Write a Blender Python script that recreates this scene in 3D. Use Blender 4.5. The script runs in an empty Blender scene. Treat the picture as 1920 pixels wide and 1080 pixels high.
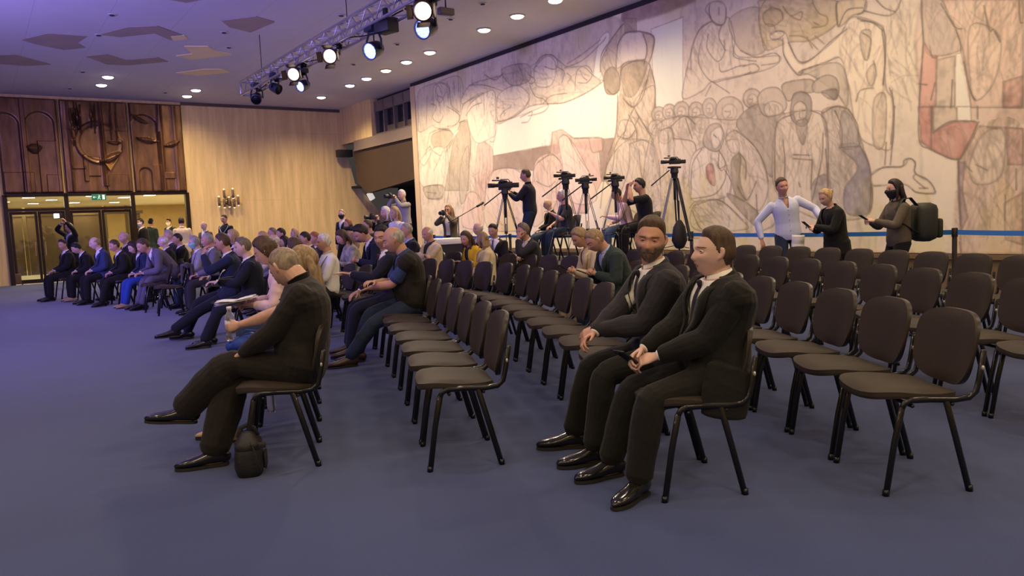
import bpy, bmesh, math, random
import numpy as np
from mathutils import Vector as V, Matrix, noise as mnoise

PI = math.pi
random.seed(7)
SC = bpy.context.scene
COL = SC.collection

# ------------------------------------------------------------------ camera
FPX, PITCH, ROLL, EYE = 1428.0, 0.09133, 0.04224, 1.363
_f = V((0, math.cos(PITCH), -math.sin(PITCH)))
_r0 = V((1, 0, 0))
_u0 = _r0.cross(_f)
_R = math.cos(ROLL) * _r0 - math.sin(ROLL) * _u0
_U = math.cos(ROLL) * _u0 + math.sin(ROLL) * _r0
CAMP = V((0, 0, EYE))
cd = bpy.data.cameras.new('camera')
cam = bpy.data.objects.new('camera', cd)
COL.objects.link(cam)
cd.sensor_width = 36.0
cd.lens = FPX / 1920 * 36
cd.clip_end = 200
M3 = Matrix((_R, _U, -_f)).transposed()
cam.matrix_world = Matrix.Translation(CAMP) @ M3.to_4x4()
SC.camera = cam


def ray(px, py):
    return _f + _R * ((px - 960) / FPX) - _U * ((py - 540) / FPX)


def at_depth(px, py, y):          # point at ground depth y
    d = ray(px, py)
    return CAMP + d * (y / d.y)


def at_z(px, py, z):
    d = ray(px, py)
    return CAMP + d * ((z - EYE) / d.z)


# room frame: u across the back wall, v along the mural wall
_a = math.radians(35.0)
NU = V((math.cos(_a), math.sin(_a), 0))
NV = V((-math.sin(_a), math.cos(_a), 0))
UM, VB, ZC = 11.4, 26.9, 5.6


def W(u, v, z=0.0):
    return NU * u + NV * v + V((0, 0, z))


def on_mural(px, py):
    d = ray(px, py)
    p = CAMP + d * (UM / d.dot(NU))
    return p.dot(NV), p.z


# ------------------------------------------------------------------ materials
MATS = {}


def srgb(c):
    return tuple((x / 12.92 if x <= 0.04045 else ((x + 0.055) / 1.055) ** 2.4) for x in c)


def mat(name, col, rough=0.6, metal=0.0, emit=None, es=0.0, noise=0.0, scale=8.0, bump=0.0, bscale=60.0,
        spec=0.5, sheen=0.0, alpha=1.0, trans=0.0, stretch=None, coat=0.0):
    if name in MATS:
        return MATS[name]
    m = bpy.data.materials.new(name)
    m.use_nodes = True
    nt = m.node_tree
    b = nt.nodes['Principled BSDF']
    b.inputs['Base Color'].default_value = (*col, 1)
    b.inputs['Roughness'].default_value = rough
    b.inputs['Metallic'].default_value = metal
    b.inputs['Specular IOR Level'].default_value = spec
    if sheen:
        b.inputs['Sheen Weight'].default_value = sheen
        b.inputs['Sheen Roughness'].default_value = 0.5
    if coat:
        b.inputs['Coat Weight'].default_value = coat
    if trans:
        b.inputs['Transmission Weight'].default_value = trans
    if alpha < 1:
        b.inputs['Alpha'].default_value = alpha
    if emit:
        b.inputs['Emission Color'].default_value = (*emit, 1)
        b.inputs['Emission Strength'].default_value = es
    if noise or bump:
        tc = nt.nodes.new('ShaderNodeTexCoord')
        mp = nt.nodes.new('ShaderNodeMapping')
        nt.links.new(tc.outputs['Object'], mp.inputs['Vector'])
        if stretch:
            mp.inputs['Scale'].default_value = stretch
    if noise:
        n = nt.nodes.new('ShaderNodeTexNoise')
        n.inputs['Scale'].default_value = scale
        n.inputs['Detail'].default_value = 5
        nt.links.new(mp.outputs['Vector'], n.inputs['Vector'])
        mr = nt.nodes.new('ShaderNodeMapRange')
        mr.inputs['From Min'].default_value = 0.25
        mr.inputs['From Max'].default_value = 0.75
        mr.inputs['To Min'].default_value = 1 - noise
        mr.inputs['To Max'].default_value = 1 + noise
        nt.links.new(n.outputs['Fac'], mr.inputs['Value'])
        mx = nt.nodes.new('ShaderNodeVectorMath')
        mx.operation = 'SCALE'
        mx.inputs[0].default_value = col
        nt.links.new(mr.outputs['Result'], mx.inputs['Scale'])
        nt.links.new(mx.outputs['Vector'], b.inputs['Base Color'])
    if bump:
        n2 = nt.nodes.new('ShaderNodeTexNoise')
        n2.inputs['Scale'].default_value = bscale
        n2.inputs['Detail'].default_value = 4
        nt.links.new(mp.outputs['Vector'], n2.inputs['Vector'])
        bp = nt.nodes.new('ShaderNodeBump')
        bp.inputs['Strength'].default_value = bump
        bp.inputs['Distance'].default_value = 0.01
        nt.links.new(n2.outputs['Fac'], bp.inputs['Height'])
        nt.links.new(bp.outputs['Normal'], b.inputs['Normal'])
    MATS[name] = m
    return m


# ------------------------------------------------------------------ mesh helpers
class MB:
    """collects vertices and faces of ONE mesh"""

    def __init__(s):
        s.v, s.f = [], []

    def add(s, vs, fs):
        o = len(s.v)
        s.v += [V(p) for p in vs]
        s.f += [tuple(i + o for i in f) for f in fs]
        return s

    def box(s, lo, hi, M=None, bev=0.0):
        x0, y0, z0 = lo
        x1, y1, z1 = hi
        if bev > 0:
            bm = bmesh.new()
            bmesh.ops.create_cube(bm, size=1.0)
            for q in bm.verts:
                q.co = V(((x0 + x1) / 2 + q.co.x * (x1 - x0), (y0 + y1) / 2 + q.co.y * (y1 - y0), (z0 + z1) / 2 + q.co.z * (z1 - z0)))
            bmesh.ops.bevel(bm, geom=bm.edges[:], offset=bev, segments=2, profile=0.5, affect='EDGES')
            vs = [q.co.copy() for q in bm.verts]
            bm.verts.index_update()
            fs = [tuple(q.index for q in f.verts) for f in bm.faces]
            bm.free()
        else:
            vs = [V((x, y, z)) for z in (z0, z1) for y in (y0, y1) for x in (x0, x1)]
            fs = [(0, 2, 3, 1), (4, 5, 7, 6), (0, 1, 5, 4), (2, 6, 7, 3), (0, 4, 6, 2), (1, 3, 7, 5)]
        if M is not None:
            vs = [M @ p for p in vs]
        return s.add(vs, fs)

    def loft(s, pts, rads, n=12, ref=None, cap=1, M=None, power=2.0):
        pts = [V(p) for p in pts]
        k = len(pts)
        rads = [(r, r) if not isinstance(r, (tuple, list)) else r for r in rads]
        ts = []
        for i in range(k):
            t = pts[min(i + 1, k - 1)] - pts[max(i - 1, 0)]
            ts.append(t.normalized() if t.length > 1e-9 else V((0, 0, 1)))
        if ref is None:
            ref = V((0, 0, 1)) if abs(ts[0].z) < 0.8 else V((1, 0, 0))
        ref = V(ref)
        rings = []
        up = (ref - ts[0] * ref.dot(ts[0])).normalized()
        fr = []
        for i in range(k):
            if i:
                up = ts[i - 1].rotation_difference(ts[i]) @ up
                up = (up - ts[i] * up.dot(ts[i])).normalized()
            fr.append((up.cross(ts[i]), up.copy()))
        def ring(c, side, upv, a, b):
            o = []
            for j in range(n):
                th = 2 * PI * j / n
                cx, sy = math.cos(th), math.sin(th)
                if power != 2.0:
                    cx = math.copysign(abs(cx) ** (2 / power), cx)
                    sy = math.copysign(abs(sy) ** (2 / power), sy)
                o.append(c + side * (a * cx) + upv * (b * sy))
            return o
        if cap == 1:
            a, b = rads[0]
            h = min(a, b)
            for q in (0.3, 0.75):
                rings.append(ring(pts[0] - ts[0] * h * math.sqrt(1 - q * q) * 0.7, *fr[0], a * q, b * q))
        for i in range(k):
            rings.append(ring(pts[i], *fr[i], *rads[i]))
        if cap == 1:
            a, b = rads[-1]
            h = min(a, b)
            for q in (0.75, 0.3):
                rings.append(ring(pts[-1] + ts[-1] * h * math.sqrt(1 - q * q) * 0.7, *fr[-1], a * q, b * q))
        vs = [p for r in rings for p in r]
        fs = []
        for i in range(len(rings) - 1):
            for j in range(n):
                j2 = (j + 1) % n
                fs.append((i * n + j, i * n + j2, (i + 1) * n + j2, (i + 1) * n + j))
        if cap:
            fs.append(tuple(reversed(range(n))))
            o = (len(rings) - 1) * n
            fs.append(tuple(range(o, o + n)))
        if M is not None:
            vs = [M @ p for p in vs]
        return s.add(vs, fs)

    def bar(s, a, b, w, h, ref=(0, 0, 1)):
        a, b = V(a), V(b)
        t = (b - a).normalized()
        r = V(ref)
        if abs(r.dot(t)) > 0.98:
            r = V((1, 0, 0))
        side = t.cross(r).normalized()
        up = side.cross(t)
        vs = []
        for p in (a, b):
            for sx, sy in ((-1, -1), (1, -1), (1, 1), (-1, 1)):
                vs.append(p + side * sx * w / 2 + up * sy * h / 2)
        return s.add(vs, [(3, 2, 1, 0), (4, 5, 6, 7), (0, 1, 5, 4), (1, 2, 6, 5), (2, 3, 7, 6), (3, 0, 4, 7)])

    def lathe(s, prof, n=24, M=None):
        vs, fs = [], []
        for r, z in prof:
            for j in range(n):
                th = 2 * PI * j / n
                vs.append(V((r * math.cos(th), r * math.sin(th), z)))
        for i in range(len(prof) - 1):
            for j in range(n):
                j2 = (j + 1) % n
                fs.append((i * n + j, i * n + j2, (i + 1) * n + j2, (i + 1) * n + j))
        fs.append(tuple(reversed(range(n))))
        o = (len(prof) - 1) * n
        fs.append(tuple(range(o, o + n)))
        if M is not None:
            vs = [M @ p for p in vs]
        return s.add(vs, fs)

    def ball(s, c, r, n=12, M=None):
        c = V(c)
        rr = r if isinstance(r, (tuple, list)) else (r, r, r)
        vs = [c + V((0, 0, -rr[2]))]
        m = max(4, n // 2)
        for i in range(1, m):
            ph = -PI / 2 + PI * i / m
            for j in range(n):
                th = 2 * PI * j / n
                vs.append(c + V((rr[0] * math.cos(ph) * math.cos(th), rr[1] * math.cos(ph) * math.sin(th), rr[2] * math.sin(ph))))
        vs.append(c + V((0, 0, rr[2])))
        fs = [(0, 1 + (j + 1) % n, 1 + j) for j in range(n)]
        for i in range(m - 2):
            for j in range(n):
                j2 = (j + 1) % n
                fs.append((1 + i * n + j, 1 + i * n + j2, 1 + (i + 1) * n + j2, 1 + (i + 1) * n + j))
        o = 1 + (m - 2) * n
        e = len(vs) - 1
        fs += [(o + j, o + (j + 1) % n, e) for j in range(n)]
        if M is not None:
            vs = [M @ p for p in vs]
        return s.add(vs, fs)

    def prism(s, poly, z0, z1, M=None):
        n = len(poly)
        vs = [V((p[0], p[1], z0)) for p in poly] + [V((p[0], p[1], z1)) for p in poly]
        fs = [tuple(reversed(range(n))), tuple(range(n, 2 * n))] + [(i, (i + 1) % n, (i + 1) % n + n, i + n) for i in range(n)]
        if M is not None:
            vs = [M @ p for p in vs]
        return s.add(vs, fs)

    def mesh(s, name='m', smooth=True):
        me = bpy.data.meshes.new(name)
        me.from_pydata([tuple(p) for p in s.v], [], s.f)
        me.update()
        if smooth:
            me.shade_smooth()
        return me

    def build(s, name, m, parent=None, smooth=True, sharp=None):
        me = s.mesh(name, smooth)
        if sharp:
            me.set_sharp_from_angle(angle=math.radians(sharp))
        return place(name, me, m, parent)


def place(name, me, m, parent=None):
    o = bpy.data.objects.new(name, me)
    COL.objects.link(o)
    if m is not None:
        me.materials.append(m)
    if parent is not None:
        o.parent = parent
    return o


def tag(o, label=None, cat=None, group=None, kind=None):
    if label:
        o['label'] = label
    if cat:
        o['category'] = cat
    if group:
        o['group'] = group
    if kind:
        o['kind'] = kind
    return o


def thing(name, label, cat, loc=(0, 0, 0), rz=0.0, group=None):
    o = bpy.data.objects.new(name, None)
    COL.objects.link(o)
    o.location = loc
    o.rotation_euler = (0, 0, rz)
    o.empty_display_size = 0.1
    return tag(o, label, cat, group)


def copy_tree(o, parent=None):
    kids = [c for c in COL.objects if c.parent == o]
    c = o.copy()
    COL.objects.link(c)
    if parent is not None:
        c.parent = parent
    for k in kids:
        copy_tree(k, c)
    return c


_tmp = [None]


def remesh(mb, vox, smooth=2, fac=0.5):
    """fuse overlapping closed shells into one continuous surface"""
    me = mb.mesh('tmp', False)
    bm = bmesh.new()
    bm.from_mesh(me)
    bmesh.ops.recalc_face_normals(bm, faces=bm.faces[:])
    bm.to_mesh(me)
    bm.free()
    ob = bpy.data.objects.new('tmp', me)
    TS.collection.objects.link(ob)
    md = ob.modifiers.new('r', 'REMESH')
    md.mode = 'VOXEL'
    md.voxel_size = vox
    if smooth:
        sm = ob.modifiers.new('s', 'SMOOTH')
        sm.factor = fac
        sm.iterations = smooth
    TVL.update()
    dg = TVL.depsgraph
    ev = ob.evaluated_get(dg)
    out = bpy.data.meshes.new_from_object(ev)
    bpy.data.objects.remove(ob)
    bpy.data.meshes.remove(me)
    out.shade_smooth()
    out.materials.clear()
    return out


TS = bpy.data.scenes.new('work')
TVL = TS.view_layers[0]
# ------------------------------------------------------------------ the room
RM = Matrix((NU, NV, V((0, 0, 1)))).transposed().to_4x4()   # room axes -> world


def room_obj(name, mb, m, kind='structure', parent=None, smooth=False, sharp=None):
    o = mb.build(name, m, parent, smooth, sharp)
    if parent is None:
        o.matrix_world = RM
        if kind:
            o['kind'] = kind
    return o


# carpet -------------------------------------------------------------
def carpet_mat():
    m = bpy.data.materials.new('blue carpet')
    m.use_nodes = True
    nt = m.node_tree
    b = nt.nodes['Principled BSDF']
    b.inputs['Roughness'].default_value = 0.95
    b.inputs['Specular IOR Level'].default_value = 0.15
    b.inputs['Sheen Weight'].default_value = 0.25
    tc = nt.nodes.new('ShaderNodeTexCoord')
    def noise(s, d):
        n = nt.nodes.new('ShaderNodeTexNoise')
        n.inputs['Scale'].default_value = s
        n.inputs['Detail'].default_value = d
        nt.links.new(tc.outputs['Object'], n.inputs['Vector'])
        return n
    n1, n2 = noise(260, 3), noise(1.3, 3)
    r = nt.nodes.new('ShaderNodeValToRGB')
    r.color_ramp.elements[0].position = 0.3
    r.color_ramp.elements[0].color = (0.018, 0.034, 0.122, 1)
    r.color_ramp.elements[1].position = 0.72
    r.color_ramp.elements[1].color = (0.031, 0.056, 0.185, 1)
    nt.links.new(n1.outputs['Fac'], r.inputs['Fac'])
    mr = nt.nodes.new('ShaderNodeMapRange')
    mr.inputs['From Min'].default_value = 0.3
    mr.inputs['From Max'].default_value = 0.7
    mr.inputs['To Min'].default_value = 0.93
    mr.inputs['To Max'].default_value = 1.07
    nt.links.new(n2.outputs['Fac'], mr.inputs['Value'])
    sc = nt.nodes.new('ShaderNodeVectorMath')
    sc.operation = 'SCALE'
    nt.links.new(r.outputs['Color'], sc.inputs[0])
    nt.links.new(mr.outputs['Result'], sc.inputs['Scale'])
    nt.links.new(sc.outputs['Vector'], b.inputs['Base Color'])
    bp = nt.nodes.new('ShaderNodeBump')
    bp.inputs['Strength'].default_value = 0.35
    bp.inputs['Distance'].default_value = 0.004
    nt.links.new(n1.outputs['Fac'], bp.inputs['Height'])
    nt.links.new(bp.outputs['Normal'], b.inputs['Normal'])
    return m


room_obj('floor', MB().box((-16, -10, -0.1), (16, VB + 0.02, 0)), carpet_mat())


def grid_mat(name, col, line, su, sv, w=0.012, rough=0.7, grain=0.0, gscale=(1, 1, 1), vert=False, col2=None):
    """plain surface with thin joint lines on a regular grid and an optional streaky grain"""
    m = bpy.data.materials.new(name)
    m.use_nodes = True
    nt = m.node_tree
    b = nt.nodes['Principled BSDF']
    b.inputs['Roughness'].default_value = rough
    b.inputs['Specular IOR Level'].default_value = 0.3
    tc = nt.nodes.new('ShaderNodeTexCoord')
    sep = nt.nodes.new('ShaderNodeSeparateXYZ')
    nt.links.new(tc.outputs['Object'], sep.inputs[0])
    def lines(sock, step, width):
        d = nt.nodes.new('ShaderNodeMath'); d.operation = 'DIVIDE'; d.inputs[1].default_value = step
        nt.links.new(sock, d.inputs[0])
        f = nt.nodes.new('ShaderNodeMath'); f.operation = 'FRACT'
        nt.links.new(d.outputs[0], f.inputs[0])
        l = nt.nodes.new('ShaderNodeMath'); l.operation = 'LESS_THAN'; l.inputs[1].default_value = width / step
        nt.links.new(f.outputs[0], l.inputs[0])
        return l.outputs[0]
    a = lines(sep.outputs['X'], su, w)
    c = lines(sep.outputs['Z' if vert else 'Y'], sv, w)
    mx = nt.nodes.new('ShaderNodeMath'); mx.operation = 'MAXIMUM'
    nt.links.new(a, mx.inputs[0]); nt.links.new(c, mx.inputs[1])
    mix = nt.nodes.new('ShaderNodeMix'); mix.data_type = 'RGBA'
    nt.links.new(mx.outputs[0], mix.inputs['Factor'])
    mix.inputs['A'].default_value = (*col, 1)
    mix.inputs['B'].default_value = (*line, 1)
    if grain:
        mp = nt.nodes.new('ShaderNodeMapping')
        mp.inputs['Scale'].default_value = gscale
        nt.links.new(tc.outputs['Object'], mp.inputs['Vector'])
        n = nt.nodes.new('ShaderNodeTexNoise')
        n.inputs['Scale'].default_value = 1.0
        n.inputs['Detail'].default_value = 6
        n.inputs['Roughness'].default_value = 0.65
        nt.links.new(mp.outputs['Vector'], n.inputs['Vector'])
        r = nt.nodes.new('ShaderNodeValToRGB')
        r.color_ramp.elements[0].position = 0.3
        r.color_ramp.elements[1].position = 0.72
        c2 = col2 or tuple(x * (1 - grain) for x in col)
        r.color_ramp.elements[0].color = (*c2, 1)
        r.color_ramp.elements[1].color = (*tuple(min(1, x * (1 + grain * 0.4)) for x in col), 1)
        nt.links.new(n.outputs['Fac'], r.inputs['Fac'])
        nt.links.new(r.outputs['Color'], mix.inputs['A'])
    nt.links.new(mix.outputs['Result'], b.inputs['Base Color'])
    return m


M_CEIL = grid_mat('ceiling tiles', (0.66, 0.62, 0.62), (0.56, 0.52, 0.52), 1.25, 40.0, 0.016, 0.8, 0.06, (0.6, 0.6, 0.6))
M_WOOD = grid_mat('veneer wall', (0.78, 0.58, 0.27), (0.60, 0.44, 0.20), 1.3, 2.35, 0.008, 0.55, 0.24, (7, 7, 0.6), True,
                  (0.62, 0.44, 0.19))
M_DARK = mat('dark bronze', (0.035, 0.022, 0.013), 0.35, 0.6)
M_BLACK = mat('black metal', (0.012, 0.012, 0.013), 0.4, 0.3)
M_PLAST = mat('black plastic', (0.018, 0.017, 0.017), 0.5)

room_obj('ceiling', MB().box((-16, -10, ZC), (UM + 0.3, VB + 0.3, ZC + 0.2)), M_CEIL)

# back wall: veneer to the right, veneer to the left, backing behind the copper reliefs
wb = MB()
RX = Matrix.Rotation(PI / 2, 4, 'X')     # prism drawn in (u, z), thickness along v


def uz_prism(mb, poly, v0, v1):
    n = len(poly)
    vs = [V((p[0], v0, p[1])) for p in poly] + [V((p[0], v1, p[1])) for p in poly]
    fs = [tuple(range(n)), tuple(reversed(range(n, 2 * n)))] + [(i, i + n, (i + 1) % n + n, (i + 1) % n) for i in range(n)]
    return mb.add(vs, fs)


uz_prism(wb, [(5.9, 0), (12.95, 0), (12.9, 1.72), (11.85, 2.92), (11.62, 3.97), (11.62, 5.6), (5.9, 5.6)], VB, VB + 0.3)
wb.box((-16, VB, 0), (0.82, VB + 0.3, ZC))
wb.box((0.82, VB + 0.08, 2.68), (5.9, VB + 0.3, ZC))
room_obj('wall_back', wb, M_WOOD)
room_obj('trim_1', MB().box((5.9, VB - 0.04, 5.5), (11.6, VB, 5.6)).box((-16, VB - 0.04, 5.5), (0.82, VB, 5.6)), mat('trim brown', (0.10, 0.07, 0.05), 0.6))

# mural wall (right) with plinth and end post
M_PLASTER = mat('plaster', (0.55, 0.48, 0.38), 0.8, noise=0.06, scale=3)
room_obj('wall_right', MB().box((UM, -10, 0), (UM + 0.3, 21.2, ZC)), M_PLASTER)
room_obj('baseboard_right', MB().box((UM - 0.07, -10, 0), (UM, 21.15, 0.52)).box((UM - 0.10, -10, 0.52), (UM, 21.15, 0.58)),
         mat('plinth wood', (0.20, 0.135, 0.075), 0.5, noise=0.15, scale=5, stretch=(1, 0.3, 6)))
room_obj('trim_2', MB().box((UM - 0.05, -10, 5.5), (UM, 21.2, 5.6)), mat('shadow gap', (0.03, 0.02, 0.025), 0.8))
room_obj('trim_3', MB().box((UM - 0.06, 20.95, 0), (UM + 0.05, 21.22, 5.5)), mat('end post', (0.62, 0.47, 0.28), 0.6))
room_obj('wall_behind', MB().box((-16, -10.3, 0), (12, -10, ZC)), M_WOOD)
room_obj('wall_left', MB().box((-16.3, -10, 0), (-16, VB, ZC)), M_WOOD)

# side opening: gallery above, dark passage below
room_obj('wall_side', MB().box((UM + 0.0, 24.2, 4.32), (UM + 0.25, VB, ZC)), M_WOOD)
room_obj('trim_4', MB().box((UM - 0.03, 21.2, 4.02), (UM + 0.3, 25.7, 4.34)).box((UM - 0.06, 21.2, 3.98), (UM, 25.7, 4.03)),
         mat('gallery edge', (0.22, 0.17, 0.13), 0.5))
fas = MB()
vs = [V((UM + 0.02, v, z)) for v, z in ((21.2, 3.98), (25.9, 3.98), (25.7, 2.86), (24.9, 2.45), (21.2, 2.72))]
vs2 = [p + V((0.2, 0, 0)) for p in vs]
fas.add(vs + vs2, [(0, 1, 2, 3, 4), (9, 8, 7, 6, 5)] + [(i, (i + 1) % 5, (i + 1) % 5 + 5, i + 5) for i in range(5)])
room_obj('trim_5', fas, mat('brown fascia', (0.055, 0.033, 0.021), 0.5, noise=0.12, scale=3))
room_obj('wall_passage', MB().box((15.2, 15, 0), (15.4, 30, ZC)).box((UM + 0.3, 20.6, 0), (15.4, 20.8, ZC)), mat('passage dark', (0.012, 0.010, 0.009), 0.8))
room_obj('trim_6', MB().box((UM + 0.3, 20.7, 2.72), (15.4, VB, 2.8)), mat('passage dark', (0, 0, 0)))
win = MB()
win.box((UM + 0.26, 21.2, 4.3), (UM + 0.3, 24.2, ZC))
wob = room_obj('window_1', win, mat('dark glass', (0.012, 0.014, 0.02), 0.12, spec=0.8))
fr = MB()
for v in (21.25, 22.05, 22.75, 23.5, 24.15):
    fr.box((UM + 0.12, v - 0.03, 4.34), (UM + 0.26, v + 0.03, 5.5))
fr.box((UM + 0.12, 21.2, 5.15), (UM + 0.26, 24.2, 5.5)).box((UM + 0.10, 21.2, 4.34), (UM + 0.26, 24.2, 4.42))
room_obj('window_frame', fr, mat('window frame', (0.16, 0.13, 0.11), 0.5), None, wob)
lo = MB()
for a, b in ((21.3, 22.0), (22.1, 22.7), (22.8, 23.45)):
    lo.box((UM + 0.2, a, 4.42), (UM + 0.25, b, 4.62))
room_obj('window_apron', lo, mat('window apron', (0.14, 0.10, 0.07), 0.5), None, wob)

# doors and lobby ----------------------------------------------------
MU = (0.84, 2.40, 4.24, 5.88)
df = MB()
for u in MU:
    df.box((u - 0.06, VB - 0.05, 0), (u + 0.06, VB + 0.15, 2.66))
df.box((0.84, VB - 0.05, 2.60), (5.88, VB + 0.15, 2.70)).box((0.84, VB - 0.04, 2.17), (4.24, VB + 0.12, 2.25))
room_obj('trim_7', df, M_DARK)
M_GLASS = bpy.data.materials.new('clear glass')
M_GLASS.use_nodes = True
_nt = M_GLASS.node_tree
_nt.nodes.clear()
_o = _nt.nodes.new('ShaderNodeOutputMaterial')
_mx = _nt.nodes.new('ShaderNodeMixShader')
_mx.inputs[0].default_value = 0.10
_t = _nt.nodes.new('ShaderNodeBsdfTransparent')
_t.inputs[0].default_value = (0.92, 0.94, 0.92, 1)
_g = _nt.nodes.new('ShaderNodeBsdfGlossy')
_g.inputs['Roughness'].default_value = 0.03
_nt.links.new(_t.outputs[0], _mx.inputs[1])
_nt.links.new(_g.outputs[0], _mx.inputs[2])
_nt.links.new(_mx.outputs[0], _o.inputs[0])
k = 0
for a, b in ((0.90, 2.34), (2.46, 4.18)):
    w = (b - a) / 2
    for i in range(2):
        k += 1
        x0 = a + i * w
        d = MB()
        d.box((x0 + 0.01, VB + 0.02, 0.02), (x0 + 0.08, VB + 0.08, 2.16)).box((x0 + w - 0.08, VB + 0.02, 0.02), (x0 + w - 0.01, VB + 0.08, 2.16))
        d.box((x0 + 0.08, VB + 0.02, 0.02), (x0 + w - 0.08, VB + 0.08, 0.14)).box((x0 + 0.08, VB + 0.02, 2.08), (x0 + w - 0.08, VB + 0.08, 2.16))
        dd = room_obj('door_%d' % k, d, M_DARK)
        room_obj('door_glass', MB().box((x0 + 0.08, VB + 0.045, 0.14), (x0 + w - 0.08, VB + 0.055, 2.08)), M_GLASS, None, dd)
        hx = x0 + w - 0.13 if i == 0 else x0 + 0.13
        room_obj('door_handle', MB().loft([(hx, VB - 0.03, 0.85), (hx, VB - 0.03, 1.25)], [0.014, 0.014], 10), mat('brass', (0.6, 0.42, 0.18), 0.3, 1.0), None, dd)
for n, (a, b, z0, z1) in enumerate(((0.90, 2.34, 2.25, 2.60), (2.46, 4.18, 2.25, 2.60))):
    room_obj('window_%d' % (n + 2), MB().box((a, VB + 0.03, z0), (b, VB + 0.04, z1)), M_GLASS)
M_LOB = mat('lobby panel', (0.055, 0.034, 0.016), 0.3, noise=0.2, scale=3)
room_obj('floor_lobby', MB().box((-4, VB + 0.02, -0.1), (16, 41, 0.0)), mat('lobby stone', (0.62, 0.58, 0.42), 0.25, noise=0.05, scale=4))
room_obj('ceiling_lobby', MB().box((-4, VB + 0.3, 2.72), (11.0, 41, 2.9)), mat('lobby ceiling', (0.7, 0.62, 0.5), 0.7))
lw = MB().box((-4, 40, 0), (16, 40.3, 2.9)).box((-4.2, VB, 0), (-4, 41, 2.9)).box((10.8, VB + 0.3, 0), (11.0, 41, 2.9))
room_obj('wall_lobby', lw, mat('lobby wall', (0.42, 0.29, 0.11), 0.5, noise=0.1, scale=2))
lp = MB()
for a, b in ((0.6, 1.5), (1.65, 4.2), (5.1, 5.5)):
    lp.box((a, 33.5, 0), (b, 33.7, 2.18))
for a in (1.58, 4.25, 5.0):
    lp.box((a - 0.05, 33.42, 0), (a + 0.05, 33.6, 2.5))
lp.box((0.5, 33.45, 2.18), (5.6, 33.65, 2.30))
room_obj('wall_lobby_panels', lp, M_LOB)

# copper reliefs -------------------------------------------------------
M_COP = mat('patinated copper', (0.22, 0.115, 0.058), 0.37, 0.65, noise=0.45, scale=2.2, stretch=(3, 1, 0.7), bump=0.25, bscale=25)


def sm(a, b, x):
    t = np.clip((x - a) / (b - a), 0, 1)
    return t * t * (3 - 2 * t)


def arch(X, Z, cx, top, w, depth):
    r = w / 2
    inside = np.where(Z > top - r, np.hypot(X - cx, Z - (top - r)), np.abs(X - cx))
    return depth * (1 - sm(r - 0.05, r, inside)), inside < r


def lens(X, Z, cx, cz, L, h, d, sl=0.0):
    xx, zz = X - cx, Z - cz - sl * (X - cx)
    q = np.clip(1 - (xx / L) ** 2, 0, 1)
    return d * np.clip(1 - np.abs(zz + 0.35 * h * q) / (h * q + 1e-4), 0, 1) ** 0.6


def relief(name, u0, u1, fn, label):
    z0, z1 = 2.70, 5.50
    nx, nz = int((u1 - u0) / 0.022), int((z1 - z0) / 0.022)
    X, Z = np.meshgrid(np.linspace(u0, u1, nx), np.linspace(z0, z1, nz))
    H = fn(X - u0, Z - z0)
    H = H + 0.006 * np.sin(X * 9 + 0.6 * np.sin(Z * 2)) + 0.02
    e = np.minimum.reduce([X - u0, u1 - X, Z - z0, z1 - Z])
    H *= sm(0, 0.03, e)
    vs = [(x, VB - 0.02 - h, z) for x, z, h in zip(X.ravel(), Z.ravel(), H.ravel())]
    n0 = len(vs)
    fs = [(j * nx + i, j * nx + i + 1, (j + 1) * nx + i + 1, (j + 1) * nx + i) for j in range(nz - 1) for i in range(nx - 1)]
    mb = MB().add(vs, fs)
    mb.box((u0, VB - 0.02, z0), (u1, VB + 0.07, z1))
    o = room_obj(name, mb, M_COP, None, None, True, 40)
    tag(o, label, 'wall relief', 'copper reliefs above the doors')
    return o


def rel1(x, z):
    a, ia = arch(x, z, 0.18, 2.35, 0.72, -0.05)
    b, ib = arch(x, z, 1.05, 2.42, 0.78, -0.06)
    h = 0.09 + a + b
    h += 0.07 * (np.abs(x - 0.62) < 0.06) + lens(x, z, 0.86, 1.36, 0.2, 0.15, 0.14)
    h += 0.05 * (np.abs(x - 1.18) < 0.24) * (z < 1.55) + 0.03 * (z < 0.62) * (x < 0.8) + 0.03 * (z < 0.55) * (x > 1.1)
    return h


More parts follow.
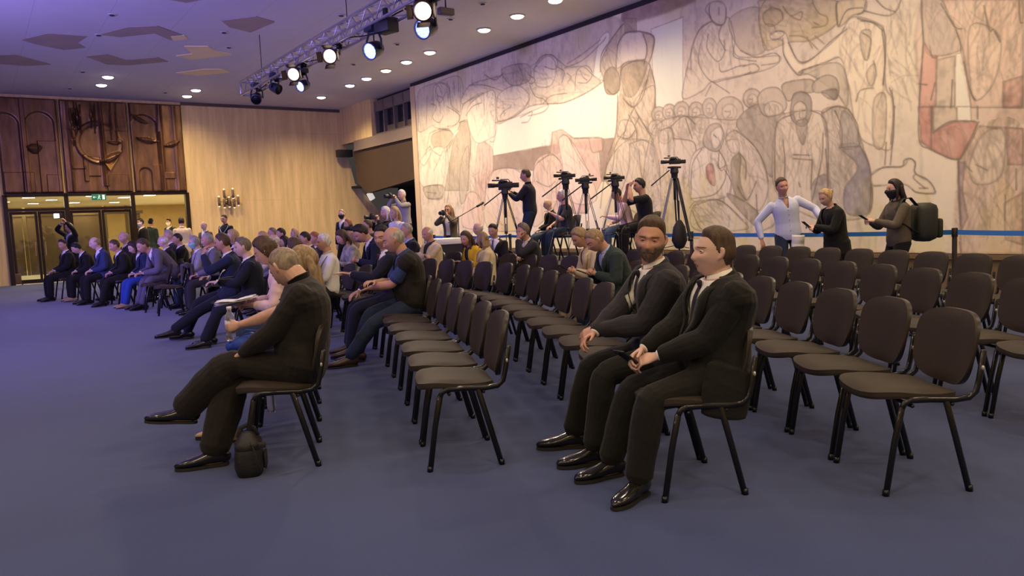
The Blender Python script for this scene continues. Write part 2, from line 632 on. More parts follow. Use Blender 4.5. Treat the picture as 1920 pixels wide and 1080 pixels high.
def rel2(x, z):
    cx, cz, r = 0.98, 1.52, 0.62
    d = np.hypot(x - cx, z - cz)
    h = 0.05 + 0.05 * (1 - sm(r - 0.06, r, d)) + 0.07 * np.exp(-((d - r) / 0.035) ** 2) * (1 - 0.8 * ((x > cx) & (z > cz + 0.1)))
    h += -0.05 * (1 - sm(0.5, 0.56, d)) * (x < cx + 0.08) + 0.09 * np.exp(-((x - cx - 0.1) / 0.05) ** 2) * (z > 0.2)
    h += lens(x, z, cx + 0.28, cz - 0.42, 0.34, 0.12, 0.12, 0.5) + lens(x, z, cx + 0.42, cz + 0.02, 0.2, 0.06, 0.1)
    for i, (sx, zz, L) in enumerate(((0.28, 2.1, 0.5), (0.36, 2.2, 0.55), (0.44, 2.3, 0.5), (0.52, 2.15, 0.5), (0.82, 2.35, 0.42), (0.92, 2.3, 0.5), (1.35, 2.2, 0.6), (1.5, 2.05, 0.7), (0.30, 1.75, 0.4))):
        q = np.clip(1 - np.abs(z - zz) / L, 0, 1)
        h += 0.11 * np.clip(1 - np.abs(x - sx - 0.04 * (z - zz)) / (0.045 * q + 1e-3), 0, 1) * (q > 0)
    h += 0.07 * ((x > 0.5) & (x < 0.62) & (z < 1.15) & (z > 0.35)) + 0.05 * ((x > 0.62) & (x < 0.95) & (z < 1.1) & (z > 0.5)) + 0.05 * ((x > 0.2) & (x < 0.55) & (z > 0.72) & (z < 0.8))
    h += 0.05 * np.exp(-((x - 0.2) / 0.04) ** 2) + 0.03 * (np.abs(x - 1.42) < 0.3) * (z < 0.55) + 0.02 * np.sin(z * 5 + x * 3) * (z > 1.9)
    return h


def rel3(x, z):
    a, ia = arch(x, z, 0.36, 2.45, 0.86, -0.07)
    b, ib = arch(x, z, 0.33, 0.78, 0.42, -0.06)
    h = 0.09 + a + b * (1 - ia) + 0.05 * ia * (z < 0.85) + b * ia
    h += 0.08 * np.exp(-((x - 0.86) / 0.05) ** 2) + 0.05 * np.exp(-((x - 1.28) / 0.06) ** 2)
    h += lens(x, z, 0.46, 1.66, 0.32, 0.1, 0.13, -0.15) + lens(x, z, 0.28, 2.3, 0.26, 0.08, 0.1, -0.5) + lens(x, z, 1.18, 1.55, 0.24, 0.1, 0.12, 0.35)
    h += 0.05 * np.clip(1 - np.abs(x - 0.8 - 0.05 * (z - 2.3)) / 0.07, 0, 1) * (z > 1.9) + 0.04 * ((z < 0.62) & (z > 0.4) & (x > 0.9) & (x < 1.2))
    return h


relief('copper_relief', 0.84, 2.36, rel1, 'brown copper wall relief with arches and a small bowl shape, left above the lobby doors')
r2 = relief('copper_relief', 2.44, 4.26, rel2, 'brown copper relief with a large round disc and golden wedge above the doors')
relief('copper_relief', 4.34, 5.88, rel3, 'brown copper wall relief with tall arch and curved lips, next to the pale veneer wall')
gw = MB()
uz_prism(gw, [(3.52, 3.60), (3.66, 3.53), (3.78, 3.60), (3.92, 3.78), (3.66, 3.36)], VB - 0.2, VB - 0.14)
g = gw.build('gold_wedge', mat('polished gold', (0.85, 0.55, 0.16), 0.25, 1.0), r2, False)
g['label'] = 'polished golden wedge under the disc'
# ------------------------------------------------------------------ the painted mural (a real flat painting: colours of its own)
V0, V1, Z0, Z1, DQ = 1.5, 20.95, 0.60, 5.50, 0.0138
NXM, NZM = int((V1 - V0) / DQ) + 1, int((Z1 - Z0) / DQ) + 1
GV, GZ = np.meshgrid(np.linspace(V0, V1, NXM), np.linspace(Z0, Z1, NZM))
rng = np.random.default_rng(5)


def vnoise(cv, cz, seed=None):
    """smooth value noise with cells of cv x cz metres, 0..1"""
    a, b = int((V1 - V0) / cv) + 3, int((Z1 - Z0) / cz) + 3
    g = rng.random((b, a))
    x, y = (GV - V0) / cv, (GZ - Z0) / cz
    i, j = x.astype(int), y.astype(int)
    fx, fy = x - i, y - j
    fx, fy = fx * fx * (3 - 2 * fx), fy * fy * (3 - 2 * fy)
    return (g[j, i] * (1 - fx) + g[j, i + 1] * fx) * (1 - fy) + (g[j + 1, i] * (1 - fx) + g[j + 1, i + 1] * fx) * fy


N1 = 0.5 * vnoise(1.4, 1.2) + 0.3 * vnoise(0.5, 0.5) + 0.2 * vnoise(0.2, 0.2)
N2 = 0.4 * vnoise(0.45, 0.6) + 0.35 * vnoise(0.16, 0.2) + 0.25 * vnoise(0.06, 0.07)
N3 = 0.5 * vnoise(0.12, 0.5) + 0.3 * vnoise(0.05, 0.16) + 0.2 * vnoise(0.05, 0.05)
IMG = np.ones((NZM, NXM, 3)) * np.array((0.86, 0.79, 0.67))
IMG *= (0.88 + 0.2 * N1)[..., None]


def T(k, pts):
    o = []
    for x, y in pts:
        if k == 1: p = (770 + x / 4, 20 + y / 4)
        elif k == 2: p = (770 + x / 4, 200 + y / 4)
        elif k == 3: p = (1200 + x / 4, y / 4)
        elif k == 4: p = (1200 + x / 4, 200 + y / 4)
        elif k == 5: p = (1560 + x * .1875, y * .1875)
        elif k == 6: p = (1560 + x * .2592, 200 + y * .2592)
        else: p = (x, y)
        o.append(on_mural(*p))
    return np.array(o)


def spl(P, closed=False, n=6):
    if len(P) < 3:
        return P
    o = []
    k = len(P)
    for i in range(k if closed else k - 1):
        p1, p2 = P[i], P[(i + 1) % k]
        p0 = P[i - 1] if (closed or i) else p1
        p3 = P[(i + 2) % k] if (closed or i + 2 < k) else p2
        for t in np.arange(n) / n:
            o.append(0.5 * (2 * p1 + (p2 - p0) * t + (2 * p0 - 5 * p1 + 4 * p2 - p3) * t * t + (3 * p1 - p0 - 3 * p2 + p3) * t ** 3))
    if not closed:
        o.append(P[-1])
    return np.array(o)


def win_(P, m):
    a = max(0, int((P[:, 0].min() - m - V0) / DQ)); b = min(NXM, int((P[:, 0].max() + m - V0) / DQ) + 2)
    c = max(0, int((P[:, 1].min() - m - Z0) / DQ)); d = min(NZM, int((P[:, 1].max() + m - Z0) / DQ) + 2)
    return slice(c, d), slice(a, b)


def fill(k, pts, col, a=0.8, tex=0.35, curve=True, soft=1, edge=0.45):
    P = T(k, pts)
    if curve:
        P = spl(P, True)
    s = win_(P, 0.1)
    X, Z = GV[s], GZ[s]
    if X.size == 0:
        return
    ins = np.zeros(X.shape, bool)
    q = np.roll(P, -1, 0)
    for (x1, y1), (x2, y2) in zip(P, q):
        if y1 == y2:
            continue
        c = ((y1 > Z) != (y2 > Z)) & (X < (x2 - x1) * (Z - y1) / (y2 - y1) + x1)
        ins ^= c
    m = ins.astype(float)
    for _ in range(soft):
        t = np.pad(m, 1, mode='edge')
        m = (t[1:-1, :-2] + t[1:-1, 2:] + t[:-2, 1:-1] + t[2:, 1:-1] + 2 * t[1:-1, 1:-1]) / 6
    full = m.copy()
    m = m * a * np.clip(1 + tex * 2.2 * (N2[s] - 0.5), 0, 1.3)
    m = np.clip(m, 0, 1)[..., None]
    IMG[s] = IMG[s] * (1 - m) + np.array(col) * m
    if tex > 0.22:
        # painterly modelling: washes of darker paint along the contour and streaky hatching
        w_ = full.copy()
        for _ in range(9):
            t = np.pad(w_, 1)
            w_ = (t[1:-1, :-2] + t[1:-1, 2:] + t[:-2, 1:-1] + t[2:, 1:-1]) / 4
        dk = full * np.clip(1.15 - w_ * 1.25, 0, 1) * (0.25 + 0.9 * N2[s]) * 0.55
        dk += full * np.clip(N3[s] - 0.56, 0, 1) * 1.3 * tex
        dk += full * np.clip(N2[s] - 0.55, 0, 1) * 0.9 * tex
        IMG[s] *= (1 - np.clip(dk, 0, 0.6))[..., None]
    if edge:
        stroke(np.vstack([P, P[:1]]), 0.011 if k < 3 else 0.008, edge)


INK = np.array((0.20, 0.16, 0.13))


def stroke(P, w, a, col=INK):
    w = max(w, 0.0115)
    s = win_(P, w * 4)
    X, Z = GV[s], GZ[s]
    if X.size == 0:
        return
    D = np.full(X.shape, 9.0)
    for (x1, y1), (x2, y2) in zip(P[:-1], P[1:]):
        lo, hi = min(x1, x2) - 0.15, max(x1, x2) + 0.15
        cs = (np.abs(X[0] - (lo + hi) / 2) < (hi - lo) / 2)
        if not cs.any():
            continue
        xx, zz = X[:, cs], Z[:, cs]
        dx, dy = x2 - x1, y2 - y1
        L = dx * dx + dy * dy + 1e-12
        t = np.clip(((xx - x1) * dx + (zz - y1) * dy) / L, 0, 1)
        D[:, cs] = np.minimum(D[:, cs], np.hypot(xx - x1 - t * dx, zz - y1 - t * dy))
    ww = w * (0.5 + 1.1 * N2[s])
    m = np.clip(1.35 - D / ww, 0, 1) * a * np.clip(0.55 + 0.9 * N3[s], 0, 1.1)
    IMG[s] = IMG[s] * (1 - m[..., None]) + np.asarray(col) * m[..., None]


def line(k, pts, w=0.022, a=0.6, col=INK):
    P = spl(T(k, pts))
    w *= {1: 0.95, 2: 0.9, 3: 0.72, 4: 0.62, 5: 0.5, 6: 0.5}[k]
    stroke(P, w * 0.62, min(1, a * 1.3), col)
    stroke(P, w * 2.4, a * 0.2, (0.38, 0.32, 0.25))


CREAM, PALE = (0.93, 0.87, 0.74), (0.86, 0.79, 0.66)
GREY, DGREY, SEPIA = (0.52, 0.47, 0.40), (0.30, 0.27, 0.245), (0.50, 0.42, 0.31)
PINK, ROSE, BLUE = (0.70, 0.50, 0.43), (0.62, 0.30, 0.27), (0.27, 0.26, 0.34)
TAUPE, OCHRE = (0.34, 0.25, 0.20), (0.66, 0.56, 0.34)
# ground washes
fill(0, [(770, 150), (1110, 30), (1150, 110), (1000, 190), (900, 240), (880, 460), (770, 470)], (0.66, 0.59, 0.49), 0.75, 0.5, True, 6, 0)
fill(0, [(1290, 0), (1560, 0), (1640, 200), (1640, 470), (1140, 470), (1230, 190), (1290, 180)], (0.70, 0.62, 0.51), 0.7, 0.5, True, 6, 0)
fill(0, [(1560, 0), (1735, 0), (1730, 330), (1790, 470), (1630, 470), (1600, 250)], (0.78, 0.71, 0.58), 0.75, 0.4, True, 6, 0)
fill(0, [(1735, 0), (1930, 0), (1930, 480), (1795, 480), (1800, 260), (1730, 200)], (0.72, 0.58, 0.49), 0.8, 0.6, True, 6, 0)
# bright field behind the leaning figures
fill(1, [(640, 850), (850, 780), (1050, 700), (1250, 620), (1440, 520), (1560, 590), (1555, 960), (1440, 960), (1210, 955), (1090, 1000), (620, 1090)], CREAM, 0.97, 0.08, False)
fill(1, [(1420, 230), (1500, 180), (1440, 480), (1380, 500)], CREAM, 0.9, 0.1)
fill(3, [(90, 220), (330, 130), (330, 800), (130, 830), (100, 500)], CREAM, 0.95, 0.12, False)
fill(0, [(1180, 45), (1310, 0), (1200, 0), (1170, 20)], (0.30, 0.20, 0.19), 0.8, 0.2, True, 6, 0)
# dark taupe ground
fill(2, [(620, 370), (1080, 290), (1530, 235), (1480, 560), (1440, 560), (1420, 340), (1240, 300), (980, 400), (930, 480), (700, 460), (625, 560)], TAUPE, 0.85, 0.15, False)
# pink mantled figure
fill(2, [(1070, 190), (1140, 170), (1230, 235), (1440, 235), (1450, 330), (1410, 345), (1440, 560), (1330, 800), (1100, 800), (960, 560), (930, 440), (1050, 350)], PINK, 0.8, 0.3, False)
fill(2, [(1120, 240), (1190, 230), (1330, 460), (1400, 700), (1200, 700), (1140, 400)], (0.85, 0.72, 0.62), 0.85, 0.4)
fill(2, [(930, 460), (970, 380), (1060, 350), (1140, 430), (1130, 560), (1080, 760), (930, 900), (920, 640)], (0.78, 0.63, 0.52), 0.85, 0.5)
fill(2, [(580, 540), (640, 475), (760, 460), (850, 500), (900, 640), (900, 900), (580, 900)], (0.80, 0.64, 0.53), 0.8, 0.5)
fill(2, [(505, 300), (600, 290), (630, 380), (620, 500), (570, 620), (560, 760), (500, 760)], (0.66, 0.48, 0.42), 0.75, 0.5)
fill(2, [(430, 660), (480, 640), (530, 700), (550, 900), (400, 900), (400, 780)], (0.80, 0.62, 0.54), 0.8, 0.6)
for p in ([(1070, 190), (1065, 280), (1050, 350), (960, 420), (930, 480), (935, 560)], [(1130, 230), (1180, 220), (1270, 380), (1340, 480)], [(1235, 240), (1440, 235), (1445, 330)], [(1345, 240), (1370, 340), (1430, 330)], [(585, 540), (640, 475), (760, 460), (840, 500)],
          [(960, 420), (1060, 360), (1130, 420), (1130, 500)], [(1150, 480), (1100, 600), (1110, 760)], [(950, 560), (1040, 600), (1090, 560)]):
    line(2, p, 0.02, 0.5)
for x in (520, 545, 575, 600):
    line(2, [(x, 320), (x + 6, 440), (x - 4, 520), (x - 10, 700)], 0.02, 0.45, (0.42, 0.27, 0.23))
for x in (440, 480, 520):
    line(2, [(x, 690), (x - 8, 780), (x + 8, 880)], 0.02, 0.4, (0.45, 0.3, 0.26))
# figures at far left
fill(1, [(60, 620), (200, 540), (380, 500), (390, 760), (300, 860), (180, 860), (60, 900)], (0.60, 0.54, 0.45), 0.6, 0.7)
fill(1, [(185, 560), (290, 560), (310, 720), (380, 800), (300, 880), (170, 860), (180, 700)], (0.76, 0.69, 0.57), 0.8, 0.6)
fill(1, [(380, 830), (440, 830), (460, 1000), (440, 1350), (260, 1350), (320, 1010)], (0.46, 0.41, 0.32), 0.8, 0.4, False)
fill(1, [(350, 900), (375, 890), (240, 1080), (200, 1090)], CREAM, 0.85, 0.2, False)
fill(1, [(170, 930), (290, 890), (320, 960), (250, 1040), (170, 1010)], (0.52, 0.46, 0.36), 0.8, 0.4)
fill(2, [(60, 460), (140, 330), (260, 320), (240, 600), (100, 600)], (0.82, 0.75, 0.63), 0.8, 0.5)
fill(2, [(110, 600), (250, 590), (240, 690), (140, 690), (110, 650)], (0.50, 0.45, 0.37), 0.8, 0.8)
fill(2, [(380, 440), (440, 300), (430, 640), (380, 720)], (0.55, 0.48, 0.40), 0.7, 0.4)
for p in ([(190, 560), (230, 540), (290, 580), (290, 660)], [(240, 620), (210, 560), (190, 640), (230, 690), (270, 610)], [(160, 700), (200, 720), (170, 800), (220, 840), (250, 790)], [(280, 720), (370, 780), (350, 850), (280, 870)], [(150, 920), (130, 1020), (120, 1080)],
          [(150, 920), (220, 890), (290, 900)], [(240, 890), (300, 900), (330, 960), (270, 1060)], [(210, 640), (250, 660), (260, 720)], [(300, 570), (310, 700), (370, 760)], [(130, 640), (125, 870)], [(380, 560), (380, 760)], [(60, 640), (62, 900)], [(370, 840), (440, 830), (455, 1000), (440, 1180)]):
    line(1, p, 0.022, 0.55)
for p in ([(120, 330), (150, 300), (170, 330), (230, 370)], [(70, 400), (110, 440), (180, 310)], [(110, 600), (180, 590), (245, 600), (235, 680), (140, 690)], [(250, 330), (180, 480)], [(265, 600), (260, 720)], [(120, 640), (200, 650)], [(280, 300), (300, 520), (280, 720)]):
    line(2, p, 0.022, 0.55)
# long diagonal reclining figure
fill(1, [(390, 700), (560, 620), (640, 840), (770, 800), (900, 720), (1030, 700), (1160, 690), (1320, 620), (1430, 540), (1370, 480), (1300, 420), (1180, 420), (1040, 330), (900, 420), (640, 500), (450, 560)], (0.74, 0.66, 0.53), 0.85, 0.55)
fill(1, [(560, 620), (640, 620), (650, 900), (600, 960), (500, 990), (440, 860), (440, 720)], (0.86, 0.79, 0.65), 0.85, 0.35)
fill(1, [(660, 640), (800, 560), (900, 640), (860, 720), (760, 800), (660, 820)], (0.80, 0.72, 0.58), 0.8, 0.5)
fill(1, [(940, 430), (1040, 340), (1100, 420), (1060, 560), (950, 560)], (0.80, 0.73, 0.61), 0.8, 0.4)
fill(1, [(690, 440), (880, 400), (900, 520), (760, 560)], (0.56, 0.49, 0.39), 0.6, 0.6)
for p in ([(640, 840), (770, 805), (850, 745), (890, 680), (890, 640)], [(1030, 700), (1160, 690), (1320, 620), (1440, 540), (1450, 520)], [(830, 800), (870, 780), (920, 760), (890, 830), (840, 840)], [(890, 790), (1000, 760), (1040, 710), (1000, 660)], [(1240, 600), (1250, 470), (1290, 420), (1340, 420), (1370, 480), (1330, 540), (1260, 540)],
          [(1280, 450), (1300, 500), (1330, 520)], [(1180, 470), (1210, 500), (1190, 530)], [(930, 440), (980, 350), (1060, 330), (1110, 380), (1090, 440), (1010, 420)], [(890, 480), (940, 520), (910, 550), (880, 520)], [(1160, 430), (1300, 370), (1440, 240), (1470, 200)], [(1180, 400), (1290, 330), (1430, 220)], [(550, 620), (420, 690), (390, 740)],
          [(660, 640), (650, 760), (660, 830)], [(420, 790), (470, 720), (540, 690)], [(640, 610), (640, 950), (600, 980)], [(555, 630), (560, 780)], [(440, 560), (560, 560), (690, 600)], [(560, 480), (640, 520), (700, 470)], [(820, 420), (850, 500), (830, 560)], [(900, 560), (940, 640), (1000, 660)], [(1000, 700), (1060, 640), (1180, 620)], [(1100, 420), (1160, 460), (1140, 540)], [(760, 720), (700, 760), (680, 800)]):
    line(1, p, 0.02, 0.55)
# standing broad figure with bent neck
fill(1, [(1430, 400), (1500, 240), (1610, 100), (1700, 160), (1830, 190), (1820, 320), (1800, 420), (1840, 560), (1840, 760), (1870, 1000), (1880, 1300), (1480, 1300), (1540, 960), (1560, 700), (1580, 600), (1530, 630), (1470, 610), (1450, 500)], (0.64, 0.55, 0.42), 0.9, 0.5)
fill(1, [(1560, 260), (1620, 170), (1740, 160), (1780, 280), (1760, 370), (1640, 380), (1550, 430)], (0.86, 0.78, 0.65), 0.9, 0.3)
fill(1, [(1600, 400), (1760, 380), (1780, 430), (1700, 620), (1620, 640), (1590, 520)], (0.46, 0.38, 0.28), 0.75, 0.5)
fill(1, [(1460, 480), (1520, 420), (1570, 480), (1570, 590), (1520, 630), (1470, 610)], (0.36, 0.30, 0.23), 0.8, 0.3)
fill(1, [(1610, 60), (1700, 60), (1705, 165), (1615, 165)], (0.42, 0.33, 0.27), 0.8, 0.2, False)
fill(1, [(1680, 700), (1830, 560), (1830, 760), (1800, 900)], (0.72, 0.63, 0.50), 0.7, 0.5)
fill(1, [(1580, 830), (1660, 830), (1700, 900), (1640, 960), (1560, 950)], (0.74, 0.66, 0.54), 0.8, 0.4)
fill(2, [(1620, 260), (1760, 250), (1840, 300), (1820, 500), (1880, 700), (1700, 800), (1480, 560), (1500, 400)], (0.72, 0.65, 0.53), 0.75, 0.6)
for p in ([(1560, 260), (1620, 170), (1740, 160), (1830, 200), (1820, 320), (1790, 400)], [(1430, 460), (1440, 330), (1510, 220), (1600, 100)], [(1550, 430), (1560, 260)], [(1480, 590), (1530, 630), (1575, 580), (1590, 440), (1680, 380), (1760, 370)], [(1800, 400), (1840, 560), (1840, 760)], [(1560, 640), (1550, 900), (1490, 1080)],
          [(1600, 660), (1680, 720), (1750, 640), (1800, 440)], [(1620, 680), (1690, 720), (1780, 520)], [(1750, 180), (1780, 280), (1760, 400)], [(1690, 720), (1640, 820), (1600, 960)], [(1700, 760), (1760, 860), (1830, 980)], [(1640, 780), (1700, 900), (1700, 980)], [(1560, 940), (1640, 960), (1690, 900)], [(1720, 800), (1690, 860)]):
    line(1, p, 0.026, 0.6)
for p in ([(1500, 400), (1560, 260), (1620, 180)], [(1650, 280), (1750, 250), (1830, 300)], [(1650, 290), (1640, 480), (1560, 700)], [(1480, 420), (1450, 600), (1430, 760)], [(1720, 330), (1740, 520), (1800, 640)], [(1840, 300), (1880, 500), (1880, 700)], [(1540, 330), (1520, 480)], [(1780, 420), (1760, 700)]):
    line(2, p, 0.026, 0.5)
# seated figure with open hands
fill(3, [(390, 400), (450, 230), (540, 160), (600, 180), (680, 140), (720, 400), (860, 430), (1050, 420), (1040, 480), (900, 540), (560, 610), (480, 680), (330, 740), (350, 560)], (0.78, 0.70, 0.57), 0.75, 0.4)
fill(3, [(680, 140), (900, 60), (960, 330), (900, 410), (800, 400), (720, 320)], (0.56, 0.49, 0.38), 0.7, 0.4)
fill(3, [(540, 20), (640, 30), (650, 160), (580, 190), (530, 120)], (0.74, 0.66, 0.53), 0.8, 0.4)
for p in ([(530, 20), (530, 120), (580, 180), (640, 180), (655, 60)], [(540, 165), (450, 230), (395, 370), (390, 520)], [(460, 330), (450, 480), (540, 610), (640, 600), (770, 570), (840, 540)], [(600, 470), (620, 540), (740, 500), (800, 490)], [(690, 160), (720, 300), (710, 420), (800, 450), (880, 460)], [(760, 380), (880, 430), (1000, 400), (1050, 420), (1040, 470), (920, 490)],
          [(780, 500), (860, 480), (900, 510), (880, 540), (800, 560)], [(520, 260), (510, 360), (560, 440), (600, 460), (640, 400), (640, 300)], [(620, 190), (600, 280), (650, 380)], [(520, 30), (500, 80), (540, 130)], [(600, 60), (600, 110)], [(560, 620), (680, 700)], [(540, 640), (500, 720)]):
    line(3, p, 0.02, 0.5)
# rounded group with bowed head, ochre wash
fill(3, [(900, 60), (940, 0), (1460, 0), (1500, 160), (1300, 300), (1120, 320), (960, 380), (920, 280)], OCHRE, 0.65, 0.4)
fill(3, [(940, 90), (1050, 70), (1080, 140), (1000, 200), (940, 170)], (0.60, 0.50, 0.30), 0.7, 0.4)
for p in ([(950, 0), (900, 100), (910, 250), (960, 370)], [(940, 100), (990, 60), (1060, 80), (1080, 140)], [(950, 180), (1010, 190), (1020, 220)], [(1080, 50), (1140, 120), (1220, 90), (1210, 150), (1150, 130)], [(1300, 20), (1350, 100), (1410, 130), (1400, 190), (1300, 210)], [(1310, 170), (1350, 190)], [(1130, 270), (1240, 280), (1340, 370)], [(1260, 280), (1300, 360)], [(1320, 270), (1390, 330)]):
    line(3, p, 0.022, 0.55, (0.32, 0.24, 0.12))
# large standing figure with reaching arm
fill(3, [(1000, 240), (1090, 240), (1130, 330), (1200, 470), (1300, 440), (1500, 270), (1600, 130), (1800, 180), (1840, 260), (1850, 640), (1900, 760), (1900, 1100), (1780, 1100), (1640, 1000), (1570, 640), (1500, 430), (1340, 520), (1190, 560), (1090, 420), (1080, 310), (990, 290)], (0.88, 0.79, 0.62), 0.88, 0.3)
fill(3, [(1480, 30), (1560, 0), (1700, 0), (1690, 90), (1600, 120), (1500, 200)], (0.76, 0.66, 0.44), 0.8, 0.5)
fill(3, [(1660, 250), (1740, 240), (1720, 440), (1680, 420)], (0.66, 0.58, 0.43), 0.6, 0.4)
fill(3, [(1710, 540), (1770, 480), (1760, 640), (1720, 620)], (0.64, 0.55, 0.40), 0.6, 0.4)
fill(3, [(1760, 760), (1850, 720), (1840, 1080), (1760, 1080)], (0.68, 0.59, 0.45), 0.55, 0.4)
fill(3, [(1200, 540), (1480, 470), (1560, 600), (1560, 800), (1480, 700), (1300, 570)], (0.58, 0.53, 0.42), 0.65, 0.4)
for p in ([(990, 260), (1040, 235), (1090, 250), (1050, 290), (1000, 300)], [(1080, 290), (1090, 420), (1190, 560), (1230, 540)], [(1120, 320), (1200, 460), (1300, 440), (1440, 310), (1560, 220)], [(1220, 530), (1360, 480), (1500, 430)], [(1640, 140), (1780, 180), (1840, 240), (1850, 400), (1830, 640)], [(1480, 30), (1490, 200)], [(1700, 20), (1680, 90), (1640, 110)],
          [(1780, 0), (1840, 60), (1920, 90)], [(1680, 250), (1740, 300), (1720, 430)], [(1880, 660), (1910, 800), (1890, 1080)], [(1630, 760), (1660, 680), (1760, 660)], [(1500, 200), (1560, 80), (1680, 60)], [(1750, 640), (1780, 560), (1760, 460)]):
    line(3, p, 0.024, 0.58)
line(5, [(510, 310), (540, 560), (525, 850)], 0.03, 0.6)
line(5, [(300, 210), (420, 230), (520, 310)], 0.03, 0.6)
line(5, [(330, 110), (560, 160), (660, 100), (700, 0)], 0.03, 0.55)
line(5, [(610, 900), (630, 1077)], 0.03, 0.45)
# huddled crowd: cloaked heads
heads = [(3, 150, 860, 55, 60), (3, 230, 840, 55, 60), (3, 320, 830, 60, 70), (3, 430, 840, 60, 75), (3, 530, 810, 55, 75), (3, 680, 830, 105, 105), (3, 850, 740, 70, 75), (3, 130, 960, 60, 60), (3, 320, 950, 80, 85), (3, 470, 930, 60, 70), (3, 195, 1010, 55, 70)]
for k_, cx, cy, a_, b_ in heads:
    P_ = [(cx + a_ * math.cos(t), cy + b_ * math.sin(t)) for t in np.linspace(0, 2 * PI, 10)[:-1]]
    fill(k_, P_, (0.64, 0.565, 0.46), 0.85, 0.6, True, 1, 0.45)
    P2 = [(cx + a_ * .55 * math.cos(t), cy + b_ * (.12 + .6 * math.sin(t))) for t in np.linspace(0, 2 * PI, 9)[:-1]]
    fill(k_, P2, (0.74, 0.66, 0.55), 0.7, 0.5, True, 1, 0.25)
    line(k_, [(cx - a_ * .35, cy + b_ * .05), (cx - a_ * .05, cy + b_ * .08)], 0.016, 0.4)
    line(k_, [(cx + a_ * .05, cy), (cx + a_ * .02, cy + b_ * .3), (cx - a_ * .2, cy + b_ * .5), (cx + a_ * .2, cy + b_ * .5)], 0.014, 0.35)
fill(4, [(120, 150), (700, 100), (1030, 120), (1000, 900), (100, 900)], (0.70, 0.62, 0.51), 0.55, 0.8)
fill(3, [(730, 930), (800, 830), (920, 780), (1100, 860), (1030, 960), (1020, 1300), (960, 1300), (900, 1180), (800, 1040)], (0.48, 0.43, 0.36), 0.8, 0.5)
fill(3, [(1070, 650), (1140, 610), (1300, 600), (1310, 690), (1200, 700), (1120, 760)], (0.50, 0.44, 0.35), 0.8, 0.4, True, 1, 0.6)
fill(3, [(1310, 620), (1400, 565), (1480, 590), (1500, 690), (1470, 750), (1400, 700), (1310, 690)], (0.52, 0.46, 0.37), 0.85, 0.4, True, 1, 0.6)
fill(3, [(1370, 690), (1480, 670), (1480, 740), (1420, 740)], DGREY, 0.7, 0.3)
fill(3, [(890, 740), (940, 670), (1040, 660), (1100, 740), (1100, 820), (1020, 870), (930, 860)], (0.62, 0.55, 0.45), 0.85, 0.4, True, 1, 0.6)
fill(3, [(940, 800), (1000, 760), (1070, 790), (1070, 850), (960, 870)], (0.74, 0.67, 0.56), 0.8, 0.4, True, 1, 0.4)
# front three: dark-hooded woman and cloaked back
fill(4, [(1030, 130), (1150, 40), (1290, 30), (1400, 80), (1420, 420), (1430, 800), (1300, 830), (1020, 620)], (0.74, 0.66, 0.54), 0.85, 0.5)
fill(4, [(1370, 40), (1470, 0), (1570, 20), (1630, 130), (1690, 330), (1735, 480), (1730, 800), (1480, 830), (1420, 600), (1400, 200)], (0.60, 0.55, 0.47), 0.85, 0.6)
fill(4, [(1500, 300), (1650, 290), (1735, 480), (1735, 780), (1560, 800), (1540, 620), (1640, 450)], BLUE, 0.75, 0.7)
fill(4, [(1520, 40), (1600, 90), (1660, 280), (1520, 300)], (0.38, 0.36, 0.37), 0.6, 0.5)
fill(4, [(1300, 580), (1420, 520), (1430, 800), (1320, 820)], (0.42, 0.39, 0.42), 0.5, 0.7)
fill(3, [(1140, 800), (1160, 710), (1230, 690), (1290, 740), (1290, 860), (1250, 940), (1190, 940), (1140, 880)], (0.40, 0.36, 0.31), 0.85, 0.3, True, 1, 0.7)
fill(3, [(1160, 800), (1210, 760), (1255, 800), (1250, 880), (1205, 930), (1165, 880)], (0.74, 0.66, 0.54), 0.9, 0.3, True, 1, 0.6)
line(3, [(1165, 840), (1195, 835)], 0.022, 0.7); line(3, [(1222, 832), (1248, 828)], 0.022, 0.7)
line(3, [(1208, 830), (1204, 880), (1215, 884)], 0.018, 0.6); line(3, [(1190, 902), (1228, 900)], 0.018, 0.6)
fill(4, [(1180, 120), (1260, 100), (1240, 280), (1200, 240)], (0.42, 0.37, 0.31), 0.7, 0.4)
for p in ([(1150, 60), (1040, 120), (1020, 300), (1020, 560)], [(1290, 30), (1390, 90), (1420, 300), (1415, 560)], [(1080, 250), (1095, 400), (1090, 560)], [(1380, 200), (1370, 400), (1300, 700)], [(1160, 390), (1300, 400)], [(1160, 360), (1280, 365)], [(1300, 400), (1290, 620)], [(1200, 570), (1210, 600)], [(1470, 30), (1520, 160), (1520, 300)], [(1570, 20), (1640, 140), (1650, 270), (1735, 480), (1730, 780)], [(1380, 50), (1470, 0), (1560, 15)], [(1400, 320), (1420, 600)], [(1500, 310), (1580, 300), (1660, 300)], [(1420, 420), (1410, 760)]):
    line(4, p, 0.03, 0.68)
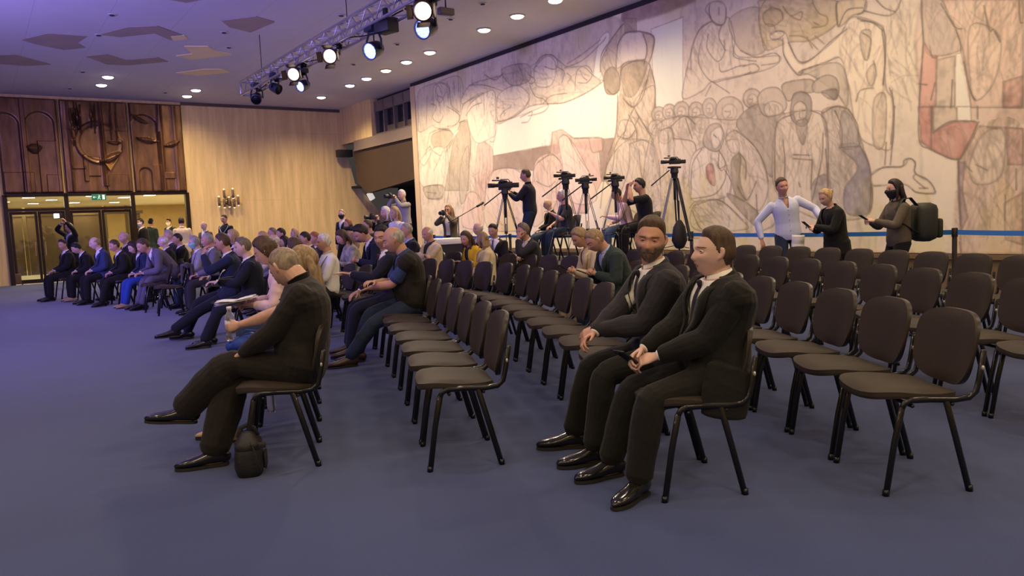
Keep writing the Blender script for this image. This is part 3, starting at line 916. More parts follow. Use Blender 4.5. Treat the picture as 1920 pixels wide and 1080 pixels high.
# figures with clasped hands
fill(4, [(390, 400), (470, 310), (580, 310), (660, 450), (690, 640), (560, 700), (390, 690)], (0.80, 0.73, 0.62), 0.85, 0.45)
fill(4, [(480, 260), (520, 150), (600, 130), (640, 220), (600, 330), (520, 320)], (0.58, 0.52, 0.44), 0.85, 0.4, True, 1, 0.5)
fill(4, [(540, 200), (600, 150), (630, 190), (615, 270), (570, 320), (545, 280)], (0.82, 0.75, 0.64), 0.85, 0.3, True, 1, 0.4)
fill(4, [(650, 230), (730, 180), (860, 290), (930, 420), (970, 620), (900, 780), (800, 700), (740, 600), (760, 380), (680, 300)], (0.72, 0.64, 0.53), 0.85, 0.5)
fill(4, [(660, 260), (740, 250), (750, 340), (690, 340)], (0.80, 0.73, 0.62), 0.8, 0.4, True, 1, 0.4)
fill(4, [(690, 420), (760, 360), (760, 560), (800, 700), (720, 660)], (0.40, 0.35, 0.29), 0.75, 0.5)
fill(4, [(660, 650), (760, 690), (900, 800), (880, 900), (700, 720)], (0.38, 0.33, 0.27), 0.75, 0.5)
fill(4, [(410, 740), (600, 700), (760, 840), (800, 920), (420, 920)], (0.74, 0.67, 0.54), 0.8, 0.5)
fill(4, [(505, 450), (550, 430), (570, 520), (570, 590), (540, 580), (510, 530)], (0.60, 0.27, 0.24), 0.6, 0.8)
for p in ([(390, 660), (400, 440), (470, 320)], [(390, 690), (560, 660), (640, 560), (660, 440)], [(600, 330), (650, 420), (620, 480), (590, 440)], [(640, 470), (690, 560), (680, 640)], [(730, 180), (860, 290), (940, 430), (970, 560)], [(750, 340), (800, 420), (800, 540)], [(740, 600), (810, 700), (880, 560)], [(420, 740), (600, 700), (780, 850)], [(380, 760), (410, 720), (460, 700)], [(600, 350), (600, 460), (650, 440)],
          [(560, 210), (580, 230)], [(400, 780), (440, 880), (470, 920)], [(160, 180), (240, 160), (260, 250)], [(240, 150), (340, 70), (420, 130)], [(260, 240), (400, 260), (430, 330)], [(150, 400), (160, 600)], [(350, 90), (400, 240)], [(880, 660), (890, 840)]):
    line(4, p, 0.024, 0.6)
# kneeling leg and foot
fill(6, [(300, 480), (380, 440), (520, 430), (560, 380), (610, 400), (610, 480), (720, 550), (750, 610), (730, 630), (620, 620), (520, 560), (310, 570)], (0.80, 0.72, 0.59), 0.75, 0.3)
for p in ([(300, 490), (380, 440), (510, 435), (530, 390), (575, 375), (610, 410), (610, 480), (700, 530), (750, 600), (740, 630), (620, 620), (590, 600)], [(310, 575), (360, 570)], [(610, 490), (600, 520), (680, 590)], [(640, 590), (700, 590)], [(460, 0), (450, 200), (430, 420)], [(400, 260), (390, 420)]):
    line(6, p, 0.024, 0.6)
# right: giant figures with rose drapery
fill(5, [(910, 0), (1110, 0), (1180, 180), (1300, 300), (1300, 500), (1000, 560), (930, 400)], (0.60, 0.53, 0.47), 0.8, 0.4)
fill(5, [(930, 420), (1010, 560), (1060, 560), (1040, 1077), (880, 1077), (890, 800)], (0.70, 0.42, 0.37), 0.8, 0.4, False)
fill(6, [(632, 0), (735, 0), (735, 170), (860, 110), (1060, 110), (1040, 200), (940, 380), (870, 380), (720, 310), (650, 255)], (0.60, 0.33, 0.29), 0.85, 0.5, False)
fill(5, [(1060, 600), (1240, 560), (1240, 1077), (1050, 1077)], (0.68, 0.60, 0.50), 0.8, 0.7, False)
fill(6, [(735, 0), (910, 0), (910, 100), (740, 180)], (0.66, 0.58, 0.48), 0.8, 0.7, False)
fill(5, [(1250, 540), (1300, 530), (1390, 900), (1400, 1077), (1240, 1077), (1240, 700)], (0.92, 0.85, 0.74), 0.92, 0.15, False)
fill(6, [(910, 0), (1010, 0), (1015, 105), (915, 105)], (0.92, 0.85, 0.74), 0.92, 0.15, False)
fill(5, [(1110, 0), (1920, 0), (1920, 1077), (1400, 1077), (1320, 500), (1240, 280)], (0.78, 0.62, 0.52), 0.7, 0.7, False)
fill(5, [(1380, 300), (1560, 260), (1700, 420), (1640, 800), (1480, 1000), (1400, 900)], (0.84, 0.71, 0.60), 0.6, 0.5)
fill(5, [(1720, 820), (1920, 760), (1920, 1077), (1720, 1077)], (0.66, 0.43, 0.37), 0.6, 0.7, False)
fill(6, [(1070, 140), (1389, 160), (1389, 1080), (940, 1080), (920, 400), (1000, 280)], (0.76, 0.61, 0.51), 0.75, 0.8, False)
fill(6, [(1100, 200), (1250, 180), (1230, 500), (1050, 560), (1000, 420)], (0.82, 0.72, 0.61), 0.6, 0.6)
fill(6, [(1260, 150), (1389, 160), (1389, 420), (1280, 420)], (0.64, 0.41, 0.37), 0.55, 0.8, False)
fill(6, [(920, 400), (970, 400), (950, 600), (990, 800), (940, 900), (920, 640)], (0.42, 0.33, 0.37), 0.6, 0.4, False)
fill(6, [(1250, 700), (1389, 620), (1389, 1000), (1260, 960)], (0.60, 0.42, 0.36), 0.5, 0.8, False)
for p in ([(905, 0), (920, 400), (900, 800), (880, 1077)], [(1100, 40), (1180, 180), (1250, 280), (1310, 290)], [(1250, 300), (1290, 420), (1300, 520)], [(1330, 620), (1390, 900), (1440, 1000)], [(990, 470), (1010, 570), (1060, 580)], [(1880, 0), (1890, 210), (1920, 230)], [(1530, 60), (1580, 290), (1620, 300)], [(1640, 320), (1690, 420)], [(1215, 800), (1200, 1077)], [(1040, 830), (1000, 1000)], [(880, 840), (960, 850)]):
    line(5, p, 0.03, 0.6)
for p in ([(635, 0), (640, 250), (720, 310), (880, 380), (940, 375)], [(725, 0), (725, 300)], [(740, 190), (860, 110), (1040, 105)], [(1070, 110), (1000, 250), (940, 370)], [(920, 390), (930, 640), (940, 860)], [(1130, 150), (1200, 160)], [(1340, 450), (1340, 600)], [(1260, 640), (1260, 820)], [(930, 980), (940, 1060)], [(980, 430), (1020, 470)], [(1050, 420), (1130, 460)], [(1060, 0), (1060, 90)]):
    line(6, p, 0.026, 0.55)


def hatch(k, pts, n, ang, L, w=0.010, a=0.35, col=(0.30, 0.25, 0.20), spread=0.35):
    """drapery folds: short wavering brush lines inside an outline"""
    P = spl(T(k, pts), True)
    s = win_(P, 0.6)
    X, Z = GV[s], GZ[s]
    keep = IMG[s].copy()
    ins = np.zeros(X.shape, bool)
    for (x1, y1), (x2, y2) in zip(P, np.roll(P, -1, 0)):
        if y1 != y2:
            ins ^= ((y1 > Z) != (y2 > Z)) & (X < (x2 - x1) * (Z - y1) / (y2 - y1) + x1)
    zz, xx = np.nonzero(ins)
    if len(zz) == 0:
        return
    for _ in range(n):
        i = rng.integers(len(zz))
        p = np.array((X[zz[i], xx[i]], Z[zz[i], xx[i]]))
        t = math.radians(ang) + rng.normal(0, spread)
        o = [p]
        for _ in range(5):
            p = p + np.array((math.cos(t), math.sin(t))) * L * rng.uniform(0.12, 0.3)
            t += rng.normal(0, 0.22)
            o.append(p)
        stroke(np.array(o), w * rng.uniform(0.6, 1.5), a * rng.uniform(0.5, 1.3), col)
    IMG[s] = np.where(ins[..., None], IMG[s], keep)


for (k_, pts_, n_, ang_, L_) in (
        (1, [(185, 560), (290, 560), (380, 800), (300, 880), (170, 860)], 40, 80, 0.5), (2, [(60, 460), (140, 330), (440, 300), (430, 700), (100, 700)], 60, 85, 0.6), (2, [(505, 300), (620, 300), (600, 700), (420, 860), (430, 660)], 40, 88, 0.7),
        (1, [(390, 700), (560, 620), (640, 840), (900, 720), (1160, 690), (1430, 540), (1300, 420), (900, 420), (450, 560)], 110, 25, 0.6), (1, [(560, 620), (640, 620), (650, 900), (500, 990), (440, 720)], 25, 85, 0.6),
        (1, [(1590, 430), (1800, 420), (1840, 760), (1860, 1050), (1560, 1050), (1580, 600)], 90, 75, 0.55), (2, [(1620, 260), (1840, 300), (1880, 700), (1700, 800), (1480, 560)], 70, 80, 0.6), (1, [(1430, 400), (1500, 240), (1600, 110), (1560, 430), (1480, 600)], 25, 70, 0.4),
        (2, [(1070, 190), (1230, 235), (1440, 235), (1440, 560), (1330, 800), (1100, 800), (930, 440)], 70, 75, 0.6), (2, [(580, 540), (760, 460), (900, 640), (900, 900), (580, 900)], 40, 60, 0.5),
        (4, [(120, 150), (700, 100), (780, 500), (600, 900), (120, 900)], 120, 85, 0.45), (4, [(1030, 130), (1290, 30), (1420, 420), (1430, 800), (1020, 620)], 90, 92, 0.6), (4, [(1370, 40), (1570, 20), (1735, 480), (1730, 800), (1480, 830), (1400, 200)], 130, 80, 0.5),
        (4, [(650, 230), (730, 180), (930, 420), (970, 620), (800, 700)], 50, 70, 0.5), (4, [(410, 740), (600, 700), (800, 920), (420, 920)], 40, 40, 0.5), (3, [(730, 930), (920, 780), (1100, 860), (1020, 1300), (900, 1180)], 50, 75, 0.5),
        (3, [(390, 400), (540, 160), (720, 400), (900, 540), (560, 610), (330, 740)], 40, 70, 0.5), (3, [(1500, 270), (1800, 180), (1850, 640), (1900, 1100), (1640, 1000)], 50, 85, 0.5), (3, [(900, 60), (1460, 0), (1300, 300), (960, 380)], 40, 40, 0.4),
        (6, [(1070, 140), (1389, 160), (1389, 1080), (940, 1080), (920, 400)], 120, 92, 0.7), (5, [(1110, 0), (1920, 0), (1920, 1077), (1400, 1077), (1240, 280)], 110, 100, 0.5), (6, [(632, 0), (735, 0), (735, 170), (1060, 110), (940, 380), (720, 310)], 40, 70, 0.3), (5, [(560, 100), (900, 60), (880, 1077), (640, 1077)], 40, 80, 0.5),
        (5, [(910, 0), (1110, 0), (1300, 500), (1000, 560)], 30, 80, 0.4)):
    hatch(k_, pts_, n_, ang_, L_, 0.018 if k_ < 4 else 0.014, 0.22)

# streaky stains
STN = np.clip((N3 - 0.55) * 2.2, 0, 1) * np.clip((N1 - 0.35) * 2.0, 0, 1)
IMG *= (1 - 0.22 * STN)[..., None]
IMG *= (0.97 + 0.10 * (N3 - 0.5))[..., None]
IMG = np.clip(IMG * np.array((1.17, 1.13, 0.96)), 0.02, 0.95)

_vs = np.empty((NXM * NZM, 3))
_vs[:, 0] = UM - 0.03
_vs[:, 1] = GV.ravel()
_vs[:, 2] = GZ.ravel()
_i = np.arange(NXM * NZM).reshape(NZM, NXM)
_q = np.stack([_i[:-1, :-1], _i[1:, :-1], _i[1:, 1:], _i[:-1, 1:]], -1).reshape(-1, 4)
me = bpy.data.meshes.new('mural')
me.vertices.add(len(_vs)); me.vertices.foreach_set('co', _vs.ravel())
me.loops.add(_q.size); me.loops.foreach_set('vertex_index', _q.ravel().astype(np.int32))
me.polygons.add(len(_q)); me.polygons.foreach_set('loop_start', (np.arange(len(_q)) * 4).astype(np.int32))
me.update(calc_edges=True)
ca = me.color_attributes.new('paint', 'FLOAT_COLOR', 'POINT')
ca.data.foreach_set('color', np.concatenate([IMG.reshape(-1, 3), np.ones((NXM * NZM, 1))], 1).ravel().astype(np.float32))
mm = bpy.data.materials.new('mural paint')
mm.use_nodes = True
b = mm.node_tree.nodes['Principled BSDF']
b.inputs['Roughness'].default_value = 0.85
b.inputs['Specular IOR Level'].default_value = 0.15
vc = mm.node_tree.nodes.new('ShaderNodeVertexColor')
vc.layer_name = 'paint'
mm.node_tree.links.new(vc.outputs['Color'], b.inputs['Base Color'])
mo = place('mural', me, mm)
mo.matrix_world = RM
tag(mo, 'huge cream and grey figurative mural painting covering the right wall', 'mural')
bb = MB().box((UM - 0.028, V0, Z0), (UM - 0.001, V1, Z1)).build('backing_board', mat('mural backing', (0.5, 0.42, 0.3), 0.8), mo, False)
# ------------------------------------------------------------------ ceiling fittings
DOWN_ON = [(9.73, v) for v in (4.5, 5.75, 7.0, 8.25, 9.5, 10.75, 12.0, 13.28, 14.56, 17.05, 18.31, 19.54, 20.82, 22.02, 24.36)]
DOWN_ON += [(3.31, 23.16), (3.31, 24.44), (5.82, 24.39), (5.82, 25.54)]
M_LENS = mat('lamp lens', (1, 1, 1), 0.4, emit=(1.0, 0.86, 0.66), es=14)
M_RING = mat('lamp ring', (0.6, 0.56, 0.52), 0.4, 0.2)
proto = None
for n, (u, v) in enumerate(DOWN_ON):
    if proto is None:
        proto = thing('downlight', '', 'ceiling light')
        MB().lathe([(0.135, 0.0), (0.17, 0.0), (0.17, -0.02), (0.14, -0.03), (0.135, -0.005)], 24).build('ring', M_RING, proto)
        MB().lathe([(0.0, -0.006), (0.138, -0.006), (0.138, -0.020), (0.12, -0.045), (0.08, -0.062), (0.0, -0.070)], 24).build('lamp_lens', M_LENS, proto)
        o = proto
    else:
        o = copy_tree(proto)
    o.location = W(u, v, ZC)
    o['group'] = 'lit round ceiling downlights'
    row = 'row along the mural' if u > 9 else ('left pair before the copper reliefs' if u < 4 else 'right pair before the copper reliefs')
    o['label'] = 'lit round recessed ceiling downlight in the ' + row if u < 9 else 'lit round recessed downlight in the ceiling row along the mural'
M_HOLE = mat('dark opening', (0.03, 0.025, 0.03), 0.6)
vp = None
for px, py in ((210, 27), (185, 65), (420, 60), (429, 88), (155, 134), (131, 165), (310, 173), (845, 35), (905, 6), (745, 82), (663, 120), (640, 28)):
    p = at_z(px, py, ZC)
    if vp is None:
        vp = thing('ceiling_nozzle', 'small dark unlit round fitting set in the ceiling', 'ceiling fitting', group='small dark ceiling fittings')
        MB().lathe([(0.05, 0.0), (0.085, 0.0), (0.085, -0.012), (0.05, -0.018), (0.045, -0.004)], 20).build('ring', M_RING, vp)
        MB().lathe([(0.0, -0.004), (0.05, -0.004), (0.045, -0.03), (0.0, -0.035)], 16).build('cap', M_HOLE, vp)
        o = vp
    else:
        o = copy_tree(vp)
    o.location = p
# painted shade: tan and yellow patches where the blue ceiling light is blocked
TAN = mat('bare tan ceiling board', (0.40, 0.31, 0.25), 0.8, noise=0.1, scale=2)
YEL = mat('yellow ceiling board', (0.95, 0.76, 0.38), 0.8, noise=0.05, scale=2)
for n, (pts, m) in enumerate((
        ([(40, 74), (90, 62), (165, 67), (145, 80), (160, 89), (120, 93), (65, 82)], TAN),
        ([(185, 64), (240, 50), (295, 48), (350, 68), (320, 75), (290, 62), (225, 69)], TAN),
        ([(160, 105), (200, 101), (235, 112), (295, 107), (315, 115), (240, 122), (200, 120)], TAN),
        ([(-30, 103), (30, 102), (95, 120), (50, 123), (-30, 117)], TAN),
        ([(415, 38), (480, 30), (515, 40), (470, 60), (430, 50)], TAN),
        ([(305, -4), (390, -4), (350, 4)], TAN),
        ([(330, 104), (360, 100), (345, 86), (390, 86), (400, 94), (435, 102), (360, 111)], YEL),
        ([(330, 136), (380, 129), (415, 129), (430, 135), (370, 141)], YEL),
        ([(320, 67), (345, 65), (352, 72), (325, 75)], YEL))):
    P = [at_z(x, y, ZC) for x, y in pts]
    MB().prism([(p.x, p.y) for p in P], ZC - 0.010 - 0.001 * n, ZC + 0.01).build('trim_%d' % (20 + n), m, None, False)['kind'] = 'structure'  # thin sheets under the ceiling carrying the painted light and shade


# ------------------------------------------------------------------ lighting truss
def on_u(px, py, u):
    d = ray(px, py)
    return CAMP + d * (u / d.dot(NU))


TU, TZ, TA, TB = 5.5, 4.62, 5.5, 18.3
M_ALU = mat('truss aluminium', (0.55, 0.52, 0.56), 0.35, 0.85)
tr = thing('lighting_truss', 'long square aluminium lighting truss hanging under the ceiling', 'lighting truss', W(TU, (TA + TB) / 2, TZ), math.atan2(NV.y, NV.x))
L2 = (TB - TA) / 2
h = 0.145
for sy in (-1, 1):
    for sz in (-1, 1):
        MB().loft([(-L2, sy * h, sz * h), (L2, sy * h, sz * h)], [0.025, 0.025], 10).build('chord_tube', M_ALU, tr)
br = MB()
nseg = int(2 * L2 / 0.29)
for i in range(nseg):
    a, b = -L2 + 2 * L2 * i / nseg, -L2 + 2 * L2 * (i + 1) / nseg
    s = 1 if i % 2 else -1
    for c in (-1, 1):
        br.loft([(a, c * h, -s * h), (b, c * h, s * h)], [0.011, 0.011], 6)
        br.loft([(a, -s * h, c * h), (b, s * h, c * h)], [0.011, 0.011], 6)
br.build('lacing', M_ALU, tr)
for x in (-L2 + 0.02, L2 - 0.02):
    e = MB()
    for c in (-1, 1):
        e.loft([(x, -h, c * h), (x, h, c * h)], [0.02, 0.02], 8).loft([(x, c * h, -h), (x, c * h, h)], [0.02, 0.02], 8)
    e.build('end_frame', M_ALU, tr)
for x in (-4.0, 0.5, 5.2):
    MB().loft([(x, 0, h), (x, 0, ZC - TZ)], [0.008, 0.008], 6).build('hanging_wire', M_BLACK, tr)
cb = MB()
cb.loft([(x, 0.05 + 0.03 * math.sin(x * 5), -h - 0.03 + 0.05 * math.sin(x * 3.1)) for x in np.linspace(-L2 + 0.6, L2 - 0.3, 90)], [0.012] * 90, 6)
cb.build('power_cable', M_BLACK, tr)
TRUSS_LAMPS = []
M_CAN = mat('lantern body', (0.045, 0.022, 0.018), 0.35, 0.4)
M_WLENS = mat('warm lens', (1, 0.9, 0.7), 0.3, emit=(1.0, 0.80, 0.50), es=4)
M_BLED = mat('blue led', (0.3, 0.4, 1), 0.3, emit=(0.16, 0.22, 1.0), es=3.5)
M_BDOT = mat('blue led dot', (0.8, 0.9, 1), 0.3, emit=(0.45, 0.62, 1.0), es=3.5)
M_HEADB = mat('moving head shell', (0.03, 0.035, 0.06), 0.4, 0.2)


def aim(loc, tgt):
    return Matrix.Translation(loc) @ (V(tgt) - V(loc)).to_track_quat('X', 'Z').to_matrix().to_4x4()


def clamp(root, loc):
    top = W(TU, loc.dot(NV), TZ - h)
    m = MB().loft([loc + V((0, 0, 0.14)), V((loc.x, loc.y, max(loc.z + 0.2, top.z - 0.02))), top], [0.012] * 3, 8)
    m.box((top.x - 0.04, top.y - 0.04, top.z - 0.05), (top.x + 0.04, top.y + 0.04, top.z + 0.06))
    m.v = [p - loc for p in m.v]
    m.build('clamp', M_BLACK, root)


def fresnel(px, py, lab, on=True, tgt=None, sc=1.0):
    loc = on_u(px, py, TU - 0.15)
    tgt = tgt or W(-3, loc.dot(NV) - 9, 0.6)
    r = thing('fresnel_lantern', lab, 'stage light', loc, 0, 'stage lanterns on the truss')
    A = aim(V((0, 0, 0)), V(tgt) - loc)
    s = sc * 0.88
    MB().lathe([(0.0, -0.20 * s), (0.10 * s, -0.19 * s), (0.125 * s, -0.1 * s), (0.14 * s, 0.08 * s), (0.155 * s, 0.10 * s), (0.155 * s, 0.16 * s), (0.13 * s, 0.165 * s), (0.125 * s, 0.12 * s)], 20, A @ Matrix.Rotation(PI / 2, 4, 'Y')).build('can', M_CAN, r, True, 35)
    MB().lathe([(0.0, 0.150 * s), (0.06 * s, 0.147 * s), (0.125 * s, 0.13 * s), (0.0, 0.12 * s)], 20, A @ Matrix.Rotation(PI / 2, 4, 'Y')).build('lens', M_WLENS if on else mat('dark lens', (0.03, 0.03, 0.05), 0.1), r)
    y = MB().loft([A @ V((0, -0.16 * s, 0)), A @ V((0, -0.16 * s, 0)) + V((0, 0, 0.12)), V((0, 0, 0.17)), A @ V((0, 0.16 * s, 0)) + V((0, 0, 0.12)), A @ V((0, 0.16 * s, 0))], [(0.018, 0.006)] * 5, 8)
    y.build('yoke', M_BLACK, r)
    bd = MB()
    for q in range(4):
        R4 = A @ Matrix.Rotation(q * PI / 2, 4, 'X')
        bd.bar(R4 @ V((0.16 * s, 0, 0.15 * s)), R4 @ V((0.26 * s, 0, 0.22 * s)), 0.2 * s, 0.004, R4.to_3x3() @ V((0, 0, 1)))
    bd.build('barn_doors', M_CAN, r, False)
    clamp(r, loc)
    if on:
        TRUSS_LAMPS.append((loc + (V(tgt) - loc).normalized() * 0.3, tgt, (1, 0.82, 0.55), 260))


def moving_head(px, py, lab, on=True, tgt=None, sc=1.0):
    loc = on_u(px, py, TU - 0.05)
    tgt = tgt or W(-4, loc.dot(NV) - 4, 0)
    r = thing('moving_head', lab, 'stage light', loc, 0, 'moving head lights on the truss')
    s = sc * 0.92
    A = aim(V((0, 0, 0)), V(tgt) - loc)
    MB().box((-0.15 * s, -0.12 * s, 0.30 * s), (0.15 * s, 0.12 * s, 0.42 * s), Matrix.Rotation(math.atan2(NV.y, NV.x), 4, 'Z'), 0.02).build('base', M_HEADB, r, True, 40)
    yk = MB()
    for c in (-1, 1):
        q = A @ V((0, c * 0.17 * s, 0))
        yk.loft([q, q * 0.95 + V((0, 0, 0.16 * s)), q * 0.6 + V((0, 0, 0.29 * s))], [(0.045 * s, 0.02 * s)] * 3, 10)
    yk.loft([A @ V((0, -0.12 * s, 0)) * 0.8 + V((0, 0, 0.28 * s)), A @ V((0, 0.12 * s, 0)) * 0.8 + V((0, 0, 0.28 * s))], [(0.05 * s, 0.03 * s)] * 2, 10)
    yk.build('yoke', M_HEADB, r)
    MB().lathe([(0.0, -0.17 * s), (0.09 * s, -0.165 * s), (0.13 * s, -0.1 * s), (0.145 * s, 0.06 * s), (0.15 * s, 0.14 * s), (0.135 * s, 0.145 * s), (0.13 * s, 0.11 * s)], 22, A @ Matrix.Rotation(PI / 2, 4, 'Y')).build('head', M_HEADB, r, True, 35)
    ln = MB().lathe([(0.0, 0.122 * s), (0.13 * s, 0.118 * s), (0.13 * s, 0.10 * s), (0.0, 0.10 * s)], 22, A @ Matrix.Rotation(PI / 2, 4, 'Y')).build('lens', M_BLED if on else mat('dark lens', (0, 0, 0)), r)
    if on:
        dt = MB()
        for rr, cnt in ((0, 1), (0.05, 6), (0.1, 12)):
            for i in range(cnt):
                t = 2 * PI * i / cnt
                dt.ball(A @ V((0.125 * s, rr * s * math.cos(t), rr * s * math.sin(t))), 0.016 * s, 8)
        dt.build('led_dots', M_BDOT, ln)
        TRUSS_LAMPS.append((loc + (V(tgt) - loc).normalized() * 0.3, tgt, (0.34, 0.28, 1.0), 60))
    clamp(r, loc)


fresnel(555, 138, 'lit warm fresnel lantern directly above the smallest blue light', True)
fresnel(623, 104, 'lit warm fresnel lantern alone on the middle of the truss', True)
fresnel(797, 20, 'lit warm fresnel lantern at the near end of the truss, top edge of the photo', True, sc=1.05)
moving_head(569, 160, 'farthest of the three blue glowing moving head lights', True, sc=0.8)
moving_head(702, 93, 'middle of the three blue glowing moving head lights', True)
moving_head(801, 52, 'nearest and largest of the three blue glowing moving head lights', True, sc=1.0)
moving_head(482, 184, 'unlit dark moving head at the far tip of the truss', False, W(2, 12, 1), 0.85)
moving_head(516, 165, 'unlit dark moving head second from the far tip of the truss', False, W(8, 12, 2), 0.8)
q = on_u(724, 48, TU)
r = thing('truss_case', 'black box fixed under the truss beside the middle blue light', 'box', q, math.atan2(NV.y, NV.x) + 0.3)
MB().box((-0.16, -0.12, -0.11), (0.16, 0.12, 0.11), None, 0.015).build('case', M_PLAST, r, True, 40)
MB().box((-0.03, -0.03, 0.11), (0.03, 0.03, 0.26)).build('bracket', M_BLACK, r, False)
q = on_u(836, 22, TU + 0.35)
r = thing('work_lamp', 'small unlit grey floodlight on a bar at the near end of the truss', 'stage light', q, 0.6)
MB().box((-0.12, -0.05, -0.05), (0.12, 0.05, 0.05), None, 0.012).build('case', mat('grey shell', (0.18, 0.15, 0.17), 0.5, 0.3), r, True, 40)
MB().loft([(0, 0, 0.05), (0, 0, 0.3), (-0.3, 0.2, 0.36)], [0.012] * 3, 8).build('bar', M_BLACK, r)
# wall speakers / boxes
q = W(11.35, VB - 0.35, 3.98)
r = thing('wall_projector_box', 'small black box on a bracket at the end of the veneer wall', 'wall box', q, math.radians(35))
MB().box((-0.28, -0.14, -0.13), (0.28, 0.14, 0.13), None, 0.02).build('case', M_PLAST, r, True, 40)
MB().box((0.0, 0.1, -0.04), (0.08, 0.36, 0.04)).build('bracket', M_BLACK, r, False)
q = W(12.42, VB - 0.10, 2.42)
r = thing('stair_light', 'small white lamp on the sloping edge of the veneer wall', 'wall light', q, math.radians(35))
MB().box((-0.11, -0.06, -0.15), (0.11, 0.06, 0.15), Matrix.Rotation(-0.5, 4, 'Y'), 0.03).build('diffuser', mat('white lamp glass', (0.85, 0.83, 0.78), 0.4, emit=(1, 0.9, 0.75), es=0.6), r, True, 40)
MB().box((-0.06, 0.05, -0.08), (0.06, 0.07, 0.08), Matrix.Rotation(-0.5, 4, 'Y')).build('back_plate', M_RING, r, False)
# exit sign under the lobby door head
r = thing('exit_sign', 'green pictogram exit sign above the middle lobby doors', 'exit sign', W(3.28, VB - 0.10, 2.55), math.radians(35))
MB().box((-0.20, -0.02, -0.09), (0.20, 0.02, 0.09), None, 0.008).build('sign_box', mat('exit green', (0.01, 0.10, 0.05), 0.4, emit=(0.01, 0.20, 0.09), es=0.5), r, True, 40)
pg = MB()
pg.ball((0.01, -0.024, 0.05), (0.016, 0.004, 0.016), 10).bar((0.01, -0.023, 0.03), (-0.005, -0.023, -0.015), 0.026, 0.006, (0, 1, 0))
pg.bar((-0.005, -0.023, -0.015), (0.03, -0.023, -0.04), 0.014, 0.006, (0, 1, 0)).bar((0.03, -0.023, -0.04), (0.02, -0.023, -0.07), 0.013, 0.006, (0, 1, 0)).bar((-0.005, -0.023, -0.015), (-0.04, -0.023, -0.06), 0.014, 0.006, (0, 1, 0))
pg.bar((0.01, -0.023, 0.025), (-0.035, -0.023, 0.0), 0.011, 0.006, (0, 1, 0)).bar((0.01, -0.023, 0.025), (0.045, -0.023, 0.01), 0.011, 0.006, (0, 1, 0))
pg.bar((-0.16, -0.023, 0), (-0.07, -0.023, 0), 0.014, 0.006, (0, 1, 0)).bar((-0.16, -0.023, 0), (-0.13, -0.023, 0.03), 0.014, 0.006, (0, 1, 0)).bar((-0.16, -0.023, 0), (-0.13, -0.023, -0.03), 0.014, 0.006, (0, 1, 0))
pg.box((0.09, -0.026, -0.07), (0.16, -0.02, 0.07))
pg.build('pictogram', mat('exit white', (0.8, 0.9, 0.8), 0.4, emit=(0.6, 0.9, 0.7), es=0.5), r, False)
# wall sconce of clustered tube lamps
r = thing('wall_sconce', 'wall sconce of clustered brass tubes with small bulbs on the veneer wall', 'wall lamp', W(7.17, VB - 0.12, 2.33), math.radians(35))
M_BRS = mat('aged brass tube', (0.30, 0.22, 0.13), 0.3, 0.9)
MB().lathe([(0, -0.1), (0.10, -0.1), (0.10, 0.1), (0, 0.1)], 16, Matrix.Translation((0, 0.10, 0)) @ Matrix.Rotation(PI / 2, 4, 'X') @ Matrix.Scale(0.2, 4, (0, 0, 1))).build('back_plate', M_BRS, r)
MB().loft([(0, 0.1, 0), (0, -0.05, 0), (0, -0.06, 0.2)], [0.02] * 3, 8).build('arm', M_BRS, r)
for x, z in ((-0.15, 0.24), (0.14, 0.26), (-0.33, 0.0), (0.30, 0.02), (0.0, -0.02), (-0.16, -0.04), (0.16, -0.05)):
    t = MB().loft([(x, -0.08, z - 0.13), (x, -0.08, z + 0.13)], [0.042, 0.042], 12)
    t.loft([(0, -0.03, 0), (x * 0.6, -0.08, z * 0.6), (x, -0.08, z)], [0.01] * 3, 6)
    t = t.build('tube', M_BRS, r)
    MB().ball((x, -0.08, z + 0.16), 0.035, 10).ball((x, -0.08, z - 0.16), 0.035, 10).build('bulb', mat('bulb', (1, 0.9, 0.7), 0.3, emit=(1, 0.82, 0.5), es=0.5), t)
for u, v in ((1.6, 30), (2.4, 32), (3.4, 29.5), (4.6, 31), (2.0, 35), (3.4, 35), (4.9, 35.5), (1.0, 33), (5.2, 29.5)):
    o = thing('lobby_downlight', 'bright square ceiling light in the lobby beyond the doors', 'ceiling light', W(u, v, 2.72), math.radians(35), 'lobby ceiling lights')
    MB().box((-0.2, -0.2, -0.012), (0.2, 0.2, 0.0)).build('light_frame', M_RING, o, False)
    MB().box((-0.17, -0.17, -0.018), (0.17, 0.17, -0.012)).build('diffuser', mat('lobby lens', (1, 1, 1), 0.4, emit=(1, 0.9, 0.7), es=8), o, False)
# ------------------------------------------------------------------ stacking chairs
M_FAB = mat('chair fabric', (0.036, 0.0245, 0.0150), 0.7, noise=0.1, scale=40, bump=0.15, bscale=500)
M_SHELL = mat('chair shell', (0.020, 0.015, 0.011), 0.38)
M_FRAME = mat('chair frame', (0.014, 0.014, 0.015), 0.28, 0.5, coat=0.4)


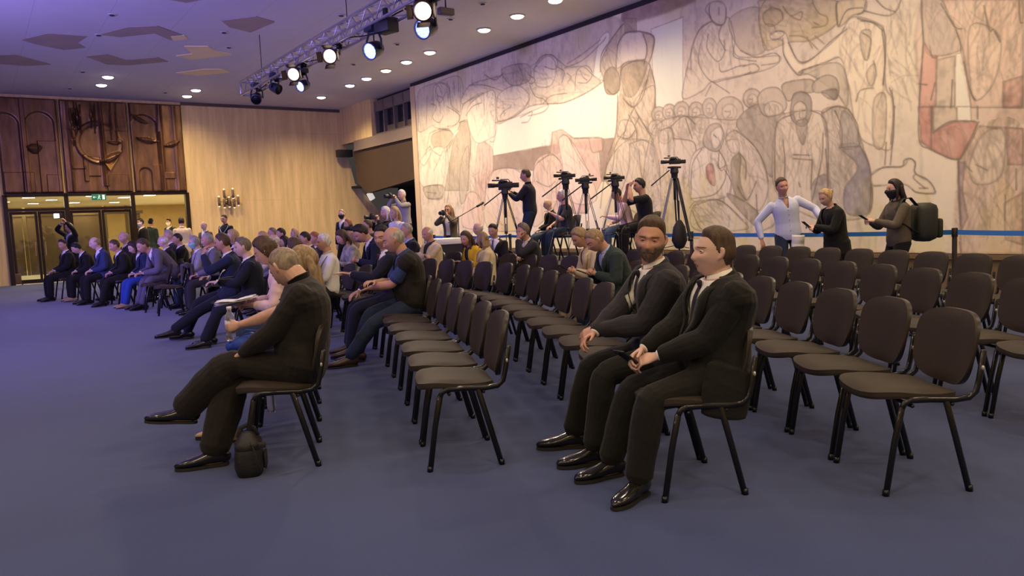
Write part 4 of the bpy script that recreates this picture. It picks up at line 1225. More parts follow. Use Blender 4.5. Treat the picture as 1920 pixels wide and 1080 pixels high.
def make_chair():
    c = thing('stacking_chair', '', 'chair')
    for s in (-1, 1):
        y = s * 0.245
        # front leg flows over into the side rail and the back upright
        MB().loft([(0.205, y, 0.0), (0.165, y, 0.25), (0.13, y, 0.415)], [(0.016, 0.010)] * 3, 10, (0, 1, 0)).lathe([(0, 0), (0.016, 0), (0.014, 0.03), (0, 0.031)], 10, Matrix.Translation((0.206, y, 0))).build('leg', M_FRAME, c)
        MB().loft([(-0.195, y, 0.0), (-0.13, y, 0.25), (-0.08, y, 0.435)], [(0.016, 0.010)] * 3, 10, (0, 1, 0)).lathe([(0, 0), (0.016, 0), (0.014, 0.03), (0, 0.031)], 10, Matrix.Translation((-0.196, y, 0))).build('leg', M_FRAME, c)
    fr = MB()
    for s in (-1, 1):
        y = s * 0.245
        path = [(0.13, y, 0.412), (0.118, y, 0.434), (0.09, y, 0.447), (0.0, y, 0.447), (-0.12, y, 0.440), (-0.19, y, 0.447), (-0.222, y, 0.475), (-0.236, y, 0.53), (-0.262, s * 0.235, 0.66)]
        fr.loft(path, [(0.015, 0.010)] * len(path), 10, (0, 1, 0))
    for x, z in ((0.08, 0.42), (-0.11, 0.42)):
        fr.loft([(x, -0.245, z), (x, 0.245, z)], [(0.010, 0.010)] * 2, 8)
    fr.build('frame', M_FRAME, c)
    # seat: rounded pad, waterfall front
    nu_, nv_ = 15, 15
    top, bot = [], []
    for i in range(nu_):
        for j in range(nv_):
            a, b = -1 + 2 * i / (nu_ - 1), -1 + 2 * j / (nv_ - 1)
            k = 4.2
            n_ = (abs(a) ** k + abs(b) ** k) ** (1 / k)
            m_ = max(abs(a), abs(b))
            q = m_ / n_ if n_ > 0 else 1
            x, y = a * q, b * q
            X = 0.025 + x * 0.215
            Y = y * (0.236 - 0.012 * (1 - x) / 2)
            e = max(0, 1 - (abs(x) ** 6 + abs(y) ** 6))
            z = 0.452 + 0.012 * (x > -2) * (-(1 - y * y) * 0.6) + 0.022 * e ** 0.4 + 0.014 * math.sin(1.7 * x + 0.5) - 0.028 * max(0, x - 0.45) ** 1.5
            top.append(V((X, Y, z + 0.012)))
            bot.append(V((X, Y, z - 0.018 - 0.012 * e)))
    N = nu_ * nv_
    idx = lambda i, j: i * nv_ + j
    ft = [(idx(i, j), idx(i + 1, j), idx(i + 1, j + 1), idx(i, j + 1)) for i in range(nu_ - 1) for j in range(nv_ - 1)]
    rim = [idx(i, 0) for i in range(nu_)] + [idx(nu_ - 1, j) for j in range(1, nv_)] + [idx(i, nv_ - 1) for i in range(nu_ - 2, -1, -1)] + [idx(0, j) for j in range(nv_ - 2, 0, -1)]
    L = len(rim)
    s = MB().add(top, ft)
    mid = [top[r] * 0.35 + bot[r] * 0.65 for r in rim]
    s2 = MB()
    s.add([top[r] for r in rim] + mid, [(k, k + L, (k + 1) % L + L, (k + 1) % L) for k in range(L)])
    seat = s.build('seat', M_FAB, c)
    s2.add([p for p in bot], [tuple(reversed(f)) for f in ft])
    s2.add(mid + [bot[r] for r in rim], [(k, k + L, (k + 1) % L + L, (k + 1) % L) for k in range(L)])
    s2.build('seat_shell', M_SHELL, seat)
    # backrest
    fp, bp_ = [], []
    for i in range(nu_):
        for j in range(nv_):
            a, b = -1 + 2 * i / (nu_ - 1), -1 + 2 * j / (nv_ - 1)   # a up, b across
            k = 3.4 if a > 0 else 2.9
            n_ = (abs(a) ** k + abs(b) ** k) ** (1 / k)
            q = max(abs(a), abs(b)) / n_ if n_ > 0 else 1
            h_, y_ = a * q, b * q
            z = 0.648 + h_ * 0.180
            Y = y_ * (0.236 - 0.018 * max(0, -h_))
            x = -0.262 - 0.19 * (z - 0.648) + 0.045 * y_ * y_
            e = max(0, 1 - (abs(h_) ** 5 + abs(y_) ** 5)) ** 0.45
            fp.append(V((x + 0.006 + 0.016 * e, Y, z)))
            bp_.append(V((x - 0.008 - 0.010 * e, Y, z)))
    bk = MB().add(fp, [tuple(reversed(f)) for f in ft])
    mid = [fp[r] * 0.6 + bp_[r] * 0.4 for r in rim]
    bk.add([fp[r] for r in rim] + mid, [(k, (k + 1) % L, (k + 1) % L + L, k + L) for k in range(L)])
    bo = bk.build('backrest', M_FAB, c)
    sh = MB().add(bp_, ft)
    sh.add(mid + [bp_[r] for r in rim], [(k, (k + 1) % L, (k + 1) % L + L, k + L) for k in range(L)])
    sh.build('back_shell', M_SHELL, bo)
    for sgn in (-1, 1):
        MB().loft([(-0.246, sgn * 0.250, 0.585), (-0.246, sgn * 0.258, 0.585)], [(0.007, 0.012)] * 2, 10, (0, 0, 1)).build('bolt_cap', mat('bolt cap', (0.6, 0.58, 0.52), 0.3, 0.6), c)
    return c


CH0 = make_chair()
ch_used = [False]


def chair(x, y, face, label, group):
    """face = heading angle of the sitter"""
    if not ch_used[0]:
        o = CH0
        ch_used[0] = True
    else:
        o = copy_tree(CH0)
    o.location = (x, y, 0)
    o.rotation_euler = (0, 0, face)
    o['label'] = label
    o['group'] = group
    return o


ORD = ['nearest', 'second', 'third', 'fourth', 'fifth', 'sixth', 'seventh', 'eighth', 'ninth', 'tenth', 'eleventh', 'twelfth', 'thirteenth', 'fourteenth', 'fifteenth', 'sixteenth', 'seventeenth', 'eighteenth', 'nineteenth', 'twentieth']
PITCH_C = 0.545


def row(x, y, az0, daz, n, t0=0.5, skip=()):
    """chair centres along a curved row: start point of the near end, bearing az, returns list of (x, y, heading)"""
    out = []
    az = az0
    px_, py_ = x, y
    for i in range(n):
        dx, dy = math.sin(az), math.cos(az)
        px_ += dx * PITCH_C * (t0 if i == 0 else 1)
        py_ += dy * PITCH_C * (t0 if i == 0 else 1)
        out.append((px_, py_, math.atan2(math.sin(az), -math.cos(az))))
        az += daz(i) if callable(daz) else daz
    return out


R_ = math.radians
ROWS = {}
# near ends measured from the carpet under the chair feet
ROWS['A'] = row(-1.331, 4.177, -0.234, -0.004, 6)
ROWS['B'] = row(-0.283, 4.076, -0.194, lambda i: -0.012 if i < 7 else -0.06, 15)
ROWS['C'] = row(0.885, 3.484, -0.145, lambda i: -0.010 if i < 9 else (-0.13 if i < 11 else -0.02), 19)
ROWS['D'] = row(1.909, 3.427, -0.042, lambda i: -0.021 if i < 10 else (-0.12 if i < 12 else -0.02), 20)
ROWS['E'] = row(3.15, 4.12, 0.0, lambda i: -0.035 if i < 6 else -0.022, 14)
ROWS['F'] = row(4.50, 6.05, -0.12, -0.028, 11)
RN = {'A': 'front row', 'B': 'second row', 'C': 'third row', 'D': 'fourth row', 'E': 'fifth row', 'F': 'back row by the mural'}
RD = {'A': 'front row', 'B': 'second row', 'C': 'third row',
      'D': 'fourth row', 'E': 'fifth row', 'F': 'last row'}
TAKEN = {('A', 0): 'black chair the man in the black shirt sits on', ('A', 1): 'black chair under the long-haired woman beside the man in black',
         ('B', 6): 'black chair under the bald man in a black vest', ('B', 7): 'black chair under the man with the dark red tie',
         ('C', 0): 'black chair the clean-shaven man in a black suit sits on', ('C', 1): 'black chair the bearded man in a grey suit sits on'}
for k_, lst in ROWS.items():
    for i, (x, y, fa) in enumerate(lst):
        lab = TAKEN.get((k_, i)) or 'black padded chair, %s in from the near end of the %s' % (ORD[i], RD[k_])
        chair(x, y, fa, lab, 'chairs of the ' + RN[k_])
# ------------------------------------------------------------------ people
def rotm(axis, ang):
    return Matrix.Rotation(ang, 3, V(axis))


def bez(a, b, c, n=4):
    return [a * (1 - t) ** 2 + b * 2 * t * (1 - t) + c * t * t for t in np.linspace(0, 1, n)]


def ik(S, Tg, a, b, pole):
    d = Tg - S
    L = d.length
    mx = (a + b) * 0.995
    if L > mx:
        Tg = S + d * (mx / L)
        d = Tg - S
        L = mx
    L = max(L, abs(a - b) + 0.02)
    x = (a * a - b * b + L * L) / (2 * L)
    h = math.sqrt(max(a * a - x * x, 0))
    t = d.normalized()
    p = pole - t * pole.dot(t)
    if p.length < 1e-4:
        p = V((0, 0, -1)) - t * t.z * -1
    p.normalize()
    return S + t * x + p * h, Tg


def limb(S, E, Wt, ra, rb, rc, rd, cut=1.0, start=0.0):
    """points and radii of a bent limb S-E-Wt: radii at start, before joint, after joint, end"""
    A = S.lerp(E, start)
    e1, e2 = S.lerp(E, 0.86), E.lerp(Wt, 0.14)
    end = E.lerp(Wt, cut)
    pts = [A, S.lerp(E, start + (0.86 - start) * 0.35), S.lerp(E, start + (0.86 - start) * 0.7)]
    rad = [ra, ra * 0.65 + rb * 0.35, ra * 0.3 + rb * 0.7]
    jb = bez(e1, E, e2, 4)
    pts += jb
    rad += [rb, (rb + rc) / 2 * 0.99, (rb + rc) / 2, rc]
    for q in (0.4, 0.72, 1.0):
        pts.append(e2.lerp(end, q))
        rad.append(rc * (1 - q) + rd * q if q > 0.5 else rc * 0.85 + rd * 0.15 + 0.002)
    return pts, rad


class Body:
    """joints and profile of one posed figure in its own axes (+X ahead, +Y to its left)"""

    def __init__(s, P):
        g = P.get
        s.P = P
        s.stand = g('stand', False)
        s.sc = g('sc', 1.0)
        s.fat = g('fat', 1.0)
        s.belly = g('belly', 0.0)
        s.sw = g('sw', 1.0)
        hipz = g('hipz', 0.92 if s.stand else 0.575)
        s.pel = V((g('plx', 0.0), 0, hipz))
        l0, l1 = R_(g('l0', 2 if s.stand else -8)), R_(g('l1', 4 if s.stand else 12))
        sd = R_(g('side', 0))
        tw = R_(g('twist', 0))
        L = 0.50
        N = 20
        s.sp, s.fr = [], []
        p = s.pel.copy()
        for i in range(N + 1):
            q = i / N
            a = l0 + (l1 - l0) * q
            t = V((math.sin(a), -math.sin(sd * (0.3 + 0.7 * q)), math.cos(a))).normalized()
            yaw = tw * q
            f = V((math.cos(yaw), math.sin(yaw), 0))
            f = (f - t * f.dot(t)).normalized()
            s.sp.append(p.copy())
            s.fr.append((t, f, t.cross(f)))
            p = p + t * (L / N)
        s.N = N
        # head
        nb, (t, f, l) = s.sp[-1], s.fr[-1]
        hy, hp, hr = R_(g('hyaw', 0)), R_(g('hpit', 5)), R_(g('hrol', 0))
        H = rotm((0, 0, 1), hy) @ rotm((0, 1, 0), hp) @ rotm((1, 0, 0), hr)
        s.H = H
        s.hc = nb + t * (0.055 + g('neck', 0.0)) + (H @ V((0, 0, 1))) * 0.104 + f * 0.008 + (H @ V((1, 0, 0))) * 0.02
        s.top = s.hc + (H @ V((0, 0, 1))) * 0.118
        # arms
        sw = 0.172 * s.sw
        c, (t, f, l) = s.spine(0.86)
        s.S = {}
        s.E, s.Wr = {}, {}
        for k, sg in (('l', 1), ('r', -1)):
            sh = c + l * (sg * sw) + f * g('shf', 0.0) + t * g('shr', 0.0)
            tgt = g(k + 'h', None)
            if tgt is None:
                tgt = (0.05, sg * 0.24, 0.80) if s.stand else (0.30, sg * 0.10, 0.66)
            pole = V(g(k + 'p', (-0.35, sg * 0.6, -0.7)))
            e, w_ = ik(sh, V(tgt), 0.285, 0.25, pole)
            s.S[k], s.E[k], s.Wr[k] = sh, e, w_
        # legs
        s.Hp, s.K, s.A = {}, {}, {}
        t, f, l = s.fr[0]
        for k, sg in (('l', 1), ('r', -1)):
            hp_ = s.pel + V((0, sg * 0.088, -0.02))
            tgt = g(k + 'f', None)
            if tgt is None:
                tgt = (0.0, sg * 0.10, 0.09) if s.stand else (0.44, sg * 0.13, 0.09)
            kn, an = ik(hp_, V(tgt), 0.435, 0.415, V(g(k + 'kp', (1, 0.15 * sg, 0.35))))
            s.Hp[k], s.K[k], s.A[k] = hp_, kn, an

    def spine(s, q):
        if q < 0:
            t, f, l = s.fr[0]
            return s.sp[0] + t * (q * 0.5), s.fr[0]
        x = min(q, 1.0) * s.N
        i = min(int(x), s.N - 1)
        r = x - i
        p = s.sp[i].lerp(s.sp[i + 1], r)
        if q > 1:
            p = p + s.fr[-1][0] * ((q - 1) * 0.5)
        return p, s.fr[min(i + (r > 0.5), s.N)]

    PR_S = (-0.20, -0.10, 0.0, 0.15, 0.30, 0.50, 0.68, 0.80, 0.88, 0.94, 1.0)
    PR_A = (0.120, 0.150, 0.168, 0.160, 0.152, 0.160, 0.172, 0.176, 0.160, 0.110, 0.065)
    PR_B = (0.095, 0.110, 0.118, 0.115, 0.108, 0.112, 0.120, 0.112, 0.095, 0.076, 0.062)

    def prof(s, q):
        a = np.interp(q, s.PR_S, s.PR_A) * s.fat
        b = np.interp(q, s.PR_S, s.PR_B) * (0.5 + 0.5 * s.fat)
        bel = s.belly * math.exp(-((q - 0.28) / 0.22) ** 2)
        bust = s.P.get('bust', 0.0) * math.exp(-((q - 0.62) / 0.12) ** 2)
        fw = bel * 0.6 + bust * 0.6 + 0.010
        if q > 0.6:
            a *= 1 + (s.sw - 1) * min(1, (q - 0.6) / 0.2)
        return a, b + bel * 0.5 + bust * 0.4, fw

    def torso_pt(s, q, th, off=0.0):
        """th = angle from straight ahead towards the figure's left"""
        c, (t, f, l) = s.spine(q)
        a, b, fw = s.prof(q)
        return c + f * (fw + (b + off) * math.cos(th)) + l * ((a + off) * math.sin(th))

    def torso(s, mb, q0, q1, off=0.0, n=20, k=1.0):
        qs = [q for q in np.linspace(q0, q1, 16)]
        ring = []
        for q in qs:
            ring.append([s.torso_pt(q, 2 * PI * j / n, off) if k == 1 else s.spine(q)[0].lerp(s.torso_pt(q, 2 * PI * j / n, 0), k) for j in range(n)])
        vs = [p for r in ring for p in r]
        fs = []
        for i in range(len(qs) - 1):
            for j in range(n):
                j2 = (j + 1) % n
                fs.append((i * n + j, i * n + j2, (i + 1) * n + j2, (i + 1) * n + j))
        fs.append(tuple(reversed(range(n))))
        o = (len(qs) - 1) * n
        fs.append(tuple(range(o, o + n)))
        return mb.add(vs, fs)


def gauss(x, s):
    return np.exp(-(x / s) ** 2)


_HG = {}


def head_grid(female, nlon, nlat, jaw=1.0, nose=1.0):
    key = (female, nlon, nlat, jaw, nose)
    if key in _HG:
        return _HG[key]
    lon = np.linspace(-PI, PI, nlon + 1)[:-1]
    lon = lon - 0.45 * np.sin(lon) * 0.9            # denser ahead
    lat = np.linspace(-PI / 2, PI / 2, nlat + 2)[1:-1]
    LO, LA = np.meshgrid(lon, lat)
    x = np.cos(LA) * np.cos(LO)
    y = np.cos(LA) * np.sin(LO)
    z = np.sin(LA)
    # rounder crown, flat sides
    X, Y, Z = x * 0.098, y * 0.077, z * 0.118
    low = np.clip(-Z / 0.118, 0, 1)
    Y *= 1 - (0.30 if female else 0.24 / jaw) * low ** 1.6
    bk = np.clip(-x, 0, 1)
    X += bk * 0.050 * low ** 1.2                   # nape
    X -= bk * 0.006 * gauss(Z - 0.03, 0.05)        # occiput
    fr = np.clip(x, 0, 1) ** 0.8
    # face front plane
    X += fr * (0.012 * low - 0.008 * np.clip(Z / 0.118, 0, 1) ** 2)
    X -= fr * 0.010 * gauss(Y, 0.2) * gauss(Z - 0.005, 0.02) * 0.4
    for sg in (1, -1):
        X -= fr * 0.013 * gauss(Y - sg * 0.032, 0.017) * gauss(Z - 0.006, 0.012)
        X += fr * 0.005 * gauss(Y - sg * 0.042, 0.020) * gauss(Z + 0.022, 0.016)
        X -= fr * 0.004 * gauss(Y - sg * 0.045, 0.014) * gauss(Z + 0.062, 0.02)
    X += fr * (0.003 if female else 0.007) * gauss(Z - 0.028, 0.010) * gauss(Y, 0.055)
    ng = np.clip((0.020 - Z) / 0.056, 0, 1) * (1 / (1 + np.exp(-(Z + 0.041) / 0.0025)))
    X += fr * nose * (0.006 + 0.0185 * ng) * gauss(Y, 0.0085 + 0.006 * ng) * ((Z < 0.03) & (Z > -0.06))
    X += fr * 0.0032 * gauss(Z + 0.058, 0.0055) * gauss(Y, 0.020)
    X += fr * 0.0030 * gauss(Z + 0.071, 0.006) * gauss(Y, 0.018)
    X -= fr * 0.005 * gauss(Z + 0.0645, 0.003) * gauss(Y, 0.022)
    X -= fr * 0.003 * gauss(Z + 0.082, 0.007) * gauss(Y, 0.02)
    X += fr * 0.013 * jaw * gauss(Z + 0.098, 0.017) * gauss(Y, 0.022)
    _HG[key] = (X, Y, Z)
    return _HG[key]


def grid_faces(nlat, nlon):
    fs = []
    for i in range(nlat - 1):
        for j in range(nlon):
            j2 = (j + 1) % nlon
            fs.append((i * nlon + j, i * nlon + j2, (i + 1) * nlon + j2, (i + 1) * nlon + j))
    fs.append(tuple(reversed(range(nlon))))
    o = (nlat - 1) * nlon
    fs.append(tuple(range(o, o + nlon)))
    return fs


def sstep(a, b, x):
    t = np.clip((x - a) / (b - a), 0, 1)
    return t * t * (3 - 2 * t)


def hair_mask(style, X, Y, Z):
    """signed height above the hair line"""
    ln = np.interp(X, (-0.10, -0.06, -0.03, 0.0, 0.018, 0.03, 0.055, 0.075, 0.1), (-0.075, -0.072, -0.045, -0.004, 0.010, 0.040, 0.076, 0.090, 0.095)) - 0.010 * gauss(Y, 0.03) * (X > 0.03)
    h = Z - ln
    if style in ('short', 'quiff', 'messy'):
        return h
    if style == 'recede':
        ln2 = np.interp(X, (-0.10, -0.06, -0.03, 0.0, 0.03, 0.05, 0.1), (-0.075, -0.072, -0.045, 0.0, 0.055, 0.085, 0.1))
        return Z - ln2
    if style == 'fringe':                    # bald crown, hair round the sides
        return np.minimum(h, 0.062 - Z - 0.25 * np.clip(X + 0.02, -0.1, 1)) - 0.004
    if style in ('bob', 'long', 'bun', 'curly'):
        ln3 = np.interp(X, (-0.10, -0.05, -0.01, 0.02, 0.045, 0.07, 0.1), (-0.11, -0.11, -0.10, -0.01, 0.066, 0.082, 0.086))
        if style == 'bun':
            ln3 = np.maximum(ln3, ln - 0.02)
        return Z - ln3
    return Z - 9


TRIMS = {}


def cloth(name, col, rough=0.85, sheen=0.08, bump=0.35, noise=0.12):
    return mat('cloth ' + name, col, rough, 0, sheen=sheen, noise=noise, scale=14, bump=bump, bscale=35, spec=0.25)


def skin(tone):
    c = {'a': (0.60, 0.35, 0.25), 'b': (0.54, 0.29, 0.195), 'c': (0.66, 0.42, 0.33), 'd': (0.54, 0.28, 0.19)}[tone]
    return mat('skin ' + tone, c, 0.5, noise=0.10, scale=18, spec=0.4)


HAIRC = {'dark': (0.022, 0.014, 0.010), 'brown': (0.075, 0.042, 0.022), 'grey': (0.34, 0.31, 0.28), 'white': (0.68, 0.64, 0.58), 'blond': (0.46, 0.31, 0.15), 'light': (0.30, 0.20, 0.11), 'red': (0.33, 0.12, 0.045), 'mix': (0.17, 0.125, 0.095), 'sand': (0.27, 0.205, 0.14), 'black': (0.012, 0.010, 0.010)}


def hairm(k):
    return mat('hair ' + k, HAIRC[k], 0.55, noise=0.45, scale=60, stretch=(1, 1, 0.25), bump=0.5, bscale=110, spec=0.4)


def finger(mb, base, d, nrm, lens, curl, r):
    """chain of three bones bending towards -nrm"""
    ax = d.cross(nrm).normalized()
    pts, rad = [base], [r]
    p = base.copy()
    dd = d.copy()
    for i, L in enumerate(lens):
        dd = rotm(ax, -curl * (0.75 if i == 0 else 1.0)) @ dd
        p = p + dd * L
        pts.append(p.copy())
        rad.append(r * (0.95, 0.88, 0.74)[i])
    mb.loft(pts, rad, 8)


def hand(mb, w, d, nrm, side, curl=0.5, thumb=0.5, spread=0.10, sc=1.0):
    """w wrist, d pointing direction, nrm back-of-hand direction, side +1 left hand"""
    d = d.normalized()
    nrm = (nrm - d * nrm.dot(d)).normalized()
    x = nrm.cross(d).normalized()              # across the palm, to the figure's left when palm down
    th = -side                                  # thumb lies inward (palm down)
    k = sc
    mb.loft([w - d * 0.01 * k, w + d * 0.02 * k, w + d * 0.05 * k, w + d * 0.085 * k], [(0.024 * k, 0.019 * k), (0.033 * k, 0.017 * k), (0.041 * k, 0.0155 * k), (0.040 * k, 0.013 * k)], 12, nrm, 1)
    Ls = ((0.040, 0.026, 0.020), (0.045, 0.029, 0.021), (0.041, 0.027, 0.020), (0.031, 0.020, 0.018))
    for i in range(4):
        o = (1.5 - i) * 0.0205
        b = w + d * (0.086 - 0.004 * abs(i - 1.2)) * k + x * (th * o * k)
        dd = (d + x * (th * (1.5 - i) * spread * 0.5)).normalized()
        finger(mb, b, dd, nrm, [q * k for q in Ls[i]], curl * (0.9 + 0.1 * i), 0.0088 * k if i < 3 else 0.0078 * k)
    tb = w + d * 0.028 * k + x * (th * 0.030 * k) - nrm * 0.006 * k
    td = (d * 0.75 + x * (th * 0.75) - nrm * 0.45 * thumb).normalized()
    ax = td.cross(nrm).normalized()
    pts = [tb - td * 0.01 * k, tb + td * 0.030 * k]
    t2 = (td * 0.8 + d * 0.5 - nrm * 0.4 * thumb).normalized()
    pts.append(pts[-1] + t2 * 0.032 * k)
    t3 = (t2 + d * 0.3 - x * (th * 0.25)).normalized()
    pts.append(pts[-1] + t3 * 0.026 * k)
    mb.loft(pts, [0.014 * k, 0.0115 * k, 0.0098 * k, 0.0082 * k], 8)


def wrinkle(me, amp, freq=9.0, seed=0.0, stretch=(1, 1, 0.5)):
    n = len(me.vertices)
    co = np.empty(n * 3)
    me.vertices.foreach_get('co', co)
    co = co.reshape(-1, 3)
    nr = np.empty(n * 3)
    me.vertices.foreach_get('normal', nr)
    nr = nr.reshape(-1, 3)
    d = np.empty(n)
    for i in range(n):
        p = V((co[i, 0] * freq * stretch[0] + seed, co[i, 1] * freq * stretch[1], co[i, 2] * freq * stretch[2]))
        a = mnoise.noise(p)
        d[i] = (1 - abs(a) * 2.2) * 0.7 + mnoise.noise(p * 2.3) * 0.4
    co += nr * (d * amp)[:, None]
    me.vertices.foreach_set('co', co.ravel())
    me.update()


def cut(me, fn):
    """drop the faces whose centre satisfies fn"""
    bm = bmesh.new()
    bm.from_mesh(me)
    kill = [f for f in bm.faces if fn(f.calc_center_median())]
    bmesh.ops.delete(bm, geom=kill, context='FACES')
    rim = [(v, [e.other_vert(v) for e in v.link_edges if e.is_boundary]) for v in bm.verts if v.is_boundary]
    for _ in range(14):                       # even out the cut edge
        new = [(v, v.co.lerp((nb_[0].co + nb_[1].co) / 2, 0.6)) for v, nb_ in rim if len(nb_) == 2]
        for v, c in new:
            v.co = c
    bm.to_mesh(me)
    bm.free()
    me.update()


def shoe(foot_a, heel_dir, m, root, sole_m, k=1.0, tilt=0.0, name='shoe', female=False):
    """ankle point, toe direction (may point down or up)"""
    d = V(heel_dir).normalized()
    up = V((0, 0, 1))
    if abs(d.dot(up)) > 0.9:
        up = V((-1, 0, 0))
    up = (up - d * up.dot(d)).normalized()
    o = foot_a - up * (0.085 * k)
    mb = MB()
    secs = [(-0.075, 0.028, 0.030), (-0.055, 0.035, 0.040), (-0.02, 0.037, 0.046), (0.03, 0.038, 0.040), (0.08, 0.043, 0.030), (0.13, 0.046, 0.024), (0.17, 0.040, 0.020), (0.20, 0.026, 0.015), (0.212, 0.012, 0.010)]
    pts = [o + d * (s_[0] * k) + up * (s_[2] * k + 0.014 * k) for s_ in secs]
    mb.loft(pts, [(s_[1] * k, s_[2] * k) for s_ in secs], 14, up, 1, None, 2.4)
    if not female:
        mb.loft([o + d * (-0.012 * k) + up * (0.06 * k), o + d * (-0.018 * k) + up * (0.098 * k)], [(0.037 * k, 0.044 * k), (0.036 * k, 0.040 * k)], 12, d, 1)
    u = mb.build(name, m, root)
    sb = MB()
    poly = [(-0.082, 0.0), (-0.07, 0.028), (-0.03, 0.034), (0.03, 0.033), (0.08, 0.042), (0.13, 0.047), (0.18, 0.038), (0.213, 0.018), (0.218, 0), (0.213, -0.018), (0.18, -0.038), (0.13, -0.047), (0.08, -0.042), (0.03, -0.033), (-0.03, -0.034), (-0.07, -0.028)]
    sd = up.cross(d)
    n = len(poly)
    vs = [o + d * (x * k) + sd * (y * k) + up * (0.014 * k) for x, y in poly] + [o + d * (x * k) + sd * (y * k) + up * 0.0 for x, y in poly]
    sb.add(vs, [tuple(range(n)), tuple(reversed(range(n, 2 * n)))] + [(i, i + n, (i + 1) % n + n, (i + 1) % n) for i in range(n)])
    hl = [(-0.08, 0), (-0.07, .027), (-0.025, .032), (-0.02, 0), (-0.025, -.032), (-0.07, -.027)]
    sb.build('sole', sole_m, u, False)
    if not female:
        lc = MB()
        for i in range(3):
            b = o + d * ((0.035 + 0.02 * i) * k) + up * ((0.092 - 0.012 * i) * k)
            lc.loft([b - sd * (0.018 * k), b + up * 0.004, b + sd * (0.018 * k)], [0.0025 * k] * 3, 6)
        lc.build('laces', mat('laces', (0.01, 0.01, 0.01), 0.7), u)
    return u


